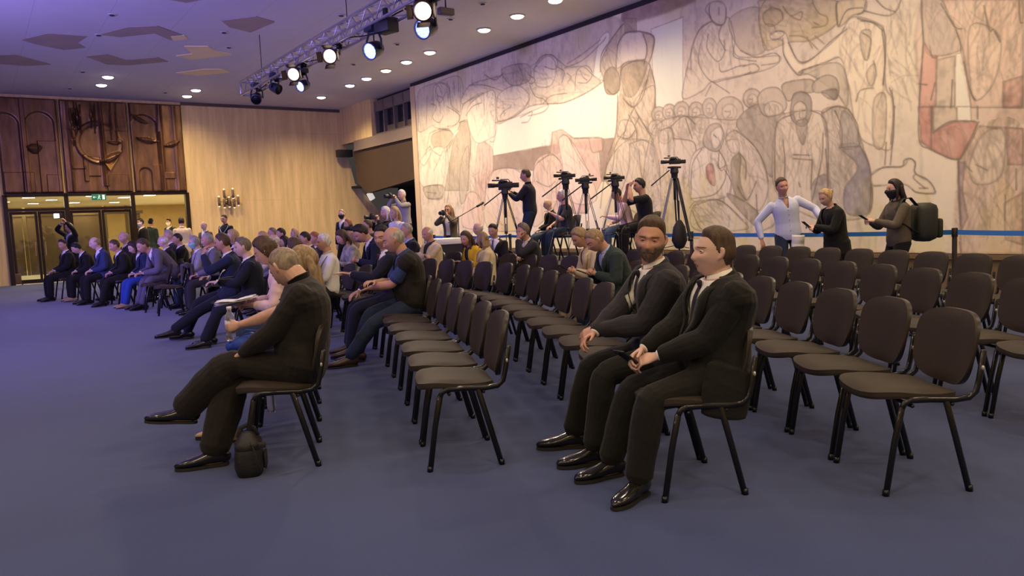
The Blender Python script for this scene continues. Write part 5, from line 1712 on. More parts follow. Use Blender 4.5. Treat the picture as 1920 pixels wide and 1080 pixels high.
def person(P):
    """build one figure from its pose and outfit; returns the body object"""
    g = P.get
    B = Body(P)
    H, hc = B.H, B.hc
    vox = g('vox', 0.011)
    det = vox < 0.008
    female = g('female', False)
    tone = g('tone', 'a')
    rootm = skin(tone)
    nl, na = (72, 52) if det else ((56, 42) if vox < 0.0095 else (40, 30))
    HX, HY, HZ = head_grid(female, nl, na, g('jaw', 1.0), g('nose', 1.0))
    hs = g('hs', 1.0)

    def hw(x, y, z):
        return hc + H @ V((x * hs, y * hs, z * hs))

    b = MB()
    # ---- body: one continuous skin
    B.torso(b, -0.16, 1.0, k=0.86)
    nb, (t, f, l) = B.sp[-1], B.fr[-1]
    nk = 0.70 + 0.30 * max(1.0, B.fat)
    b.loft([nb - t * 0.05, nb + t * 0.02, hc + H @ V((-0.024, 0, -0.07)), hc + H @ V((-0.015, 0, -0.02))], [(0.066 * nk, 0.062 * nk), (0.057 * nk, 0.057 * nk), (0.053 * nk, 0.057 * nk), (0.05, 0.05)] if not female else [(0.058, 0.055), (0.046, 0.047), (0.044, 0.047), (0.045, 0.045)], 14, f)
    b.add([hw(x, y, z) for x, y, z in zip(HX.ravel(), HY.ravel(), HZ.ravel())], grid_faces(na, nl))
    for sg in (1, -1):
        e = [(-0.004, 0.071, 0.022), (-0.012, 0.079, 0.018), (-0.014, 0.083, 0.000), (-0.006, 0.079, -0.020), (0.004, 0.070, -0.030)]
        if det:
            b.loft([hw(x + 0.004, sg * y, z + 0.004) for x, y, z in e], [0.008, 0.0095, 0.009, 0.0085, 0.008], 8)
            b.ball((0, 0, 0), (0.016, 0.006, 0.028), 10, Matrix.Translation(hw(-0.002, sg * 0.072, 0.0)) @ H.to_4x4())
        else:
            b.ball((0, 0, 0), (0.017, 0.011, 0.031), 8, Matrix.Translation(hw(-0.004, sg * 0.075, 0.0)) @ H.to_4x4())
    fa = 0.4 + 0.6 * B.fat
    ax_ = V((1, 0, 0))
    for k, sg in (('l', 1), ('r', -1)):
        ka = 1.0 if g('top', ('jacket', ''))[0] in ('tee', 'polo', 'dress', 'vest') else 0.82
        pts, rad = limb(B.S[k], B.E[k], B.Wr[k], 0.048 * fa * ka, 0.040 * fa * ka, 0.041 * fa * ka, 0.0255)
        b.loft(pts, rad, 12)
        d = (B.Wr[k] - B.E[k]).normalized()
        hd = V(g(k + 'd', tuple(d)))
        hn = V(g(k + 'n', (0, 0, 1)))
        hand(b, B.Wr[k] + d * 0.012, hd, hn, sg, g(k + 'c', 0.45), g('th', 0.6), 0.12, 0.97 if not female else 0.88)
        if g('legs', 'trousers') != 'none':
            pts, rad = limb(B.Hp[k], B.K[k], B.A[k], 0.074 * fa, 0.052, 0.052, 0.034)
            b.loft(pts, rad, 12)
            td = V(g(k + 't', (1, 0.12 * sg, 0)))
            up = V((0, 0, 1)) if abs(td.normalized().z) < 0.9 else V((-1, 0, 0))
            up = (up - td.normalized() * up.dot(td.normalized())).normalized()
            o = B.A[k] - up * 0.052
            tdn = td.normalized()
            b.loft([o - tdn * 0.045, o + tdn * 0.03, o + tdn * 0.12, o + tdn * 0.17], [(0.026, 0.022), (0.028, 0.026), (0.032, 0.015), (0.022, 0.012)], 10, up)
    me = remesh(b, vox, 2 if det else 1, 0.4)
    root = place('person', me, rootm)
    tag(root, P['label'], 'person', g('group'))
    # ---- hair, brows, beard, face mask
    fs = grid_faces(na, nl)

    def shell(name, msk, th, m, slope=0.7, parent=root, jit=0.0):
        t_ = np.maximum(th, 0.0006) * np.ones(HX.shape)
        rad = np.sqrt(HX ** 2 + HY ** 2 + HZ ** 2)
        # the sheet dives under the skin along the outline, so its edge is a clean curve
        k = (rad + 0.0008 + np.clip(msk * slope, -0.007, 1) * (msk < 0) + np.minimum(np.clip(msk, 0, 1) * slope, t_) * (msk >= 0)) / rad
        if jit:
            jn = np.random.default_rng(int(abs(P['label'].__hash__()) % 1000) if False else len(P['label'])).random(HX.shape)
            k = k + np.where(msk > 0.004, (jn - 0.5) * jit, 0)
        vs = [hw(x * q, y * q, z * q) for x, y, z, q in zip(HX.ravel(), HY.ravel(), HZ.ravel(), k.ravel())]
        # keep only the faces that show
        vis = (msk > -0.012).ravel()
        keep = [f_ for f_ in fs if sum(vis[i] for i in f_) >= 1]
        used = sorted({i for f_ in keep for i in f_})
        rm = {v_: i for i, v_ in enumerate(used)}
        return MB().add([vs[i] for i in used], [tuple(rm[i] for i in f_) for f_ in keep]).build(name, m, parent)

    style, hcol = g('hair', ('short', 'dark'))
    if style != 'bald':
        msk = hair_mask(style, HX, HY, HZ)
        th = {'short': 0.011, 'quiff': 0.013, 'messy': 0.018, 'recede': 0.008, 'fringe': 0.008, 'bob': 0.020, 'long': 0.018, 'bun': 0.012, 'curly': 0.034}[style] * g('hth', 1.0)
        tt = th * (0.40 + 0.60 * sstep(-0.03, 0.08, HZ)) * (0.35 + 0.65 * sstep(0.0, 0.03, msk))
        if style in ('quiff', 'short') and not female:
            tt = tt * (0.16 + 0.84 * sstep(0.02, 0.085, HZ)) + 0.0010
        if style == 'quiff':
            tt = tt * (0.55 + 0.75 * sstep(0.03, 0.09, HZ) + 0.35 * sstep(0.03, 0.08, HX) * sstep(0.05, 0.09, HZ))
        ho = shell('hair', msk, tt, hairm(hcol), 0.7, root, {'curly': 0.10, 'messy': 0.08}.get(style, 0.02))
        if style in ('long', 'bob'):
            L = g('hlen', 0.26 if style == 'long' else 0.12)
            hb = MB()
            for sg in (-1, 0, 1):
                p0 = hw(-0.055 - 0.01 * (sg == 0), sg * 0.062, 0.03)
                p1 = hw(-0.068, sg * 0.070, -0.06)
                dn = V((0, 0, -1)) * 0.75 + (H @ V((0, 0, -1))) * 0.25
                p2 = p1 + dn * (L * 0.5) + (H @ V((-0.02, sg * 0.01, 0)))
                p3 = p1 + dn * L + (H @ V((-0.005, sg * 0.02, 0)))
                hb.loft([p0, p1, p2, p3], [(0.035, 0.03), (0.042, 0.032), (0.04, 0.028), (0.016, 0.012)], 12, H @ V((-1, 0, 0)))
                if sg:
                    q1 = hw(0.005, sg * 0.082, -0.03)
                    hb.loft([hw(0.0, sg * 0.074, 0.05), q1, q1 + dn * (L * 0.6), q1 + dn * (L * 0.95) + (H @ V((0.01, 0, 0)))], [0.02, 0.022, 0.02, 0.008], 10)
            hm = remesh(hb, max(vox, 0.007), 2)
            place('hair_lengths', hm, hairm(hcol), ho)
        if style == 'bun':
            MB().ball((0, 0, 0), (0.036, 0.036, 0.034), 12, Matrix.Translation(hw(-0.115, 0, 0.035)) @ H.to_4x4()).build('hair_bun', hairm(hcol), ho)
    if g('brow', True) and not g('nobrow'):
        bm_ = np.full(HX.shape, -1.0)
        for sg in (1, -1):
            yy = HY * sg
            bm_ = np.maximum(bm_, np.where((HX > 0.03), 0.0052 - np.abs(HZ - 0.0265 + 0.05 * np.abs(yy - 0.030)) * 2.2 - 0.8 * np.clip(np.abs(yy - 0.034) - 0.017, 0, 1), -1))
        if det:
            shell('eyebrows', bm_, 0.0030, hairm(g('browc', 'brown')), 0.9)
    if det:
        for sg in (1, -1):
            eb = MB().ball(hw(0.0715, sg * 0.0315, 0.0055), 0.0122 * hs, 14).build('eye', mat('eye white', (0.55, 0.50, 0.46), 0.3), root)
            MB().ball(hw(0.0715, sg * 0.0315, 0.0055) + (H @ V((0.0082 * hs, g('gaze', 0.0), g('gazez', 0.0)))), 0.0062 * hs, 10).build('iris', mat('iris', (0.03, 0.022, 0.016), 0.15), eb)
            lid = MB()
            lid.loft([hw(0.0825, sg * 0.017, 0.0035), hw(0.0855, sg * 0.027, 0.0105), hw(0.0840, sg * 0.037, 0.0102), hw(0.078, sg * 0.047, 0.004)], [0.002, 0.0042, 0.0042, 0.002], 8)
            lid.loft([hw(0.0825, sg * 0.017, 0.0030), hw(0.0835, sg * 0.027, -0.0020), hw(0.0825, sg * 0.037, -0.0015), hw(0.078, sg * 0.047, 0.003)], [0.002, 0.0026, 0.0026, 0.002], 8)
            lid.build('eyelids', rootm, root)
        lm = np.where(HX > 0.05, 0.012 - np.abs(HZ + 0.0648) * 1.15 - 0.9 * np.clip(np.abs(HY) - 0.010, 0, 1), -1)
        shell('lips', lm - 0.004, 0.0008, mat('lips ' + tone, (0.42, 0.17, 0.13), 0.45), 0.8)
    elif not g('noeyes'):
        for sg in (1, -1):
            MB().ball(hw(0.0755, sg * 0.032, 0.007), (0.010 * hs), 8).build('eye', mat('eye dark', (0.05, 0.035, 0.03), 0.3), root)
    if g('beard'):
        bk, bc, bt = g('beard')
        e = -0.030 - HZ + np.where(HX > 0.03, 0, 0) - np.clip(0.02 - np.abs(HX - 0.02), 0, 1) * 0
        jawline = np.where(HX > -0.012, np.minimum(-0.012 - HZ - 0.25 * np.clip(HX - 0.02, 0, 1), 0.018 + HX), -1)
        jawline = np.where((HX > 0.045), np.minimum(jawline, np.maximum(-0.046 - HZ, 0.55 * (np.abs(HY) - 0.04) + 0.002)), jawline)
        mouth = np.abs(HZ + 0.066) * 1.3 + np.clip(np.abs(HY) - 0.014, 0, 1)
        bmk = np.minimum(jawline, mouth - 0.009)
        if bk == 'goatee':
            bmk = np.minimum(bmk, 0.038 - np.abs(HY))
        shell('beard', bmk, bt, hairm(bc), 0.5, root, 0.02)
    if g('mask'):
        mk = np.where(HX > 0.0, np.minimum(-0.004 - HZ + 0.006 * gauss(HY, 0.02), HX - 0.004), -1)
        shell('face_mask', mk, 0.010, mat('mask ' + g('mask'), {'black': (0.012, 0.012, 0.014), 'blue': (0.30, 0.45, 0.58), 'white': (0.75, 0.75, 0.75), 'green': (0.25, 0.5, 0.45)}[g('mask')], 0.7), 1.5)
        lp = MB()
        for sg in (1, -1):
            lp.loft([hw(0.03, sg * 0.074, -0.012), hw(0.0, sg * 0.080, 0.012), hw(-0.014, sg * 0.083, 0.0)], [0.002] * 3, 6)
            lp.loft([hw(0.03, sg * 0.064, -0.055), hw(0.0, sg * 0.076, -0.03), hw(-0.012, sg * 0.083, -0.012)], [0.002] * 3, 6)
    if g('glasses'):
        gl = MB()
        for sg in (1, -1):
            c = [hw(0.094, sg * (0.032 + 0.021 * math.cos(t_)), 0.004 + 0.016 * math.sin(t_)) for t_ in np.linspace(0, 2 * PI, 15)]
            gl.loft(c, [0.0018] * 15, 6)
            gl.loft([hw(0.093, sg * 0.053, 0.008), hw(0.05, sg * 0.078, 0.01), hw(-0.01, sg * 0.082, 0.008)], [0.0018] * 3, 6)
            if g('glasses') == 'sun':
                gl.ball((0, 0, 0), (0.002, 0.020, 0.015), 10, Matrix.Translation(hw(0.094, sg * 0.032, 0.004)) @ H.to_4x4())
        gl.build('glasses', mat('glasses frame', (0.015, 0.012, 0.012), 0.3), root)
    # ---- clothes
    cv = vox * 0.9 if det else vox * 1.05
    kind, col = g('top', ('jacket', 'navy'))
    tops = CLOTH
    sleeve_end = {'jacket': 0.90, 'shirt': 0.93, 'tee': None, 'vest': None, 'coat': 0.92, 'dress': None, 'polo': None, 'blouse': 0.75}[kind]

    def sleeves(mb, r, end, short=False, only=None):
        for k in ('l', 'r'):
            if short:
                S_, E_ = B.S[k], B.E[k]
                mb.loft([S_, S_.lerp(E_, 0.4), S_.lerp(E_, 0.78)], [r[0] * fa, r[0] * 0.93 * fa, r[1] * 1.06 * fa], 14)
            else:
                pts, rad = limb(B.S[k], B.E[k], B.Wr[k], r[0] * fa, r[1] * fa, r[2] * fa, r[3], end)
                mb.loft(pts, rad, 14)

    def neck_hole(off, q0=0.93):
        nb2, (t2, f2, l2) = B.spine(1.0)

        def fn(p):
            d_ = p - nb2
            return d_.dot(t2) > -0.035 and (d_ - t2 * d_.dot(t2)).length < 0.072 + off and d_.dot(t2) > -0.02 - 0.25 * d_.dot(f2)
        return fn

    def collar(m, h=0.030, r=0.061, name='collar', parent=root, fold=True):
        nb2, (t2, f2, l2) = B.spine(0.985)
        mb = MB()
        ring = []
        n = 24
        up_ = (t2 * 0.8 + (H @ V((0, 0, 1))) * 0.2).normalized()
        for i in range(n + 1):
            th = R_(10) + (2 * PI - R_(20)) * i / n
            dirv = f2 * math.cos(th) + l2 * math.sin(th)
            fr_ = math.cos(th)
            nb3 = nb2 + up_ * 0.006
            base = nb3 + dirv * r * 1.24 - up_ * (0.046 + 0.03 * max(0, fr_)) + f2 * 0.006
            topp = nb3 + dirv * r * 0.98 + up_ * (h * (1 - 0.45 * max(0, fr_)))
            outp = nb3 + dirv * r * 1.20 - up_ * (0.002 + 0.045 * max(0, fr_) ** 2)
            if not fold:
                outp = topp + dirv * 0.006 - up_ * 0.006
            ring.append((base, topp, topp + dirv * 0.004, outp))
        vs = [p for rr in ring for p in rr]
        fs_ = []
        for i in range(n):
            for j in range(3):
                fs_.append((i * 4 + j, i * 4 + j + 1, (i + 1) * 4 + j + 1, (i + 1) * 4 + j))
        mb.add(vs, fs_)
        return mb.build(name, m, parent)

    scol = g('shirt', 'white')
    if kind in ('jacket', 'coat', 'vest'):
        sm_ = tops[scol]
        mb = MB()
        B.torso(mb, -0.05, 0.985, 0.004)
        if kind == 'vest' or g('shirt_short'):
            sleeves(mb, (0.062, 0.056), None, True)
        else:
            sleeves(mb, (0.056, 0.047, 0.046, 0.034), 0.965)
        sme = remesh(mb, cv, 2)
        cut(sme, neck_hole(-0.022))
        so = place('shirt', sme, sm_, root)
        if scol not in ('tee_black', 'tee_white'):
            collar(sm_, r=0.061 * nk, parent=so)
        jm = tops[col]
        jo_ = 0.020 + g('bulk', 0.0)
        mb = MB()
        qlow = -0.20 if not B.stand else -0.32
        if kind == 'vest':
            qlow = -0.08
        B.torso(mb, max(qlow, -0.20), 1.0, jo_, 24)
        if B.stand and kind != 'vest':
            p0, p1 = B.spine(0.0)[0], B.spine(-0.34)[0]
            a, b_, fw = B.prof(0.0)
            mb.loft([p0, p1], [(a + jo_ + 0.006, b_ + jo_ + 0.012), (a + jo_ + 0.016, b_ + jo_ + 0.024)], 20, B.fr[0][1])
        elif kind != 'vest':
            for k in ('l', 'r'):
                mb.loft([B.Hp[k] + V((-0.02, 0, 0.02)), B.Hp[k].lerp(B.K[k], 0.34) + V((0, 0, 0.012))], [(0.105 * fa, 0.105 * fa), (0.098 * fa, 0.092 * fa)], 16)
        if g('flap'):
            mb.loft([(B.pel.x + 0.02, 0.20, 0.62), (B.pel.x + 0.06, 0.225, 0.50), (B.pel.x + 0.08, 0.235, 0.40)], [(0.13, 0.04), (0.13, 0.03), (0.12, 0.022)], 16, (0, 1, 0))
        if kind != 'vest':
            sleeves(mb, (0.064, 0.059, 0.057, 0.044), sleeve_end)
        else:
            for k in ('l', 'r'):
                mb.loft([B.S[k], B.S[k].lerp(B.E[k], 0.22)], [0.082 * fa, 0.080 * fa], 14)
        jme = remesh(mb, cv, 7 if det else 3)
        qb = g('vdepth', 0.42)
        vw = g('vwidth', 0.085)
        nh = neck_hole(0.004)

        def vcut(p):
            if nh(p):
                return True
            # nearest spine parameter
            best, bq = 9, 0
            for i_ in range(0, B.N + 1, 1):
                d_ = (p - B.sp[i_]).length
                if d_ < best:
                    best, bq = d_, i_ / B.N
            c_, (t_, f_, l_) = B.spine(bq)
            r_ = p - c_
            q = bq + r_.dot(t_) / 0.5
            if r_.dot(f_) < 0.03:
                return False
            y = abs(r_.dot(l_))
            pa, pb, pf = B.prof(min(max(bq, 0), 1))
            if r_.dot(f_) > pb + pf + jo_ + 0.035:
                return False
            if g('open'):
                return y < g('open') + 0.03 * max(0, q - 0.5) and q > -0.15 and r_.dot(f_) > 0.05
            return q > qb and q < 1.08 and y < vw * (q - qb) / (1.0 - qb) + 0.004
        cut(jme, vcut)
        if det:
            wrinkle(jme, g('wr', 0.0035), 7.0, len(P['label']) * 1.7, (1, 1, 1.6))
        jo = place('jacket' if kind != 'vest' else 'vest', jme, jm, root)
        sol = jo.modifiers.new('thick', 'SOLIDIFY')
        sol.thickness = 0.006
        sol.offset = -0.6
        # lapels lie along the opening
        if kind == 'jacket' and not g('open'):
            for sg in (1, -1):
                lv, lf = [], []
                qs = np.linspace(qb + 0.02, 0.955, 14)
                for i_, q in enumerate(qs):
                    a, bb_, fw = B.prof(q)
                    ww = vw * (q - qb) / (1 - qb)
                    e = (q - qb) / (0.955 - qb)
                    wl = 0.078 * math.sin(min(1, e * 1.25) * PI / 2) * (1 if e < 0.72 else 1 - 0.5 * (e - 0.72) / 0.28)
                    for w2, of in ((ww - 0.004, 0.016), (ww + wl * 0.5, 0.019), (ww + wl, 0.013)):
                        th = math.asin(min(0.95, w2 / (a + jo_)))
                        lv.append(B.torso_pt(q, sg * th, jo_ + of))
                for i_ in range(len(qs) - 1):
                    for j in range(2):
                        q4 = (i_ * 3 + j, i_ * 3 + j + 1, (i_ + 1) * 3 + j + 1, (i_ + 1) * 3 + j)
                        lf.append(q4 if sg > 0 else tuple(reversed(q4)))
                lo_ = MB().add(lv, lf).build('lapel', jm, jo)
                s2 = lo_.modifiers.new('thick', 'SOLIDIFY')
                s2.thickness = 0.004
            if det:
                for q in (qb - 0.02, qb - 0.2):
                    p = B.torso_pt(q, 0.10, jo_ + 0.004)
                    t_, f_, l_ = B.spine(q)[1]
                    MB().lathe([(0, 0), (0.010, 0), (0.010, 0.003), (0.006, 0.005), (0, 0.005)], 14, Matrix.Translation(p) @ f_.to_track_quat('Z', 'Y').to_matrix().to_4x4()).build('button', mat('button', (0.02, 0.018, 0.015), 0.3), jo)
                # collar roll at the nape
        if kind != 'vest':
            nb2, (t2, f2, l2) = B.spine(0.965)
            cr = MB()
            ring = []
            for th in np.linspace(R_(70), R_(290), 18):
                dv = f2 * math.cos(th) + l2 * math.sin(th)
                bkf = max(0, -math.cos(th))
                ring.append(nb2 + dv * (0.076 + 0.006 * bkf) + t2 * (0.022 * bkf + 0.004))
            cr.loft(ring, [(0.008, 0.019)] * 18, 8, t2)
            cr.build('jacket_collar', jm, jo)
        tie = g('tie')
        if tie:
            tm = tops[tie]
            if g('bow'):
                pk = B.torso_pt(0.965, 0, 0.010)
                t_, f_, l_ = B.spine(0.965)[1]
                bw = MB()
                for sg in (1, -1):
                    bw.loft([pk, pk + l_ * sg * 0.022, pk + l_ * sg * 0.05], [(0.008, 0.006), (0.018, 0.008), (0.024, 0.006)], 8, f_)
                bw.ball(pk, 0.010, 8)
                bw.build('bow_tie', tm, root)
            else:
                tv, tf = [], []
                qs = np.linspace(0.955, g('tielen', 0.12), 14)
                for i_, q in enumerate(qs):
                    e = i_ / 13
                    w2 = 0.016 + 0.026 * e if i_ else 0.016
                    p = B.torso_pt(q, 0, 0.012 if kind != 'none' else 0.012)
                    t_, f_, l_ = B.spine(q)[1]
                    tv += [p - l_ * w2, p + f_ * 0.005, p + l_ * w2]
                for i_ in range(13):
                    for j in range(2):
                        tf.append((i_ * 3 + j, (i_ + 1) * 3 + j, (i_ + 1) * 3 + j + 1, i_ * 3 + j + 1))
                kn = B.torso_pt(0.958, 0, 0.016)
                to = MB().add(tv, tf)
                t_, f_, l_ = B.spine(0.958)[1]
                to.loft([kn + t_ * 0.014, kn - t_ * 0.020], [(0.022, 0.014), (0.014, 0.010)], 8, f_)
                to.build('tie', tm, root)
    else:
        tm_ = tops[col]
        mb = MB()
        off = 0.010 + g('bulk', 0.0)
        qlow = -0.16
        B.torso(mb, qlow, 1.0, off, 22)
        if kind in ('shirt', 'blouse'):
            sleeves(mb, (0.062, 0.052, 0.050, 0.038), sleeve_end)
        else:
            sleeves(mb, (0.064, 0.056), None, True)
        if kind == 'dress':
            if B.stand:
                mb.loft([B.sp[0], B.sp[0] + V((0, 0, -0.45))], [(0.19, 0.15), (0.24, 0.22)], 20, (1, 0, 0))
            else:
                for k in ('l', 'r'):
                    mb.loft([B.Hp[k], B.Hp[k].lerp(B.K[k], 1.02)], [0.10, 0.082], 14)
                mb.loft([(B.Hp['l'] + B.Hp['r']) / 2, (B.Hp['l'] + B.Hp['r']) / 2 * 0.1 + (B.K['l'] + B.K['r']) / 2 * 0.9], [(0.10, 0.06), (0.09, 0.05)], 12)
        me2 = remesh(mb, cv, 7 if det else 3)
        nh = neck_hole(-0.004)
        vq = g('vneck')
        cut(me2, nh)
        if vq:
            def vnk(p):
                c_, (t_, f_, l_) = B.spine(0.95)
                r_ = p - c_
                q = 0.95 + r_.dot(t_) / 0.5
                return q > vq and r_.dot(f_) > 0.02 and abs(r_.dot(l_)) < 0.045 * (q - vq) / (1 - vq) + 0.002
            cut(me2, vnk)
        if det:
            wrinkle(me2, g('wr', 0.004), 7.0, len(P['label']) * 1.3, (1, 1, 1.6))
        so = place({'shirt': 'shirt', 'tee': 't_shirt', 'dress': 'dress', 'polo': 'polo_shirt', 'blouse': 'blouse'}[kind], me2, tm_, root)
        sol = so.modifiers.new('thick', 'SOLIDIFY')
        sol.thickness = 0.004
        sol.offset = -0.5
        if kind in ('shirt', 'polo'):
            collar(tm_, h=0.036, r=0.061 * nk, parent=so, fold=False)
        if kind == 'shirt' and vox < 0.009:
            for q in np.linspace(0.1, 0.85, 6):
                MB().ball(B.torso_pt(q, 0, off + 0.003), 0.005, 8).build('button', mat('button', (0, 0, 0)), so)
    if g('lanyard'):
        ln = MB()
        pts = [B.torso_pt(q, sg * th, 0.028) for sg, q, th in ((1, 0.95, 1.2), (1, 0.85, 0.8), (1, 0.6, 0.25), (1, 0.45, 0.0), (-1, 0.6, 0.25), (-1, 0.85, 0.8), (-1, 0.95, 1.2))]
        ln.loft(pts, [(0.010, 0.003)] * 7, 6, B.fr[0][1])
        ln.build('lanyard', CLOTH[g('lanyard')], root)
    # ---- trousers or skirt
    lk, lc = g('legs', ('trousers', 'black'))
    if lk == 'trousers':
        mb = MB()
        B.torso(mb, -0.18, 0.14, 0.008, 20)
        for k in ('l', 'r'):
            kk = g('calf', 1.0)
            pts, rad = limb(B.Hp[k], B.K[k], B.A[k], 0.097 * fa, 0.073, 0.070 * kk, 0.062 * kk, 0.93)
            mb.loft(pts, rad, 16)
        tme = remesh(mb, cv, 7 if det else 3)
        if det:
            wrinkle(tme, g('wr', 0.0035), 6.5, len(P['label']) * 0.9, (1, 1, 1.2))
        place('trousers', tme, tops[lc], root)
    elif lk == 'skirt':
        mb = MB()
        B.torso(mb, -0.18, 0.2, 0.010, 18)
        if B.stand:
            mb.loft([B.sp[0], B.sp[0] + V((0, 0, -0.5))], [(0.18, 0.14), (0.2, 0.18)], 18, (1, 0, 0))
        else:
            for k in ('l', 'r'):
                mb.loft([B.Hp[k], B.Hp[k].lerp(B.K[k], 1.0)], [0.10, 0.080], 14)
            mb.loft([(B.Hp['l'] + B.Hp['r']) / 2, (B.K['l'] + B.K['r']) / 2], [(0.10, 0.06), (0.09, 0.05)], 12)
        place('skirt', remesh(mb, cv, 3), tops[lc], root)
    fm = tops[g('shoes', 'shoe_black')]
    sm2 = mat('shoe sole', (0.02, 0.018, 0.016), 0.6)
    for k, sg in (('l', 1), ('r', -1)):
        if g('noshoe'):
            break
        td = V(g(k + 't', (1, 0.12 * sg, 0)))
        a_ = B.A[k]
        shoe(a_, td, fm, root, sm2, 1.0 if not female else 0.88, female=female)
        if g('socks') or lk == 'trousers':
            MB().loft([a_.lerp(B.K[k], 0.02), a_.lerp(B.K[k], 0.25)], [0.040, 0.046], 12).build('sock', mat('sock', (0.012, 0.012, 0.013), 0.9), root)
    return root, B


def smat(name, srgb_, rough=0.85, **k):
    return cloth(name, srgb(tuple(x / 255 for x in srgb_)), rough, **k)


CLOTH = {
    'black': smat('black', (26, 25, 22)), 'charcoal': smat('charcoal', (47, 45, 50)), 'navy': smat('navy', (26, 28, 45)),
    'darkblue': smat('dark blue', (34, 40, 70)), 'blue': smat('blue', (50, 58, 96)), 'royal': smat('royal blue', (44, 70, 150)),
    'grey': smat('grey', (108, 104, 112)), 'lightgrey': smat('light grey', (150, 147, 145)), 'greyviolet': smat('grey violet', (98, 92, 108)),
    'green': smat('dark green', (44, 56, 56)), 'white': smat('white', (232, 228, 220), bump=0.15, noise=0.04), 'lightblue': smat('light blue', (165, 180, 215)),
    'whiteblue': smat('white blue', (205, 210, 235), bump=0.15, noise=0.04), 'cream': smat('cream', (215, 195, 160)), 'beige': smat('beige', (190, 165, 130)), 'yellow': smat('yellow', (225, 180, 30)),
    'pink': smat('pink', (222, 190, 196)), 'denim': smat('denim', (38, 50, 72)), 'denimlight': smat('light denim', (70, 86, 110)), 'floral': cloth('floral', (0.32, 0.30, 0.24), 0.85, noise=0.6),
    'teal': smat('teal', (60, 120, 115)), 'wine': smat('wine', (86, 30, 44), 0.6), 'tie_dark': smat('dark tie', (30, 26, 38), 0.55), 'tie_grey': smat('grey tie', (90, 88, 100), 0.55),
    'olive': smat('olive grey', (92, 82, 68)), 'brownblack': smat('soft black', (34, 30, 27)), 'tee_black': smat('black cotton', (30, 28, 32)), 'tee_white': smat('white cotton', (225, 222, 216)),
    'polo_blue': smat('polo blue', (50, 66, 110)), 'taupe': smat('taupe', (120, 96, 80)), 'camel': smat('camel', (172, 138, 96)),
    'shoe_black': mat('polished black leather', (0.012, 0.011, 0.011), 0.18, coat=0.5), 'shoe_tan': mat('tan leather', (0.50, 0.33, 0.17), 0.45), 'shoe_brown': mat('brown leather', (0.06, 0.035, 0.02), 0.4), 'shoe_white': mat('white trainer', (0.7, 0.7, 0.68), 0.5),
}


def seat_at(root, x, y, heading):
    root.location = (x, y, 0)
    root.rotation_euler = (0, 0, heading)


def fit_head(P, px, py, depth, face, **k):
    """size and place a figure so that its crown stands where the photo shows it, at the given distance"""
    tgt = at_depth(px, py, depth)
    z0 = k.get('floor', 0.0)
    P = dict(P)
    P.pop('floor', None)
    fl = z0
    B0 = Body(P)
    top = B0.top + V((0, 0, 0.012))
    want = tgt.z - fl
    s = max(0.86, min(1.12, want / top.z))
    root, B = person(P)
    R3 = rotm((0, 0, 1), face)
    off = R3 @ V((B0.top.x, B0.top.y, 0)) * s
    root.location = (tgt.x - off.x, tgt.y - off.y, fl)
    root.rotation_euler = (0, 0, face)
    root.scale = (s, s, s)
    return root, B
# ------------------------------------------------------------------ the people near the camera
def on_chair(P, rowk, i, dx=0.0, dface=0.0, dy=0.0, scale=1.0):
    x, y, fa = ROWS[rowk][i]
    root, B = person(P)
    d = V((math.cos(fa), math.sin(fa), 0))
    l = V((-math.sin(fa), math.cos(fa), 0))
    p = V((x, y, 0)) + d * dx + l * dy
    root.location = p
    root.rotation_euler = (0, 0, fa + dface)
    root.scale = (scale,) * 3
    return root, B


HV = 0.0045
PPL = {}
PPL['suit'] = on_chair(dict(label='clean-shaven man in a black suit holding a phone at the row end', vox=HV, hair=('quiff', 'brown'), tone='c', plx=-0.175, flap=True, l0=-11, l1=10, fat=1.30, belly=0.06, neck=-0.042,
    sw=1.24, hs=1.05, jaw=1.45, hyaw=-2, hpit=-6, lh=(0.17, 0.06, 0.69), rh=(0.21, -0.05, 0.71), lp=(-0.9, 0.35, -0.25), rp=(-0.8, -0.4, -0.3), ln=(0.1, 0.5, 0.9), rn=(0, -0.6, 0.8), lc=0.6, rc=0.75, lf=(0.33, 0.17, 0.09), lt=(0.78, 0.62, 0), rf=(0.38, -0.16, 0.09), rt=(0.95, 0.25, 0),
    top=('jacket', 'black'), shirt='white', tie='tie_dark', legs=('trousers', 'black'), vdepth=0.30, vwidth=0.105, calf=1.12), 'C', 0, dx=-0.01, scale=0.965)
PPL['beard'] = on_chair(dict(label='bearded man in a dark grey suit with clasped hands, turning his head to the camera', vox=HV, hair=('quiff', 'brown'), tone='d', plx=-0.10, l0=3, l1=15, fat=1.14, sw=1.16, neck=-0.012,
    hs=1.04, hyaw=62, hpit=4, hrol=-6, jaw=1.1, beard=('full', 'mix', 0.0035), lh=(0.31, 0.03, 0.72), rh=(0.34, 0.03, 0.705), lp=(-0.9, 0.5, -0.5), rp=(-0.9, -0.5, -0.5), ld=(0.85, -0.45, -0.3), rd=(0.8, 0.45, -0.3), ln=(0.3, 0.5, 0.8), rn=(0.5, -0.4, 0.8), lc=0.85, rc=0.75,
    lf=(0.40, 0.16, 0.09), rf=(0.44, -0.16, 0.09), top=('jacket', 'charcoal'), shirt='white', tie='tie_dark', legs=('trousers', 'black'), vdepth=0.30, vwidth=0.10), 'C', 1, dx=-0.02, scale=1.0)
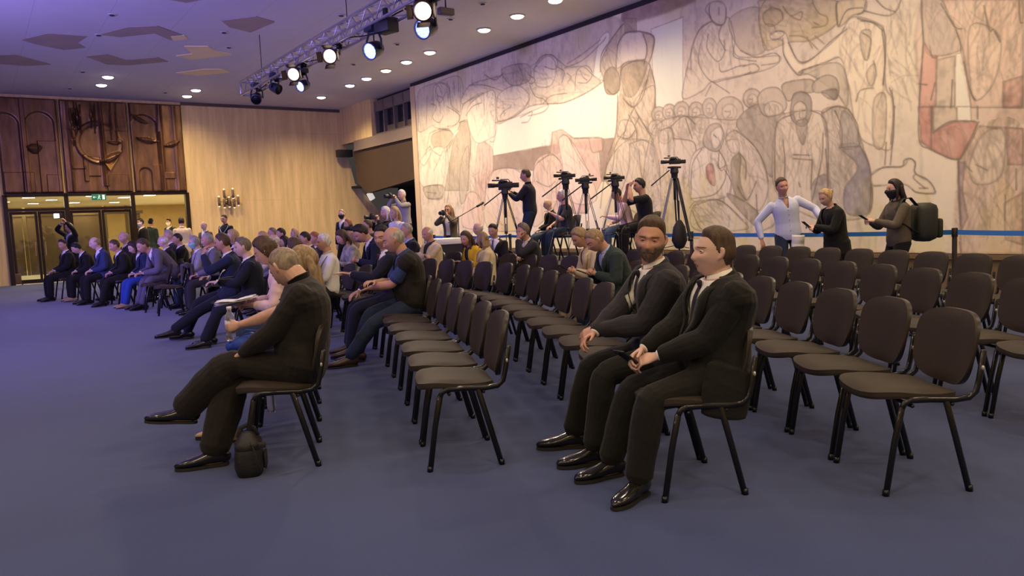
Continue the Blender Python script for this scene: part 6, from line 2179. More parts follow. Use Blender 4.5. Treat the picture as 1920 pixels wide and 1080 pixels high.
PPL['priest'] = on_chair(dict(label='bent elderly man in a black shirt and trousers with crossed legs, seen from behind', vox=HV, hair=('recede', 'sand'), tone='a', plx=-0.15, l0=-17, l1=19, fat=1.36, belly=0.05, sw=1.12,
    hs=1.03, hyaw=-42, hpit=40, hth=0.6, neck=-0.035, lh=(0.20, 0.04, 0.66), rh=(0.20, -0.10, 0.66), lc=0.8, rc=0.9, lp=(-0.2, 0.7, -0.7), lf=(0.57, -0.11, 0.33), lkp=(0.3, 0.0, 1), lt=(0.95, -0.05, 0.10), rf=(0.40, 0.03, 0.09), rkp=(1, -0.2, 0.5), rt=(1, 0.08, 0),
    top=('shirt', 'brownblack'), legs=('trousers', 'brownblack'), calf=1.40, wr=0.005), 'A', 0, dx=0.0, scale=0.985)
PPL['longhair'] = on_chair(dict(label='woman with long light brown hair half hidden behind the man in the black shirt', vox=0.0075, female=True, hair=('long', 'light'), hlen=0.34, tone='a', plx=-0.16, l0=-16, l1=2, hyaw=-10, hpit=10,
    lh=(0.34, 0.06, 0.80), rh=(0.34, -0.06, 0.78), ln=(0.1, 0.9, 0.3), rn=(0.1, -0.9, 0.3), lc=0.9, rc=0.9, lf=(0.40, 0.08, 0.08), rf=(0.46, -0.06, 0.08), top=('tee', 'taupe'), legs=('skirt', 'camel'), shoes='shoe_tan'), 'A', 1, scale=0.92)
PPL['pink'] = on_chair(dict(label='woman in a pale pink blouse reading papers on her lap in the front row', vox=0.0075, female=True, hair=('curly', 'brown'), hth=0.6, tone='a', plx=-0.08, l0=-2, l1=22, hpit=28, hyaw=-8,
    lh=(0.24, 0.08, 0.74), rh=(0.28, -0.06, 0.76), lc=0.7, rc=0.7, top=('blouse', 'pink'), legs=('trousers', 'denim'), shoes='shoe_black'), 'A', 4, dx=0.08, scale=0.98)
PPL['bald'] = on_chair(dict(label='bald man in a black vest over a blue polo shirt with folded forearms', vox=0.006, hair=('fringe', 'grey'), hth=0.4, tone='b', plx=-0.12, l0=-6, l1=26, fat=1.2, belly=0.06, sw=1.1, hs=1.08, hyaw=-6, hpit=18,
    lh=(0.30, 0.00, 0.74), rh=(0.26, 0.06, 0.80), ld=(0.7, -0.6, -0.3), lc=0.5, rc=0.5, lf=(0.55, 0.12, 0.09), rf=(0.46, -0.10, 0.09), top=('vest', 'brownblack'), shirt='polo_blue', shirt_short=True, legs=('trousers', 'denim'), shoes='shoe_brown', open=0.07), 'B', 6)
PPL['tie'] = on_chair(dict(label='dark-haired man with a dark red tie gesturing beside the bald man', vox=0.0075, hair=('quiff', 'black'), tone='b', plx=-0.06, l0=0, l1=16, hyaw=55, hpit=8, lh=(0.40, 0.14, 0.86), ld=(0.9, 0.1, 0.2), lc=0.25, rh=(0.30, -0.14, 0.66),
    top=('jacket', 'navy'), shirt='white', tie='wine', legs=('trousers', 'navy'), shoes='shoe_brown', vwidth=0.12), 'B', 7, dx=0.05)


def F(label, px, py, depth, face, chair_=None, **k):
    k['label'] = label
    fl = k.pop('floor', 0.0)
    k.setdefault('vox', 0.0125 if depth > 11 else 0.010)
    root, B = fit_head(k, px, py, depth, R_(face), floor=fl)
    if chair_:
        p = root.location
        c = chair(p.x + 0.06 * math.cos(R_(face)), p.y + 0.06 * math.sin(R_(face)), R_(face), chair_, 'chairs of the press people' if fl else 'chairs of the seated audience on the left')
        c.location.z = fl
    return root, B


LEAN = dict(l0=26, l1=60, plx=-0.06, lh=(0.44, 0.10, 0.60), rh=(0.44, -0.08, 0.60), hpit=22)
PHONE = dict(lh=(0.34, 0.07, 0.78), rh=(0.36, -0.05, 0.78), ln=(0, 0.9, 0.3), rn=(0, -0.9, 0.3), lc=0.8, rc=0.8, hpit=30, l1=24, l0=2)
CROSS = dict(lh=(0.22, -0.12, 0.90), rh=(0.24, 0.12, 0.87), ld=(0.3, -0.9, 0), rd=(0.3, 0.9, 0), lp=(0, 0.9, -0.6), rp=(0, -0.9, -0.6))
CHIN = dict(lh=(0.32, 0.06, 1.08), ld=(-0.3, 0.0, 0.9), ln=(0.8, 0.4, 0.2), lc=1.0, lp=(0.4, 0.4, -1), rh=(0.28, 0.02, 0.78), l1=16, hpit=8)
CH = 'black chair under the '

# front row, left of the man in the black shirt
F('man in a dark suit holding white papers, third visible head left of the long-haired woman', 452, 444, 9.1, 200, CH + 'dark-suited man holding white papers', vox=0.0085, hair=('short', 'mix'), hth=0.7, tone='c', l0=-8, l1=16, hpit=6, fat=1.12, hs=1.05,
  lh=(0.40, 0.10, 0.80), rh=(0.42, -0.06, 0.80), lf=(0.62, 0.12, 0.09), rf=(0.56, -0.14, 0.09), top=('jacket', 'navy'), shirt='white', tie='tie_dark', legs=('trousers', 'navy'))
F('man in a navy jacket resting his chin on his hand, one leg stretched out', 413, 436, 9.75, 200, CH + 'man resting his chin on his hand', vox=0.0085, hair=('short', 'brown'), tone='b', **CHIN, hyaw=-10,
  lf=(0.86, 0.14, 0.09), rf=(0.60, -0.12, 0.09), top=('jacket', 'darkblue'), shirt='white', tie='tie_dark', legs=('trousers', 'navy'))
F('man in a grey violet suit bending forward at the end of the left front row', 262, 447, 13.8, 222, CH + 'man in the grey violet suit', hair=('short', 'brown'), tone='b', **LEAN, top=('jacket', 'greyviolet'), shirt='white', legs=('trousers', 'greyviolet'), lf=(0.50, 0.12, 0.09), rf=(0.5, -0.1, 0.09))
F('dark-haired woman with royal blue trousers beside the man in the grey violet suit', 244, 453, 14.3, 222, CH + 'woman with royal blue trousers', female=True, hair=('bob', 'dark'), tone='a', l0=8, l1=30, hpit=28, top=('jacket', 'darkblue'), shirt='white', legs=('trousers', 'royal'), shoes='shoe_tan', lf=(0.52, 0.12, 0.08), rf=(0.5, -0.1, 0.08))
F('brown-haired man in a black suit sitting right of the man in the blue jacket', 211, 449, 14.9, 222, CH + 'brown-haired man in the black suit', hair=('short', 'brown'), tone='b', l0=4, l1=24, hpit=14, top=('jacket', 'black'), shirt='white', legs=('trousers', 'black'), lf=(0.54, 0.12, 0.09))
F('balding man in a blue jacket and white shirt in the left front row', 174, 444, 15.4, 222, CH + 'balding man in the blue jacket', hair=('fringe', 'light'), tone='c', l0=4, l1=26, hpit=12, top=('jacket', 'blue'), shirt='white', legs=('trousers', 'black'), vwidth=0.13)
F('black-haired woman in a black jacket looking down, second from the left end', 136, 456, 16.1, 222, CH + 'black-haired woman looking down', female=True, hair=('short', 'black'), hth=1.5, tone='a', l0=8, l1=30, hpit=32, top=('jacket', 'black'), shirt='white', legs=('trousers', 'black'), shoes='shoe_tan')
F('man in a dark suit and grey tie at the far left of the front row', 115, 448, 16.6, 224, CH + 'man at the far left end', hair=('short', 'dark'), tone='b', l0=-4, l1=14, hyaw=30, hpit=10, top=('jacket', 'black'), shirt='white', tie='tie_grey', legs=('trousers', 'black'), vwidth=0.11)
# behind them on the left
F('old man with thin grey hair behind the left front row', 230, 433, 16.2, 220, CH + 'old man with thin grey hair', hair=('fringe', 'grey'), tone='a', l0=-4, l1=12, hyaw=20, top=('jacket', 'charcoal'), shirt='white', legs=('trousers', 'black'))
F('bald-headed man in a black suit behind the grey violet suit', 303, 441, 15.4, 215, CH + 'bald-headed man in the black suit', hair=('fringe', 'white'), tone='c', l0=-6, l1=16, hpit=8, hyaw=-15, top=('jacket', 'black'), shirt='white', legs=('trousers', 'black'))
F('grey-haired person in a grey jacket wearing a green face mask', 361, 442, 13.9, 212, CH + 'person with the green face mask', hair=('curly', 'grey'), hth=0.45, mask='green', tone='a', l0=-8, l1=14, hpit=10, top=('jacket', 'lightgrey'), shirt='white', legs=('trousers', 'denim'))
F('ruddy grey-haired man left of the man resting his chin', 386, 436, 12.8, 212, CH + 'ruddy grey-haired man', hair=('recede', 'grey'), tone='d', l0=-6, l1=14, hpit=8, top=('jacket', 'grey'), shirt='white', legs=('trousers', 'charcoal'))
F('grey-haired man seated behind, close to the lobby opening', 314, 430, 16.5, 215, CH + 'grey-haired man close to the lobby opening', hair=('short', 'grey'), tone='a', l0=-6, l1=8, hyaw=20, top=('jacket', 'charcoal'), shirt='white')
F('dark-clad person seated behind, left of the grey curls', 331, 437, 16.0, 214, CH + 'dark-clad person left of the grey curls', hair=('short', 'dark'), tone='b', l0=-6, l1=10, top=('jacket', 'black'), shirt='white')
F('blond-haired person behind the two front row men in navy', 434, 430, 13.5, 214, CH + 'blond-haired person behind the navy suits', female=True, hair=('bob', 'blond'), tone='a', l0=-6, l1=8, top=('jacket', 'charcoal'), shirt='white')
# standing at the back left
F('man holding up a glowing camera light among the lobby doors, arm raised', 128, 417, 20.5, 245, stand=True, hair=('recede', 'grey'), tone='b', lh=(0.28, 0.20, 1.72), rh=(0.25, -0.06, 1.66), lp=(0.2, 1, -0.3), rp=(0.2, -1, -0.3), top=('jacket', 'black'), shirt='lightblue', legs=('trousers', 'black'))
F('bald man in a dark jacket and open white shirt standing by the veneer wall', 381, 415, 21.5, 250, stand=True, hair=('fringe', 'grey'), tone='c', top=('jacket', 'olive'), shirt='white', open=0.05, legs=('trousers', 'black'))
F('young man in a dark shirt with a lanyard standing under the wall sconce', 419, 402, 23.0, 250, stand=True, hair=('short', 'black'), tone='b', glasses='clear', lanyard='lightblue', top=('shirt', 'navy'), legs=('trousers', 'black'))
F('man in a dark suit with his back turned in the lobby doorway', 283, 409, 25.5, 70, stand=True, hair=('short', 'black'), tone='b', fat=1.15, sw=1.1, top=('jacket', 'green'), shirt='white', legs=('trousers', 'black'))
F('man in black at the left edge of the lobby doorway', 262, 409, 24.6, 230, stand=True, hair=('short', 'dark'), tone='b', mask='white', top=('jacket', 'black'), shirt='white', legs=('trousers', 'black'))
F('person in dark clothes with a white mask inside the lobby', 315, 407, 29.5, 250, stand=True, hair=('short', 'dark'), tone='b', mask='white', top=('jacket', 'charcoal'), shirt='white', legs=('trousers', 'black'))
F('person in a long cream coat standing at the right door post', 339, 407, 22.5, 120, stand=True, hair=('short', 'dark'), tone='b', top=('coat', 'cream'), shirt='white', legs=('trousers', 'beige'))
# cluster in front of the veneer wall
F('ruddy man at the back of the crowd, leftmost head below the veneer wall', 509, 426, 16.5, 215, CH + 'leftmost of three heads by the veneer wall', hair=('recede', 'mix'), tone='d', l0=-6, l1=8, top=('jacket', 'charcoal'), shirt='white')
F('black-haired man at the back of the crowd, seen from the side below the veneer wall', 525, 427, 16.0, 215, CH + 'black-haired man at the back', hair=('short', 'black'), tone='b', l0=-6, l1=8, top=('jacket', 'black'), shirt='white')
F('bald man with a light blue face mask in the middle of the crowd', 511, 438, 12.3, 212, CH + 'bald man with the light blue mask', hair=('fringe', 'white'), hth=0.4, mask='blue', tone='c', l0=-8, l1=14, top=('jacket', 'grey'), shirt='white')
F('dark-haired woman right of the bald masked man', 531, 442, 14.0, 212, CH + 'dark-haired woman in the crowd', female=True, hair=('bob', 'black'), tone='a', l0=-6, l1=10, top=('jacket', 'black'), shirt='white')
F('blond woman with light hair left of the bald masked man', 491, 434, 13.2, 214, CH + 'blond woman left of the masked man', female=True, hair=('bob', 'blond'), tone='a', l0=-6, l1=8, top=('blouse', 'cream'))
F('pale blond person at the rear, alone before the veneer wall', 551, 428, 18.0, 212, CH + 'pale blond person at the rear', female=True, hair=('bob', 'blond'), tone='a', l0=-6, l1=8, top=('blouse', 'camel'))
F('man in a navy suit left of the white-haired man in a white shirt', 569, 434, 12.8, 205, CH + 'man in navy left of the white shirt', hair=('short', 'dark'), tone='b', l0=-6, l1=14, hpit=10, top=('jacket', 'darkblue'), shirt='white')
F('reddish-faced person squeezed behind the white-haired man', 588, 434, 13.6, 208, CH + 'reddish-faced person', hair=('short', 'red'), tone='d', l0=-6, l1=10, top=('jacket', 'charcoal'), shirt='white')
F('woman with dark brown hair, back of her head showing before the navy suit', 549, 446, 9.0, 200, CH + 'woman with dark brown hair', vox=0.009, female=True, hair=('bob', 'brown'), hth=1.4, tone='a', l0=-6, l1=12, hyaw=-40, top=('blouse', 'navy'), legs=('trousers', 'black'))
F('white-haired man in a white shirt with a strap over his shoulder', 605, 437, 9.9, 206, None, vox=0.0085, hair=('short', 'white'), tone='b', l0=-10, l1=10, hpit=4, fat=1.15, lanyard='navy', top=('shirt', 'white'), legs=('trousers', 'charcoal'))
F('dark-haired young man in a navy suit bending over his lap', 667, 423, 11.2, 206, None, vox=0.009, hair=('messy', 'dark'), tone='b', **{**PHONE, 'l1': 34, 'l0': 4, 'hpit': 36}, top=('jacket', 'navy'), shirt='white', legs=('trousers', 'navy'))
F('woman in a floral blouse looking down, left of the bending young man', 634, 432, 12.2, 210, CH + 'woman in the floral blouse', female=True, hair=('bob', 'brown'), tone='a', **PHONE, top=('blouse', 'floral'), legs=('trousers', 'black'))
F('man in a black face mask with a white strap, standing before the veneer wall', 640, 392, 20.0, 240, lanyard='white', stand=True, hair=('recede', 'light'), mask='black', tone='c', top=('jacket', 'black'), shirt='white', legs=('trousers', 'black'))
F('orange-haired woman beside the man in the black face mask', 651, 410, 17.0, 220, stand=True, hipz=0.86, female=True, hair=('bob', 'red'), tone='b', top=('blouse', 'camel'), legs=('trousers', 'black'))
F('kneeling cameraman in black behind the bending young man', 687, 411, 14.5, 200, hair=('recede', 'brown'), tone='b', hipz=0.75, l0=0, l1=16, lh=(0.32, 0.05, 1.30), rh=(0.34, -0.08, 1.28), lp=(0, 1, -1), rp=(0, -1, -1), top=('tee', 'black'), legs=('trousers', 'black'))
F('white-blond woman with a camera, left of the pair in the passage', 721, 387, 15.8, 215, stand=True, hipz=0.88, female=True, hair=('bob', 'white'), tone='a', lh=(0.26, 0.05, 1.42), rh=(0.28, -0.06, 1.40), lp=(0, 1, -1), rp=(0, -1, -1), top=('blouse', 'black'), legs=('trousers', 'black'))
F('blond woman in white, right of the pair in the passage', 738, 387, 15.4, 225, stand=True, hipz=0.88, female=True, hair=('bob', 'blond'), tone='a', top=('blouse', 'white'), legs=('trousers', 'black'))
F('grey-haired photographer in a light shirt standing in the dark passage', 752, 355, 17.4, 225, stand=True, floor=0.42, hair=('short', 'white'), tone='c', lh=(0.28, 0.05, 1.50), rh=(0.30, -0.07, 1.48), lp=(0, 1, -1), rp=(0, -1, -1), top=('shirt', 'lightgrey'), legs=('trousers', 'black'))
F('grey-haired man in a dark suit and blue shirt below the passage', 760, 417, 12.4, 205, None, hair=('recede', 'grey'), tone='b', l0=-8, l1=10, fat=1.15, top=('jacket', 'navy'), shirt='lightblue')
F('dark-haired woman peering out left of the grey-haired man in a blue shirt', 731, 428, 13.4, 215, None, female=True, hair=('bob', 'dark'), tone='b', l0=-6, l1=8, hyaw=30, top=('jacket', 'black'), shirt='white')
F('old bald man in a cream jacket with folded arms', 798, 424, 12.0, 222, None, hair=('fringe', 'white'), tone='b', l0=-4, l1=12, hpit=14, fat=1.1, **CROSS, top=('jacket', 'cream'), shirt='charcoal', legs=('trousers', 'beige'))
F('brown-haired woman in a yellow cardigan leaning forward', 870, 433, 11.4, 212, None, female=True, hair=('long', 'brown'), hlen=0.2, tone='b', l0=8, l1=30, hpit=18, hyaw=20, bulk=0.01, top=('jacket', 'yellow'), shirt='charcoal', open=0.05, **{'lh': (0.36, 0.1, 0.8)})
F('elderly blond person in a cream jacket right of the yellow cardigan', 902, 434, 11.0, 190, None, female=True, hair=('bob', 'light'), hth=0.8, tone='b', l0=-6, l1=12, hyaw=-40, bulk=0.012, top=('jacket', 'cream'), shirt='cream')
F('old bald man farther back between the yellow cardigan and the man with a tie', 895, 416, 13.7, 215, CH + 'old bald man farther back', hair=('fringe', 'white'), hth=0.5, tone='c', l0=-6, l1=6, top=('jacket', 'black'), shirt='white')
F('dark-haired man in a black suit with a pale tie facing the camera', 922, 419, 12.7, 240, CH + 'man with the pale tie', hair=('short', 'dark'), tone='b', l0=-4, l1=12, hpit=16, top=('jacket', 'black'), shirt='white', tie='tie_grey', vwidth=0.12)
F('brown-haired man in a dark grey jacket with a hand to his mouth', 978, 418, 11.3, 206, None, vox=0.009, hair=('messy', 'mix'), tone='b', **{**CHIN, 'l1': 28, 'l0': 4}, top=('jacket', 'charcoal'), shirt='white', legs=('trousers', 'black'))
F('light-haired woman in a cream jacket looking at her phone beside the green blazer', 1078, 428, 8.6, 195, None, vox=0.008, female=True, hair=('short', 'light'), hth=1.6, tone='b', **{**PHONE, 'l0': 8, 'l1': 28}, bulk=0.008, top=('jacket', 'cream'), shirt='cream', legs=('trousers', 'beige'))
F('man in a dark green blazer bending over his phone', 1104, 432, 7.9, 195, None, vox=0.0075, hair=('short', 'light'), hth=0.7, tone='b', **{**PHONE, 'l0': 10, 'l1': 38, 'hpit': 36}, fat=1.15, sw=1.1, hs=1.05, top=('jacket', 'green'), shirt='lightblue', legs=('trousers', 'denim'))
# press area
RZ = 0.55
F('cameraman in a navy shirt and trousers standing with his back to the hall', 984, 316, 14.6, 165, stand=True, floor=RZ, hair=('short', 'brown'), tone='b', fat=1.1, lh=(0.36, 0.12, 1.25), rh=(0.36, -0.14, 1.28), top=('shirt', 'navy'), legs=('trousers', 'denim'))
F('woman with sunglasses photographing by the left end of the mural', 840, 383, 18.6, 245, stand=True, female=True, hair=('long', 'light'), glasses='sun', tone='b', lh=(0.24, 0.06, 1.45), rh=(0.26, -0.06, 1.43), lp=(0, 1, -1), rp=(0, -1, -1), top=('jacket', 'olive'), shirt='white', open=0.06, legs=('trousers', 'charcoal'))
F('bald photographer in jeans seated left of the twin tripods', 1026, 377, 15.0, 190, 'black press chair under the bald photographer', floor=RZ, hair=('bald', 'grey'), tone='c', l0=-4, l1=14, fat=1.1, top=('jacket', 'black'), shirt='white', legs=('trousers', 'denimlight'), shoes='shoe_white')
F('cameraman seated right behind the tripod of the left twin camera', 1052, 355, 14.3, 195, 'black press chair behind the left twin tripod', floor=RZ, hair=('short', 'white'), tone='b', l0=0, l1=10, fat=1.1, lh=(0.34, 0.1, 0.9), top=('tee', 'charcoal'), legs=('trousers', 'denim'), shoes='shoe_white')
F('photographer in a pale shirt and jeans seated behind the third tripod', 1152, 352, 14.2, 185, 'black press chair behind the third tripod', floor=RZ, hair=('short', 'dark'), tone='b', l0=8, l1=24, hpit=18, lh=(0.42, 0.08, 0.78), top=('shirt', 'pink'), legs=('trousers', 'denimlight'), shoes='shoe_white')
F('dark-haired man in a black t-shirt with his arm raised to his face', 1197, 334, 13.9, 190, 'black press chair under the man in the black t-shirt', floor=RZ, hair=('messy', 'black'), tone='b', l0=0, l1=14, hpit=6, fat=1.1, lh=(0.30, 0.06, 1.20), ld=(-0.2, 0, 1), ln=(0.9, 0.2, 0.2), lc=1.0, lp=(0.5, 0.5, -1), rh=(0.30, -0.1, 1.16), rp=(0.5, -0.5, -1), top=('tee', 'tee_black'), legs=('trousers', 'black'))
F('young man in a white and blue shirt leaning to one side by the barrier tape', 1463, 332, 10.9, 265, stand=True, vox=0.0085, hair=('short', 'brown'), tone='d', l0=2, l1=12, side=14, sw=0.94, vneck=0.72, hyaw=8, hrol=12, lh=(0.22, 0.40, 1.08), lp=(-0.5, 0.5, 0.1), rh=(0.02, -0.36, 0.86), rp=(-0.5, -0.8, 0.1), top=('shirt', 'whiteblue'), legs=('trousers', 'denim'), shoes='shoe_white')
F('fair-haired woman with a bun in a black jacket typing on a phone', 1543, 354, 10.2, 190, stand=True, vox=0.0085, female=True, hair=('bun', 'blond'), tone='a', l0=4, l1=18, hpit=24, hyaw=10, lh=(0.36, 0.03, 1.14), rh=(0.34, -0.04, 1.12), lc=0.8, rc=0.8, ln=(0, 0.6, 0.7), bulk=0.014, top=('coat', 'black'), shirt='tee_black', legs=('trousers', 'black'))
F('dark-haired woman in a black face mask with a big backpack holding her phone', 1676, 336, 9.5, 182, stand=True, vox=0.0085, female=True, hair=('bob', 'dark'), hth=1.1, mask='black', tone='a', l0=0, l1=8, hpit=2, lh=(0.36, 0.07, 1.18), rh=(0.34, -0.07, 1.16), lc=0.7, rc=0.7, ln=(0, 0.7, 0.6), fat=1.1, top=('shirt', 'olive'), legs=('trousers', 'black'))
# ------------------------------------------------------------------ belongings
def loc_of(rb, hand_='l', fwd=0.09, up=0.02, lat=0.0):
    root, B = rb
    s = root.scale[0]
    d = (B.Wr[hand_] - B.E[hand_]).normalized()
    hd = V(B.P.get(hand_ + 'd', tuple(d))).normalized()
    p = B.Wr[hand_] + hd * fwd + V((0, lat, up))
    R3 = rotm((0, 0, 1), root.rotation_euler[2])
    return V(root.location) + R3 @ (p * s), root.rotation_euler[2]


M_SCR = mat('phone glass', (0.008, 0.008, 0.010), 0.08)
M_CASEB = mat('phone case', (0.015, 0.015, 0.017), 0.4)


def phone(p, rz, lab, tilt=0.5, yaw=0.0, camera_bumps=False):
    r = thing('phone', lab, 'phone', p, rz + yaw)
    A = Matrix.Rotation(-tilt, 4, 'Y')
    MB().box((-0.075, -0.037, -0.005), (0.075, 0.037, 0.004), A, 0.004).build('case', M_CASEB, r, True, 40)
    MB().box((-0.071, -0.034, 0.004), (0.071, 0.034, 0.0048), A).build('screen', M_SCR, r, False)
    if camera_bumps:
        MB().box((0.03, -0.03, -0.008), (0.068, 0.0, -0.005), A, 0.002).build('camera_bump', M_SCR, r, True, 40)


p, rz = loc_of(PPL['suit'], 'r', 0.13, 0.02, 0.02)
phone(p, rz, 'black phone in the hand of the man in the black suit', 0.6, 0.5, True)

# black shoulder bag on the carpet
p = at_z(454, 897, 0)
r = thing('shoulder_bag', 'small black shoulder bag standing on the carpet beside the front chair', 'bag', (p.x + 0.02, p.y + 0.08, 0), 0.25)
M_BAG = mat('bag nylon', (0.014, 0.013, 0.013), 0.6, noise=0.15, scale=20, bump=0.3, bscale=60)
bb = MB()
bb.loft([(0, 0, 0.012), (0, 0, 0.05), (0, 0, 0.13), (0, 0, 0.185), (0, 0, 0.205)], [(0.088, 0.070), (0.098, 0.080), (0.096, 0.076), (0.086, 0.066), (0.06, 0.045)], 24, (1, 0, 0), 1, None, 3.2)
bd = bb.build('bag_body', M_BAG, r)
fl = MB()
fl.loft([(0, 0, 0.155), (0, 0, 0.190), (0, 0, 0.216)], [(0.094, 0.074), (0.092, 0.070), (0.062, 0.046)], 24, (1, 0, 0), 1, None, 3.2)
fl.build('flap', M_BAG, r)
MB().box((0.078, -0.05, 0.03), (0.094, 0.05, 0.125), None, 0.01).build('side_pocket', M_BAG, r, True, 40)
MB().box((-0.05, -0.092, 0.03), (0.05, -0.076, 0.12), None, 0.008).build('front_pocket', M_BAG, r, True, 40)
st = MB()
st.loft([(-0.05, 0.0, 0.215), (-0.035, 0.01, 0.262), (0.0, 0.0, 0.278), (0.035, -0.01, 0.262), (0.05, 0.0, 0.215)], [(0.014, 0.004)] * 5, 8, (0, 1, 0))
st.build('handle', M_BAG, r)
st = MB()
st.loft([(0.02, -0.09, 0.19), (0.04, -0.125, 0.16), (0.05, -0.13, 0.10), (0.06, -0.115, 0.04)], [(0.014, 0.003)] * 4, 8, (1, 0, 0))
st.build('strap', M_BAG, r)
MB().box((0.06, -0.12, 0.17), (0.10, -0.095, 0.20), None, 0.004).build('buckle', M_PLAST, r, True, 40)

# things on the laps in the front row
PAPER = mat('paper', (0.78, 0.76, 0.72), 0.8)
INKM = mat('print grey', (0.25, 0.25, 0.27), 0.8)


def sheets(p, rz, lab, w=0.21, l=0.297, tilt=0.15, n=3):
    r = thing('papers', lab, 'papers', p, rz)
    for i in range(n):
        A = Matrix.Rotation(tilt, 4, 'Y') @ Matrix.Rotation(0.06 * (i - 1), 4, 'Z') @ Matrix.Translation((0.004 * i, 0.006 * i, 0.003 * i))
        mb = MB()
        vs, fs = [], []
        for a in range(7):
            for b_ in range(3):
                x = -l / 2 + l * a / 6
                vs.append(A @ V((x, -w / 2 + w * b_ / 2, 0.012 * math.sin(a * 0.9 + i))))
        for a in range(6):
            for b_ in range(2):
                fs.append((a * 3 + b_, (a + 1) * 3 + b_, (a + 1) * 3 + b_ + 1, a * 3 + b_ + 1))
        o = mb.add(vs, fs).build('sheet', PAPER, r)
        o.modifiers.new('t', 'SOLIDIFY').thickness = 0.001


p, _rz = loc_of(PPL['pink'], 'r', 0.10, 0.02, 0.06)
sheets(p, R_(190), 'open white papers on the lap of the woman in pink', 0.30, 0.30, 0.12, 4)
p = at_depth(412, 519, 8.85)
sheets(p, R_(200), 'white papers held by the front row man in the dark suit', 0.15, 0.2, 0.9, 2)
# clear bottle
p, _rz = loc_of(PPL['longhair'], 'l', 0.085, 0.02, -0.06)
r = thing('water_bottle', 'clear plastic water bottle held upright by the long-haired woman', 'bottle', p - V((0, 0, 0.11)))
M_PET = mat('clear plastic', (0.85, 0.88, 0.92), 0.08, trans=0.9)
MB().lathe([(0.0, 0.0), (0.028, 0.0), (0.032, 0.01), (0.032, 0.05), (0.029, 0.055), (0.032, 0.06), (0.032, 0.14), (0.026, 0.17), (0.013, 0.19), (0.013, 0.205), (0, 0.206)], 20).build('bottle_body', M_PET, r)
MB().lathe([(0.0, 0.203), (0.016, 0.203), (0.016, 0.222), (0.0, 0.223)], 16).build('cap', mat('white cap', (0.75, 0.75, 0.78), 0.4), r)
MB().lathe([(0.0325, 0.07), (0.0328, 0.07), (0.0328, 0.13), (0.0325, 0.13)], 20).build('wrapper', mat('bottle label', (0.55, 0.52, 0.62), 0.5), r)
# second bottle on the carpet under the front chairs
p = at_z(510, 772, 0)
r = thing('water_bottle', 'clear water bottle standing on the carpet under the front row chairs', 'bottle', p)
MB().lathe([(0.0, 0.0), (0.028, 0.0), (0.032, 0.01), (0.032, 0.14), (0.026, 0.17), (0.013, 0.19), (0.013, 0.205), (0, 0.206)], 20).build('bottle_body', M_PET, r)
MB().lathe([(0.0, 0.203), (0.016, 0.203), (0.016, 0.222), (0.0, 0.223)], 16).build('cap', mat('white cap', (0, 0, 0)), r)
# blue bag on the lap
p = at_depth(470, 645, 4.95)
r = thing('blue_bag', 'royal blue soft bag on the lap beside the man in the black shirt', 'bag', p, R_(195))
M_BB = mat('blue bag cloth', srgb((0.12, 0.26, 0.66)), 0.6, noise=0.15, scale=14, bump=0.6, bscale=25)
mb = MB()
mb.loft([(-0.13, 0, -0.01), (-0.08, 0, 0.0), (0, 0, 0.012), (0.08, 0, 0.0), (0.13, 0, -0.01)], [(0.06, 0.035), (0.085, 0.055), (0.09, 0.065), (0.08, 0.055), (0.05, 0.03)], 18, (0, 0, 1))
bm_ = remesh(mb, 0.008, 2)
wrinkle(bm_, 0.008, 16)
place('bag_body', bm_, M_BB, r)
MB().loft([(-0.07, 0.02, 0.05), (-0.05, 0.03, 0.09), (0.02, 0.03, 0.10), (0.07, 0.02, 0.05)], [(0.012, 0.003)] * 4, 8).build('handle', M_BB, r)
# open notebook on the lap, white corner
p = at_depth(486, 640, 4.78)
sheets(p, R_(200), 'white sheet between the blue bag and the man in black', 0.12, 0.14, 0.5, 2)

p = at_depth(1496, 452, 10.62)
sheets(p, R_(265), 'white sheet tucked at the hip of the man in the white and blue shirt', 0.17, 0.17, 1.45, 2)

# jacket hung over a chair in the left front row
x, y = at_z(322, 588, 0).x, at_z(322, 588, 0).y
CHX = chair(x, y, R_(206), 'black chair with a dark jacket hung over its back in the left front row', 'chairs of the seated audience on the left')
mb = MB()
mb.loft([(-0.30, -0.24, 0.80), (-0.30, 0.24, 0.80)], [(0.05, 0.045)] * 2, 12)
mb.loft([(-0.36, 0, 0.80), (-0.37, 0, 0.5), (-0.36, 0, 0.28)], [(0.29, 0.035), (0.30, 0.04), (0.29, 0.035)], 18, (1, 0, 0))
mb.loft([(-0.22, 0, 0.80), (-0.215, 0, 0.6), (-0.20, 0, 0.52)], [(0.23, 0.025), (0.23, 0.02), (0.22, 0.02)], 18, (1, 0, 0))
jm_ = remesh(mb, 0.013, 3)
wrinkle(jm_, 0.008, 8)
jr = thing('draped_jacket', 'dark taupe jacket hung over the back of an empty front row chair', 'jacket', (x, y, 0), R_(206))
place('cloth', jm_, smat('draped', (72, 62, 66)), jr)
MB().loft([(-0.34, -0.27, 0.76), (-0.36, -0.30, 0.55), (-0.35, -0.29, 0.36)], [(0.05, 0.03), (0.05, 0.03), (0.045, 0.03)], 12).build('sleeve', smat('draped', (0, 0, 0)), jr)
for i, (px, py) in enumerate(((296, 582), (287, 575))):
    q = at_z(px, py, 0)
    chair(q.x, q.y, R_(208), 'empty black chair left of the draped jacket, %s of two' % ('nearer' if i == 0 else 'farther'), 'chairs of the seated audience on the left')

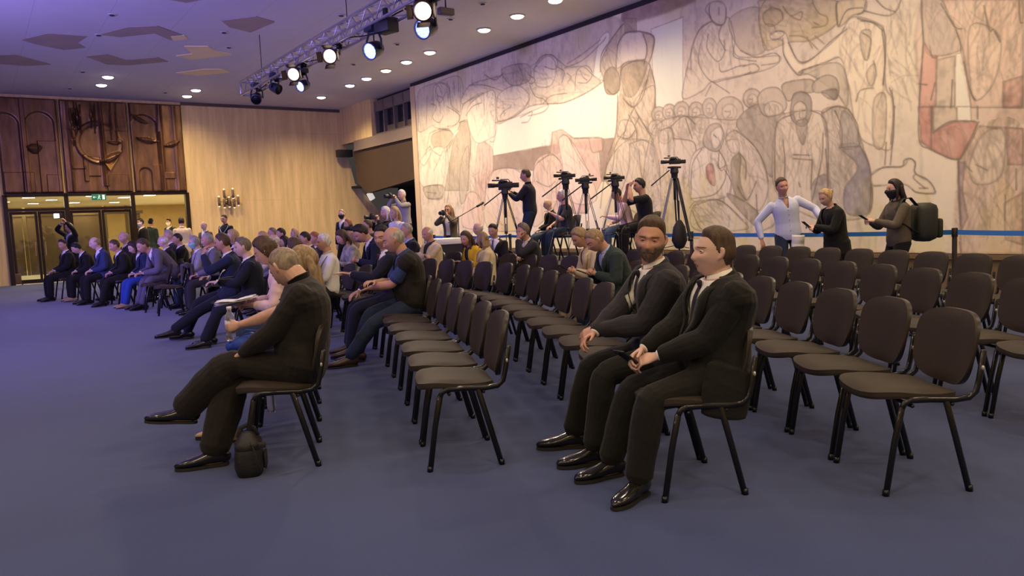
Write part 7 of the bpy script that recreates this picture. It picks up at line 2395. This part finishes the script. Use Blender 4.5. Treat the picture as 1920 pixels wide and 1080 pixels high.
# backpack on the standing woman
rb = [o for o in COL.objects if o.get('label', '').startswith('dark-haired woman in a black face mask')][0]
s = rb.scale[0]
r = thing('backpack', 'large black backpack on the back of the woman in the black face mask', 'backpack', rb.location, rb.rotation_euler[2])
M_BP = mat('backpack fabric', (0.022, 0.024, 0.018), 0.65, noise=0.15, scale=15, bump=0.2, bscale=60)
mb = MB().box((-0.43, -0.17, 0.86), (-0.165, 0.17, 1.34), None, 0.09)
MB_ = mb.build('main_compartment', M_BP, r, True, 60)
MB().box((-0.49, -0.13, 0.90), (-0.42, 0.13, 1.14), None, 0.03).build('front_pocket', M_BP, r, True, 60)
for sg in (-1, 1):
    MB().loft([(-0.17, sg * 0.08, 1.31), (-0.07, sg * 0.11, 1.405), (0.03, sg * 0.12, 1.395), (0.115, sg * 0.125, 1.28), (0.10, sg * 0.165, 1.12), (-0.16, sg * 0.15, 0.96)], [(0.03, 0.008)] * 6, 10, (0, 0, 1)).build('strap', M_BP, r)
for lab, who, hd, tl in (('dark phone held by the woman with the bun', 'fair-haired woman with a bun', (0.46, -0.01, 1.17), 0.7), ('dark phone held by the woman with the backpack', 'dark-haired woman in a black face mask', (0.46, 0.0, 1.22), 0.6),
                         ('dark phone in the hands of the man in the green blazer', 'man in a dark green blazer', (0.46, 0.0, 0.80), 0.4), ('dark phone held up by the light-haired woman in cream', 'light-haired woman in a cream jacket', (0.46, 0.0, 0.82), 0.6)):
    o = [q for q in COL.objects if q.get('label', '').startswith(who)][0]
    phone(V(o.location) + rotm((0, 0, 1), o.rotation_euler[2]) @ (V(hd) * o.scale[0]), o.rotation_euler[2], lab, tl)

# ------------------------------------------------------------------ barrier tape
M_POST = mat('barrier post', (0.09, 0.075, 0.06), 0.35, 0.6)
M_TAPE = mat('blue tape', srgb((0.22, 0.50, 0.80)), 0.5)
UR = 10.02


def rope_v(px):
    d = ray(px, 440)
    t = UR / d.dot(NU)
    return (d * t).dot(NV)


vp_ = [rope_v(2200), rope_v(1790), 8.9, 11.6, 14.3, rope_v(814)]
for i, v in enumerate(vp_):
    r = thing('barrier_post', ['dark barrier post beyond the right picture edge', 'dark barrier post near the right edge holding the blue tape', 'dark barrier post hidden behind the foreground men', 'dark barrier post behind the press tripods', 'dark barrier post behind the cameraman', 'dark barrier post at the far left end of the blue tape'][i], 'barrier post', W(UR, v), 0, 'posts of the blue barrier tape')
    MB().lathe([(0, 0), (0.17, 0), (0.17, 0.012), (0.05, 0.03), (0.032, 0.035), (0.032, 0.05), (0, 0.05)], 24).build('base', M_POST, r, True, 40)
    MB().lathe([(0, 0.03), (0.03, 0.03), (0.03, 0.93), (0, 0.93)], 16).build('pole', M_POST, r, True, 40)
    MB().lathe([(0, 0.90), (0.036, 0.90), (0.036, 1.0), (0.03, 1.01), (0, 1.01)], 16).build('head', M_BLACK, r, True, 40)
for i in range(len(vp_) - 1):
    a, b_ = W(UR, vp_[i] + 0.03, 0.955), W(UR, vp_[i + 1] - 0.03, 0.955)
    n = 12
    mb = MB()
    vs, fs = [], []
    for j in range(n + 1):
        q = j / n
        p = a.lerp(b_, q) - V((0, 0, 0.02 * 4 * q * (1 - q)))
        vs += [p - V((0, 0, 0.03)), p + V((0, 0, 0.03))]
    for j in range(n):
        fs.append((2 * j, 2 * j + 2, 2 * j + 3, 2 * j + 1))
    o = mb.add(vs, fs).build('barrier_tape', M_TAPE, None, False)
    o.modifiers.new('t', 'SOLIDIFY').thickness = 0.003
    tag(o, ['blue barrier tape running out at the right edge', 'blue barrier tape left of the right hand post, behind the standing trio', 'blue barrier tape behind the foreground men', 'blue barrier tape behind the press tripods', 'blue barrier tape at the far left before the mural'][i], 'barrier tape', 'blue barrier tapes before the mural')

# ------------------------------------------------------------------ press riser and cameras
rs = MB().box((7.95, 9.3, 0), (9.85, 13.2, RZ))
tag(room_obj('press_riser', rs, mat('riser grey', (0.05, 0.05, 0.055), 0.8, noise=0.1), None), 'low dark platform carrying the press cameras', 'platform')
M_CAMB = mat('camera black', (0.014, 0.014, 0.015), 0.45)
M_CAML = mat('camera grey', (0.10, 0.10, 0.11), 0.4, 0.3)
M_SILV = mat('tripod silver', (0.30, 0.30, 0.32), 0.35, 0.7)


def tv_camera(px, py, depth, face, lab, s=1.0):
    p = at_depth(px, py, depth)
    r = thing('video_camera', lab, 'video camera', p, R_(face), 'press video cameras')
    A = Matrix.Scale(s, 4)
    bd = MB()
    bd.box((-0.20, -0.06, -0.08), (0.16, 0.06, 0.08), A, 0.015)
    bd.box((-0.36, -0.055, -0.07), (-0.20, 0.055, 0.05), A, 0.012)
    bd.build('camera_body', M_CAMB, r, True, 40)
    MB().lathe([(0, 0.16), (0.05, 0.16), (0.05, 0.24), (0.058, 0.25), (0.058, 0.33), (0.05, 0.34), (0, 0.33)], 18, A @ Matrix.Rotation(PI / 2, 4, 'Y')).build('lens', M_CAMB, r, True, 40)
    MB().box((0.33, -0.075, -0.055), (0.42, 0.075, 0.055), A, 0.008).build('matte_box', M_CAMB, r, True, 40)
    MB().loft([A @ V(q) for q in ((0.12, 0, 0.08), (0.10, 0, 0.14), (-0.10, 0, 0.14), (-0.14, 0, 0.08))], [0.014 * s] * 4, 8).build('handle', M_CAML, r)
    MB().box((0.02, 0.06, 0.06), (0.14, 0.16, 0.12), A, 0.01).loft([A @ V((0.0, 0.12, 0.09)), A @ V((-0.06, 0.12, 0.09))], [0.03 * s, 0.022 * s], 10).build('viewfinder', M_CAMB, r)
    MB().loft([A @ V((0.30, -0.09, 0.13)), A @ V((0.02, -0.09, 0.12))], [0.02 * s, 0.016 * s], 10).build('microphone', M_CAMB, r)
    MB().box((0.13, -0.03, 0.15), (0.20, 0.03, 0.21), A, 0.008).build('camera_lamp', M_CAML, r, True, 40)
    return p


def tripod(p, base, lab, s=1.0, spread=0.44, face=0.0, bag=False):
    h_ = p.z - base
    r = thing('tripod', lab, 'tripod', (p.x, p.y, base), R_(face), 'press tripods')
    MB().lathe([(0, h_ - 0.20), (0.05, h_ - 0.20), (0.055, h_ - 0.12), (0.07, h_ - 0.10), (0.06, h_ - 0.02), (0, h_ - 0.02)], 16).box((-0.12, -0.05, h_ - 0.03), (0.12, 0.05, h_), None, 0.006).build('fluid_head', M_CAMB, r, True, 40)
    MB().loft([(-0.06, 0.06, h_ - 0.06), (-0.40, 0.16, h_ - 0.30)], [0.010, 0.012], 8).build('pan_bar', M_CAMB, r)
    MB().lathe([(0, h_ - 0.55), (0.022, h_ - 0.55), (0.022, h_ - 0.18), (0, h_ - 0.18)], 12).build('centre_column', M_CAMB, r)
    for i in range(3):
        t = 2 * PI * i / 3 + 0.5
        c, sn = math.cos(t), math.sin(t)
        top = V((0.05 * c, 0.05 * sn, h_ - 0.2))
        mid = V((spread * 0.55 * c, spread * 0.55 * sn, (h_ - 0.2) * 0.47))
        foot = V((spread * c, spread * sn, 0.0))
        lg = MB()
        side = V((-sn, c, 0)) * 0.022
        lg.loft([top + side, mid + side], [0.011 * s] * 2, 8).loft([top - side, mid - side], [0.011 * s] * 2, 8)
        lg.loft([top.lerp(mid, 0.75), foot], [0.012 * s, 0.010 * s], 8)
        lg.box((mid.x - 0.03, mid.y - 0.03, mid.z - 0.025), (mid.x + 0.03, mid.y + 0.03, mid.z + 0.025))
        lg.ball(foot + V((0, 0, 0.015)), 0.02, 8)
        lg.build('leg', M_SILV if i == 1 else M_CAMB, r)
        MB().loft([V((0, 0, (h_ - 0.2) * 0.42)), mid * 0.9 + V((0, 0, -0.05))], [0.007, 0.007], 6).build('spreader', M_CAMB, r)
    return r


def rig(px, py, depth, face, lab, base=RZ, s=1.0):
    p = tv_camera(px, py, depth, face, lab[0], s)
    return tripod(p - V((0, 0, 0.08 * s)), base, lab[1], s)


rig(1060, 329, 13.2, 185, ('video camera of the left twin tripod', 'left of the twin black tripods in the press area'), RZ, 0.48)
rig(1097, 337, 13.3, 0, ('video camera of the right twin tripod', 'right of the twin black tripods in the press area'), RZ, 0.48)
rig(1153, 333, 12.9, 180, ('video camera on the third tripod, left of the man in the black t-shirt', 'third black tripod, left of the man in the black t-shirt'), RZ, 0.45)
rig(946, 347, 14.4, 182, ('shoulder video camera in front of the cameraman in navy', 'tripod in front of the cameraman in navy'), RZ, 0.75)
p = tv_camera(1264, 303, 12.7, 178, 'video camera on the tallest tripod, right of the press area', 0.52)
tr_ = tripod(p - V((0, 0, 0.08)), 0.0, 'tall tripod with a black bag hanging under it, right of the press area', 1.2, 0.55, 40)
q = V((p.x, p.y, 0))
r = thing('weight_bag', 'black weight bag hanging under the tallest tripod', 'bag', q + V((0.05, -0.05, 0.98)), 0.3)
MB().loft([(0, 0, 0.22), (0, 0, 0.12), (0, 0, -0.1), (0, 0, -0.2)], [(0.05, 0.03), (0.11, 0.07), (0.14, 0.09), (0.09, 0.06)], 16, (0, 1, 0)).build('bag_body', M_BAG, r)
MB().loft([(0, 0, 0.2), (0, 0, 0.55)], [0.012, 0.012], 8).build('strap', M_BAG, r)
# still camera of the photographers
for who, hd, lab in (('woman with sunglasses', (0.34, 0, 1.50), 'black camera held by the woman with sunglasses'), ('grey-haired photographer', (0.40, 0, 1.55), 'black camera held by the photographer in the passage'), ('white-blond woman', (0.38, 0, 1.46), 'black camera held by the white-blond woman'), ('kneeling cameraman', (0.44, 0, 1.36), 'black camera of the kneeling cameraman')):
    o = [q for q in COL.objects if q.get('label', '').startswith(who)][0]
    r = thing('photo_camera', lab, 'camera', V(o.location) + rotm((0, 0, 1), o.rotation_euler[2]) @ (V(hd) * o.scale[0]), o.rotation_euler[2])
    MB().box((-0.04, -0.07, -0.05), (0.03, 0.07, 0.05), None, 0.012).box((-0.03, -0.03, 0.05), (0.025, 0.03, 0.075), None, 0.008).build('camera_body', M_CAMB, r, True, 40)
    MB().lathe([(0, 0.03), (0.04, 0.03), (0.04, 0.10), (0.045, 0.14), (0, 0.13)], 16, Matrix.Rotation(PI / 2, 4, 'Y')).build('lens', M_CAMB, r, True, 40)
o = [q for q in COL.objects if q.get('label', '').startswith('man holding up a glowing')][0]
r = thing('camera_flash', 'small bright white camera light held up before the lobby doors', 'camera light', V(o.location) + rotm((0, 0, 1), o.rotation_euler[2]) @ (V((0.36, 0.02, 1.88)) * o.scale[0]), o.rotation_euler[2])
MB().box((-0.05, -0.12, -0.07), (0.03, 0.12, 0.07), None, 0.015).build('housing', M_CAMB, r, True, 40)
MB().box((0.03, -0.10, -0.055), (0.036, 0.10, 0.055)).build('lamp_panel', mat('flash panel', (1, 1, 1), 0.3, emit=(0.95, 0.97, 1), es=12), r, False)
# small table with a white cloth at the left end of the mural
p = at_depth(833, 447, 16.0)
r = thing('side_table', 'small table with a white cloth and dark skirt left of the yellow cardigan', 'table', (p.x, p.y, 0), R_(30))
zt = p.z
MB().box((-0.33, -0.33, zt - 0.12), (0.33, 0.33, zt), None, 0.01).build('white_cloth', mat('table linen', (0.80, 0.78, 0.72), 0.8), r, True, 40)
MB().box((-0.32, -0.32, 0.0), (0.32, 0.32, zt - 0.12)).build('table_skirt', mat('table skirt', (0.03, 0.026, 0.026), 0.9), r, False)
# microphone boom stand
p = at_depth(862, 470, 16.6)
r = thing('boom_stand', 'black microphone boom stand left of the cameraman in navy', 'microphone stand', (p.x, p.y, 0), R_(35))
MB().loft([(0, 0, 0.05), (0, 0, 1.45)], [0.012] * 2, 8).build('pole', M_BLACK, r)
for i in range(3):
    t = 2 * PI * i / 3
    MB().loft([(0, 0, 0.12), (0.3 * math.cos(t), 0.3 * math.sin(t), 0.01)], [0.01] * 2, 8).build('leg', M_BLACK, r)
MB().loft([(-0.25, 0, 1.32), (0.55, 0, 1.68)], [0.010] * 2, 8).build('boom', M_BLACK, r)
MB().loft([(0.5, 0, 1.655), (0.66, 0, 1.73)], [0.026, 0.03], 10).build('microphone', M_BLACK, r)
# steps under the photographer in the passage
o = [q for q in COL.objects if q.get('label', '').startswith('grey-haired photographer')][0]
st = MB().box((-0.5, -0.35, 0), (0.35, 0.35, 0.42), None, 0.01)
so = st.build('step_block', mat('step dark', (0.03, 0.027, 0.025), 0.7), None, True, 40)
so.location = (o.location.x, o.location.y, 0)
so.rotation_euler = (0, 0, o.rotation_euler[2])
tag(so, 'dark step block under the photographer in the passage', 'step')
# leaning sign stand at the left picture edge
p = at_z(8, 536, 0)
r = thing('sign_stand', 'brown wooden stand at the left edge in front of the pale wall', 'stand', (p.x + 0.12, p.y - 0.1, 0), R_(35))
M_SW = mat('stand wood', (0.10, 0.055, 0.03), 0.5, noise=0.2, scale=6)
MB().loft([(-0.1, 0.0, 0.0), (-0.35, 0.0, 1.35)], [(0.03, 0.02)] * 2, 8).build('leg', M_SW, r)
MB().loft([(0.42, 0.0, 0.0), (-0.30, 0.0, 1.15)], [(0.03, 0.02)] * 2, 8).build('leg', M_SW, r)
MB().box((-0.2, -0.03, 0.02), (0.4, 0.0, 0.34), None, 0.01).build('panel', M_SW, r, True, 40)
# ------------------------------------------------------------------ lights
def lamp(kind, loc, power, col, size=0.25, spot=2.4, blend=0.8, target=None, name='light'):
    l = bpy.data.lights.new(name, kind)
    l.energy = power
    l.color = col
    if kind == 'SPOT':
        l.spot_size = spot
        l.spot_blend = blend
        l.shadow_soft_size = size
    elif kind == 'AREA':
        l.shape = 'DISK'
        l.size = size
    else:
        l.shadow_soft_size = size
    o = bpy.data.objects.new(name, l)
    COL.objects.link(o)
    o.location = loc
    if target is not None:
        o.rotation_euler = (V(target) - V(loc)).to_track_quat('-Z', 'Y').to_euler()
    return o


WARM = (1.0, 0.77, 0.50)
for (u, v) in DOWN_ON:
    pw = (130 if v < 11 else (750 if v > 23 else 420)) if u > 9 else (230 if v > 25 else 520)
    lamp('SPOT', W(u, v, ZC - 0.10), pw, (1.0, 0.77, 0.48) if u > 9 and v < 23 else (1.0, 0.75, 0.45), 0.12, 2.6, 1.0, name='downlight_lamp')
# downlights of the rest of the hall, above and behind the camera
for u in (-9, -5.5, -2, 1.5, 5, 8.4):
    for v in (-7, -3, 1.0, 5.0):
        lamp('AREA', W(u, v, ZC - 0.05), 56, WARM, 0.6, name='hall_lamp')
# stage wash: violet light thrown on the ceiling and the carpet from the stage side
lamp('SPOT', W(-3.5, 13.5, 2.0), 2100, (0.30, 0.24, 1.0), 0.3, 2.5, 1.0, W(1.0, 16, ZC), 'stage_wash')
lamp('SPOT', W(-5.0, 8.0, 2.0), 2100, (0.30, 0.24, 1.0), 0.3, 2.5, 1.0, W(0.0, 11, ZC), 'stage_wash')
lamp('SPOT', W(-6.0, 14.0, 3.0), 350, (0.80, 0.58, 1.0), 0.3, 1.6, 1.0, W(6.5, 15, ZC), 'stage_wash')
for (p, tgt, col, pw) in TRUSS_LAMPS:
    lamp('SPOT', p, pw, col, 0.1, 1.1, 0.8, tgt, 'truss_lamp')
# lobby
for u in (1.5, 3.5, 6.5, 9):
    for v in (29, 33, 37):
        lamp('AREA', W(u, v, 2.66), 60, (1.0, 0.83, 0.5), 0.5, name='lobby_lamp')

w = bpy.data.worlds.new('world')
SC.world = w
w.use_nodes = True
w.node_tree.nodes['Background'].inputs[0].default_value = (0.9, 0.8, 0.75, 1)
w.node_tree.nodes['Background'].inputs[1].default_value = 0.05
vs_ = SC.view_settings
vs_.view_transform = 'Standard'
vs_.look = 'None'
vs_.gamma = 1.0
vs_.use_curve_mapping = False
vs_.exposure = 0.0
bpy.data.scenes.remove(TS)
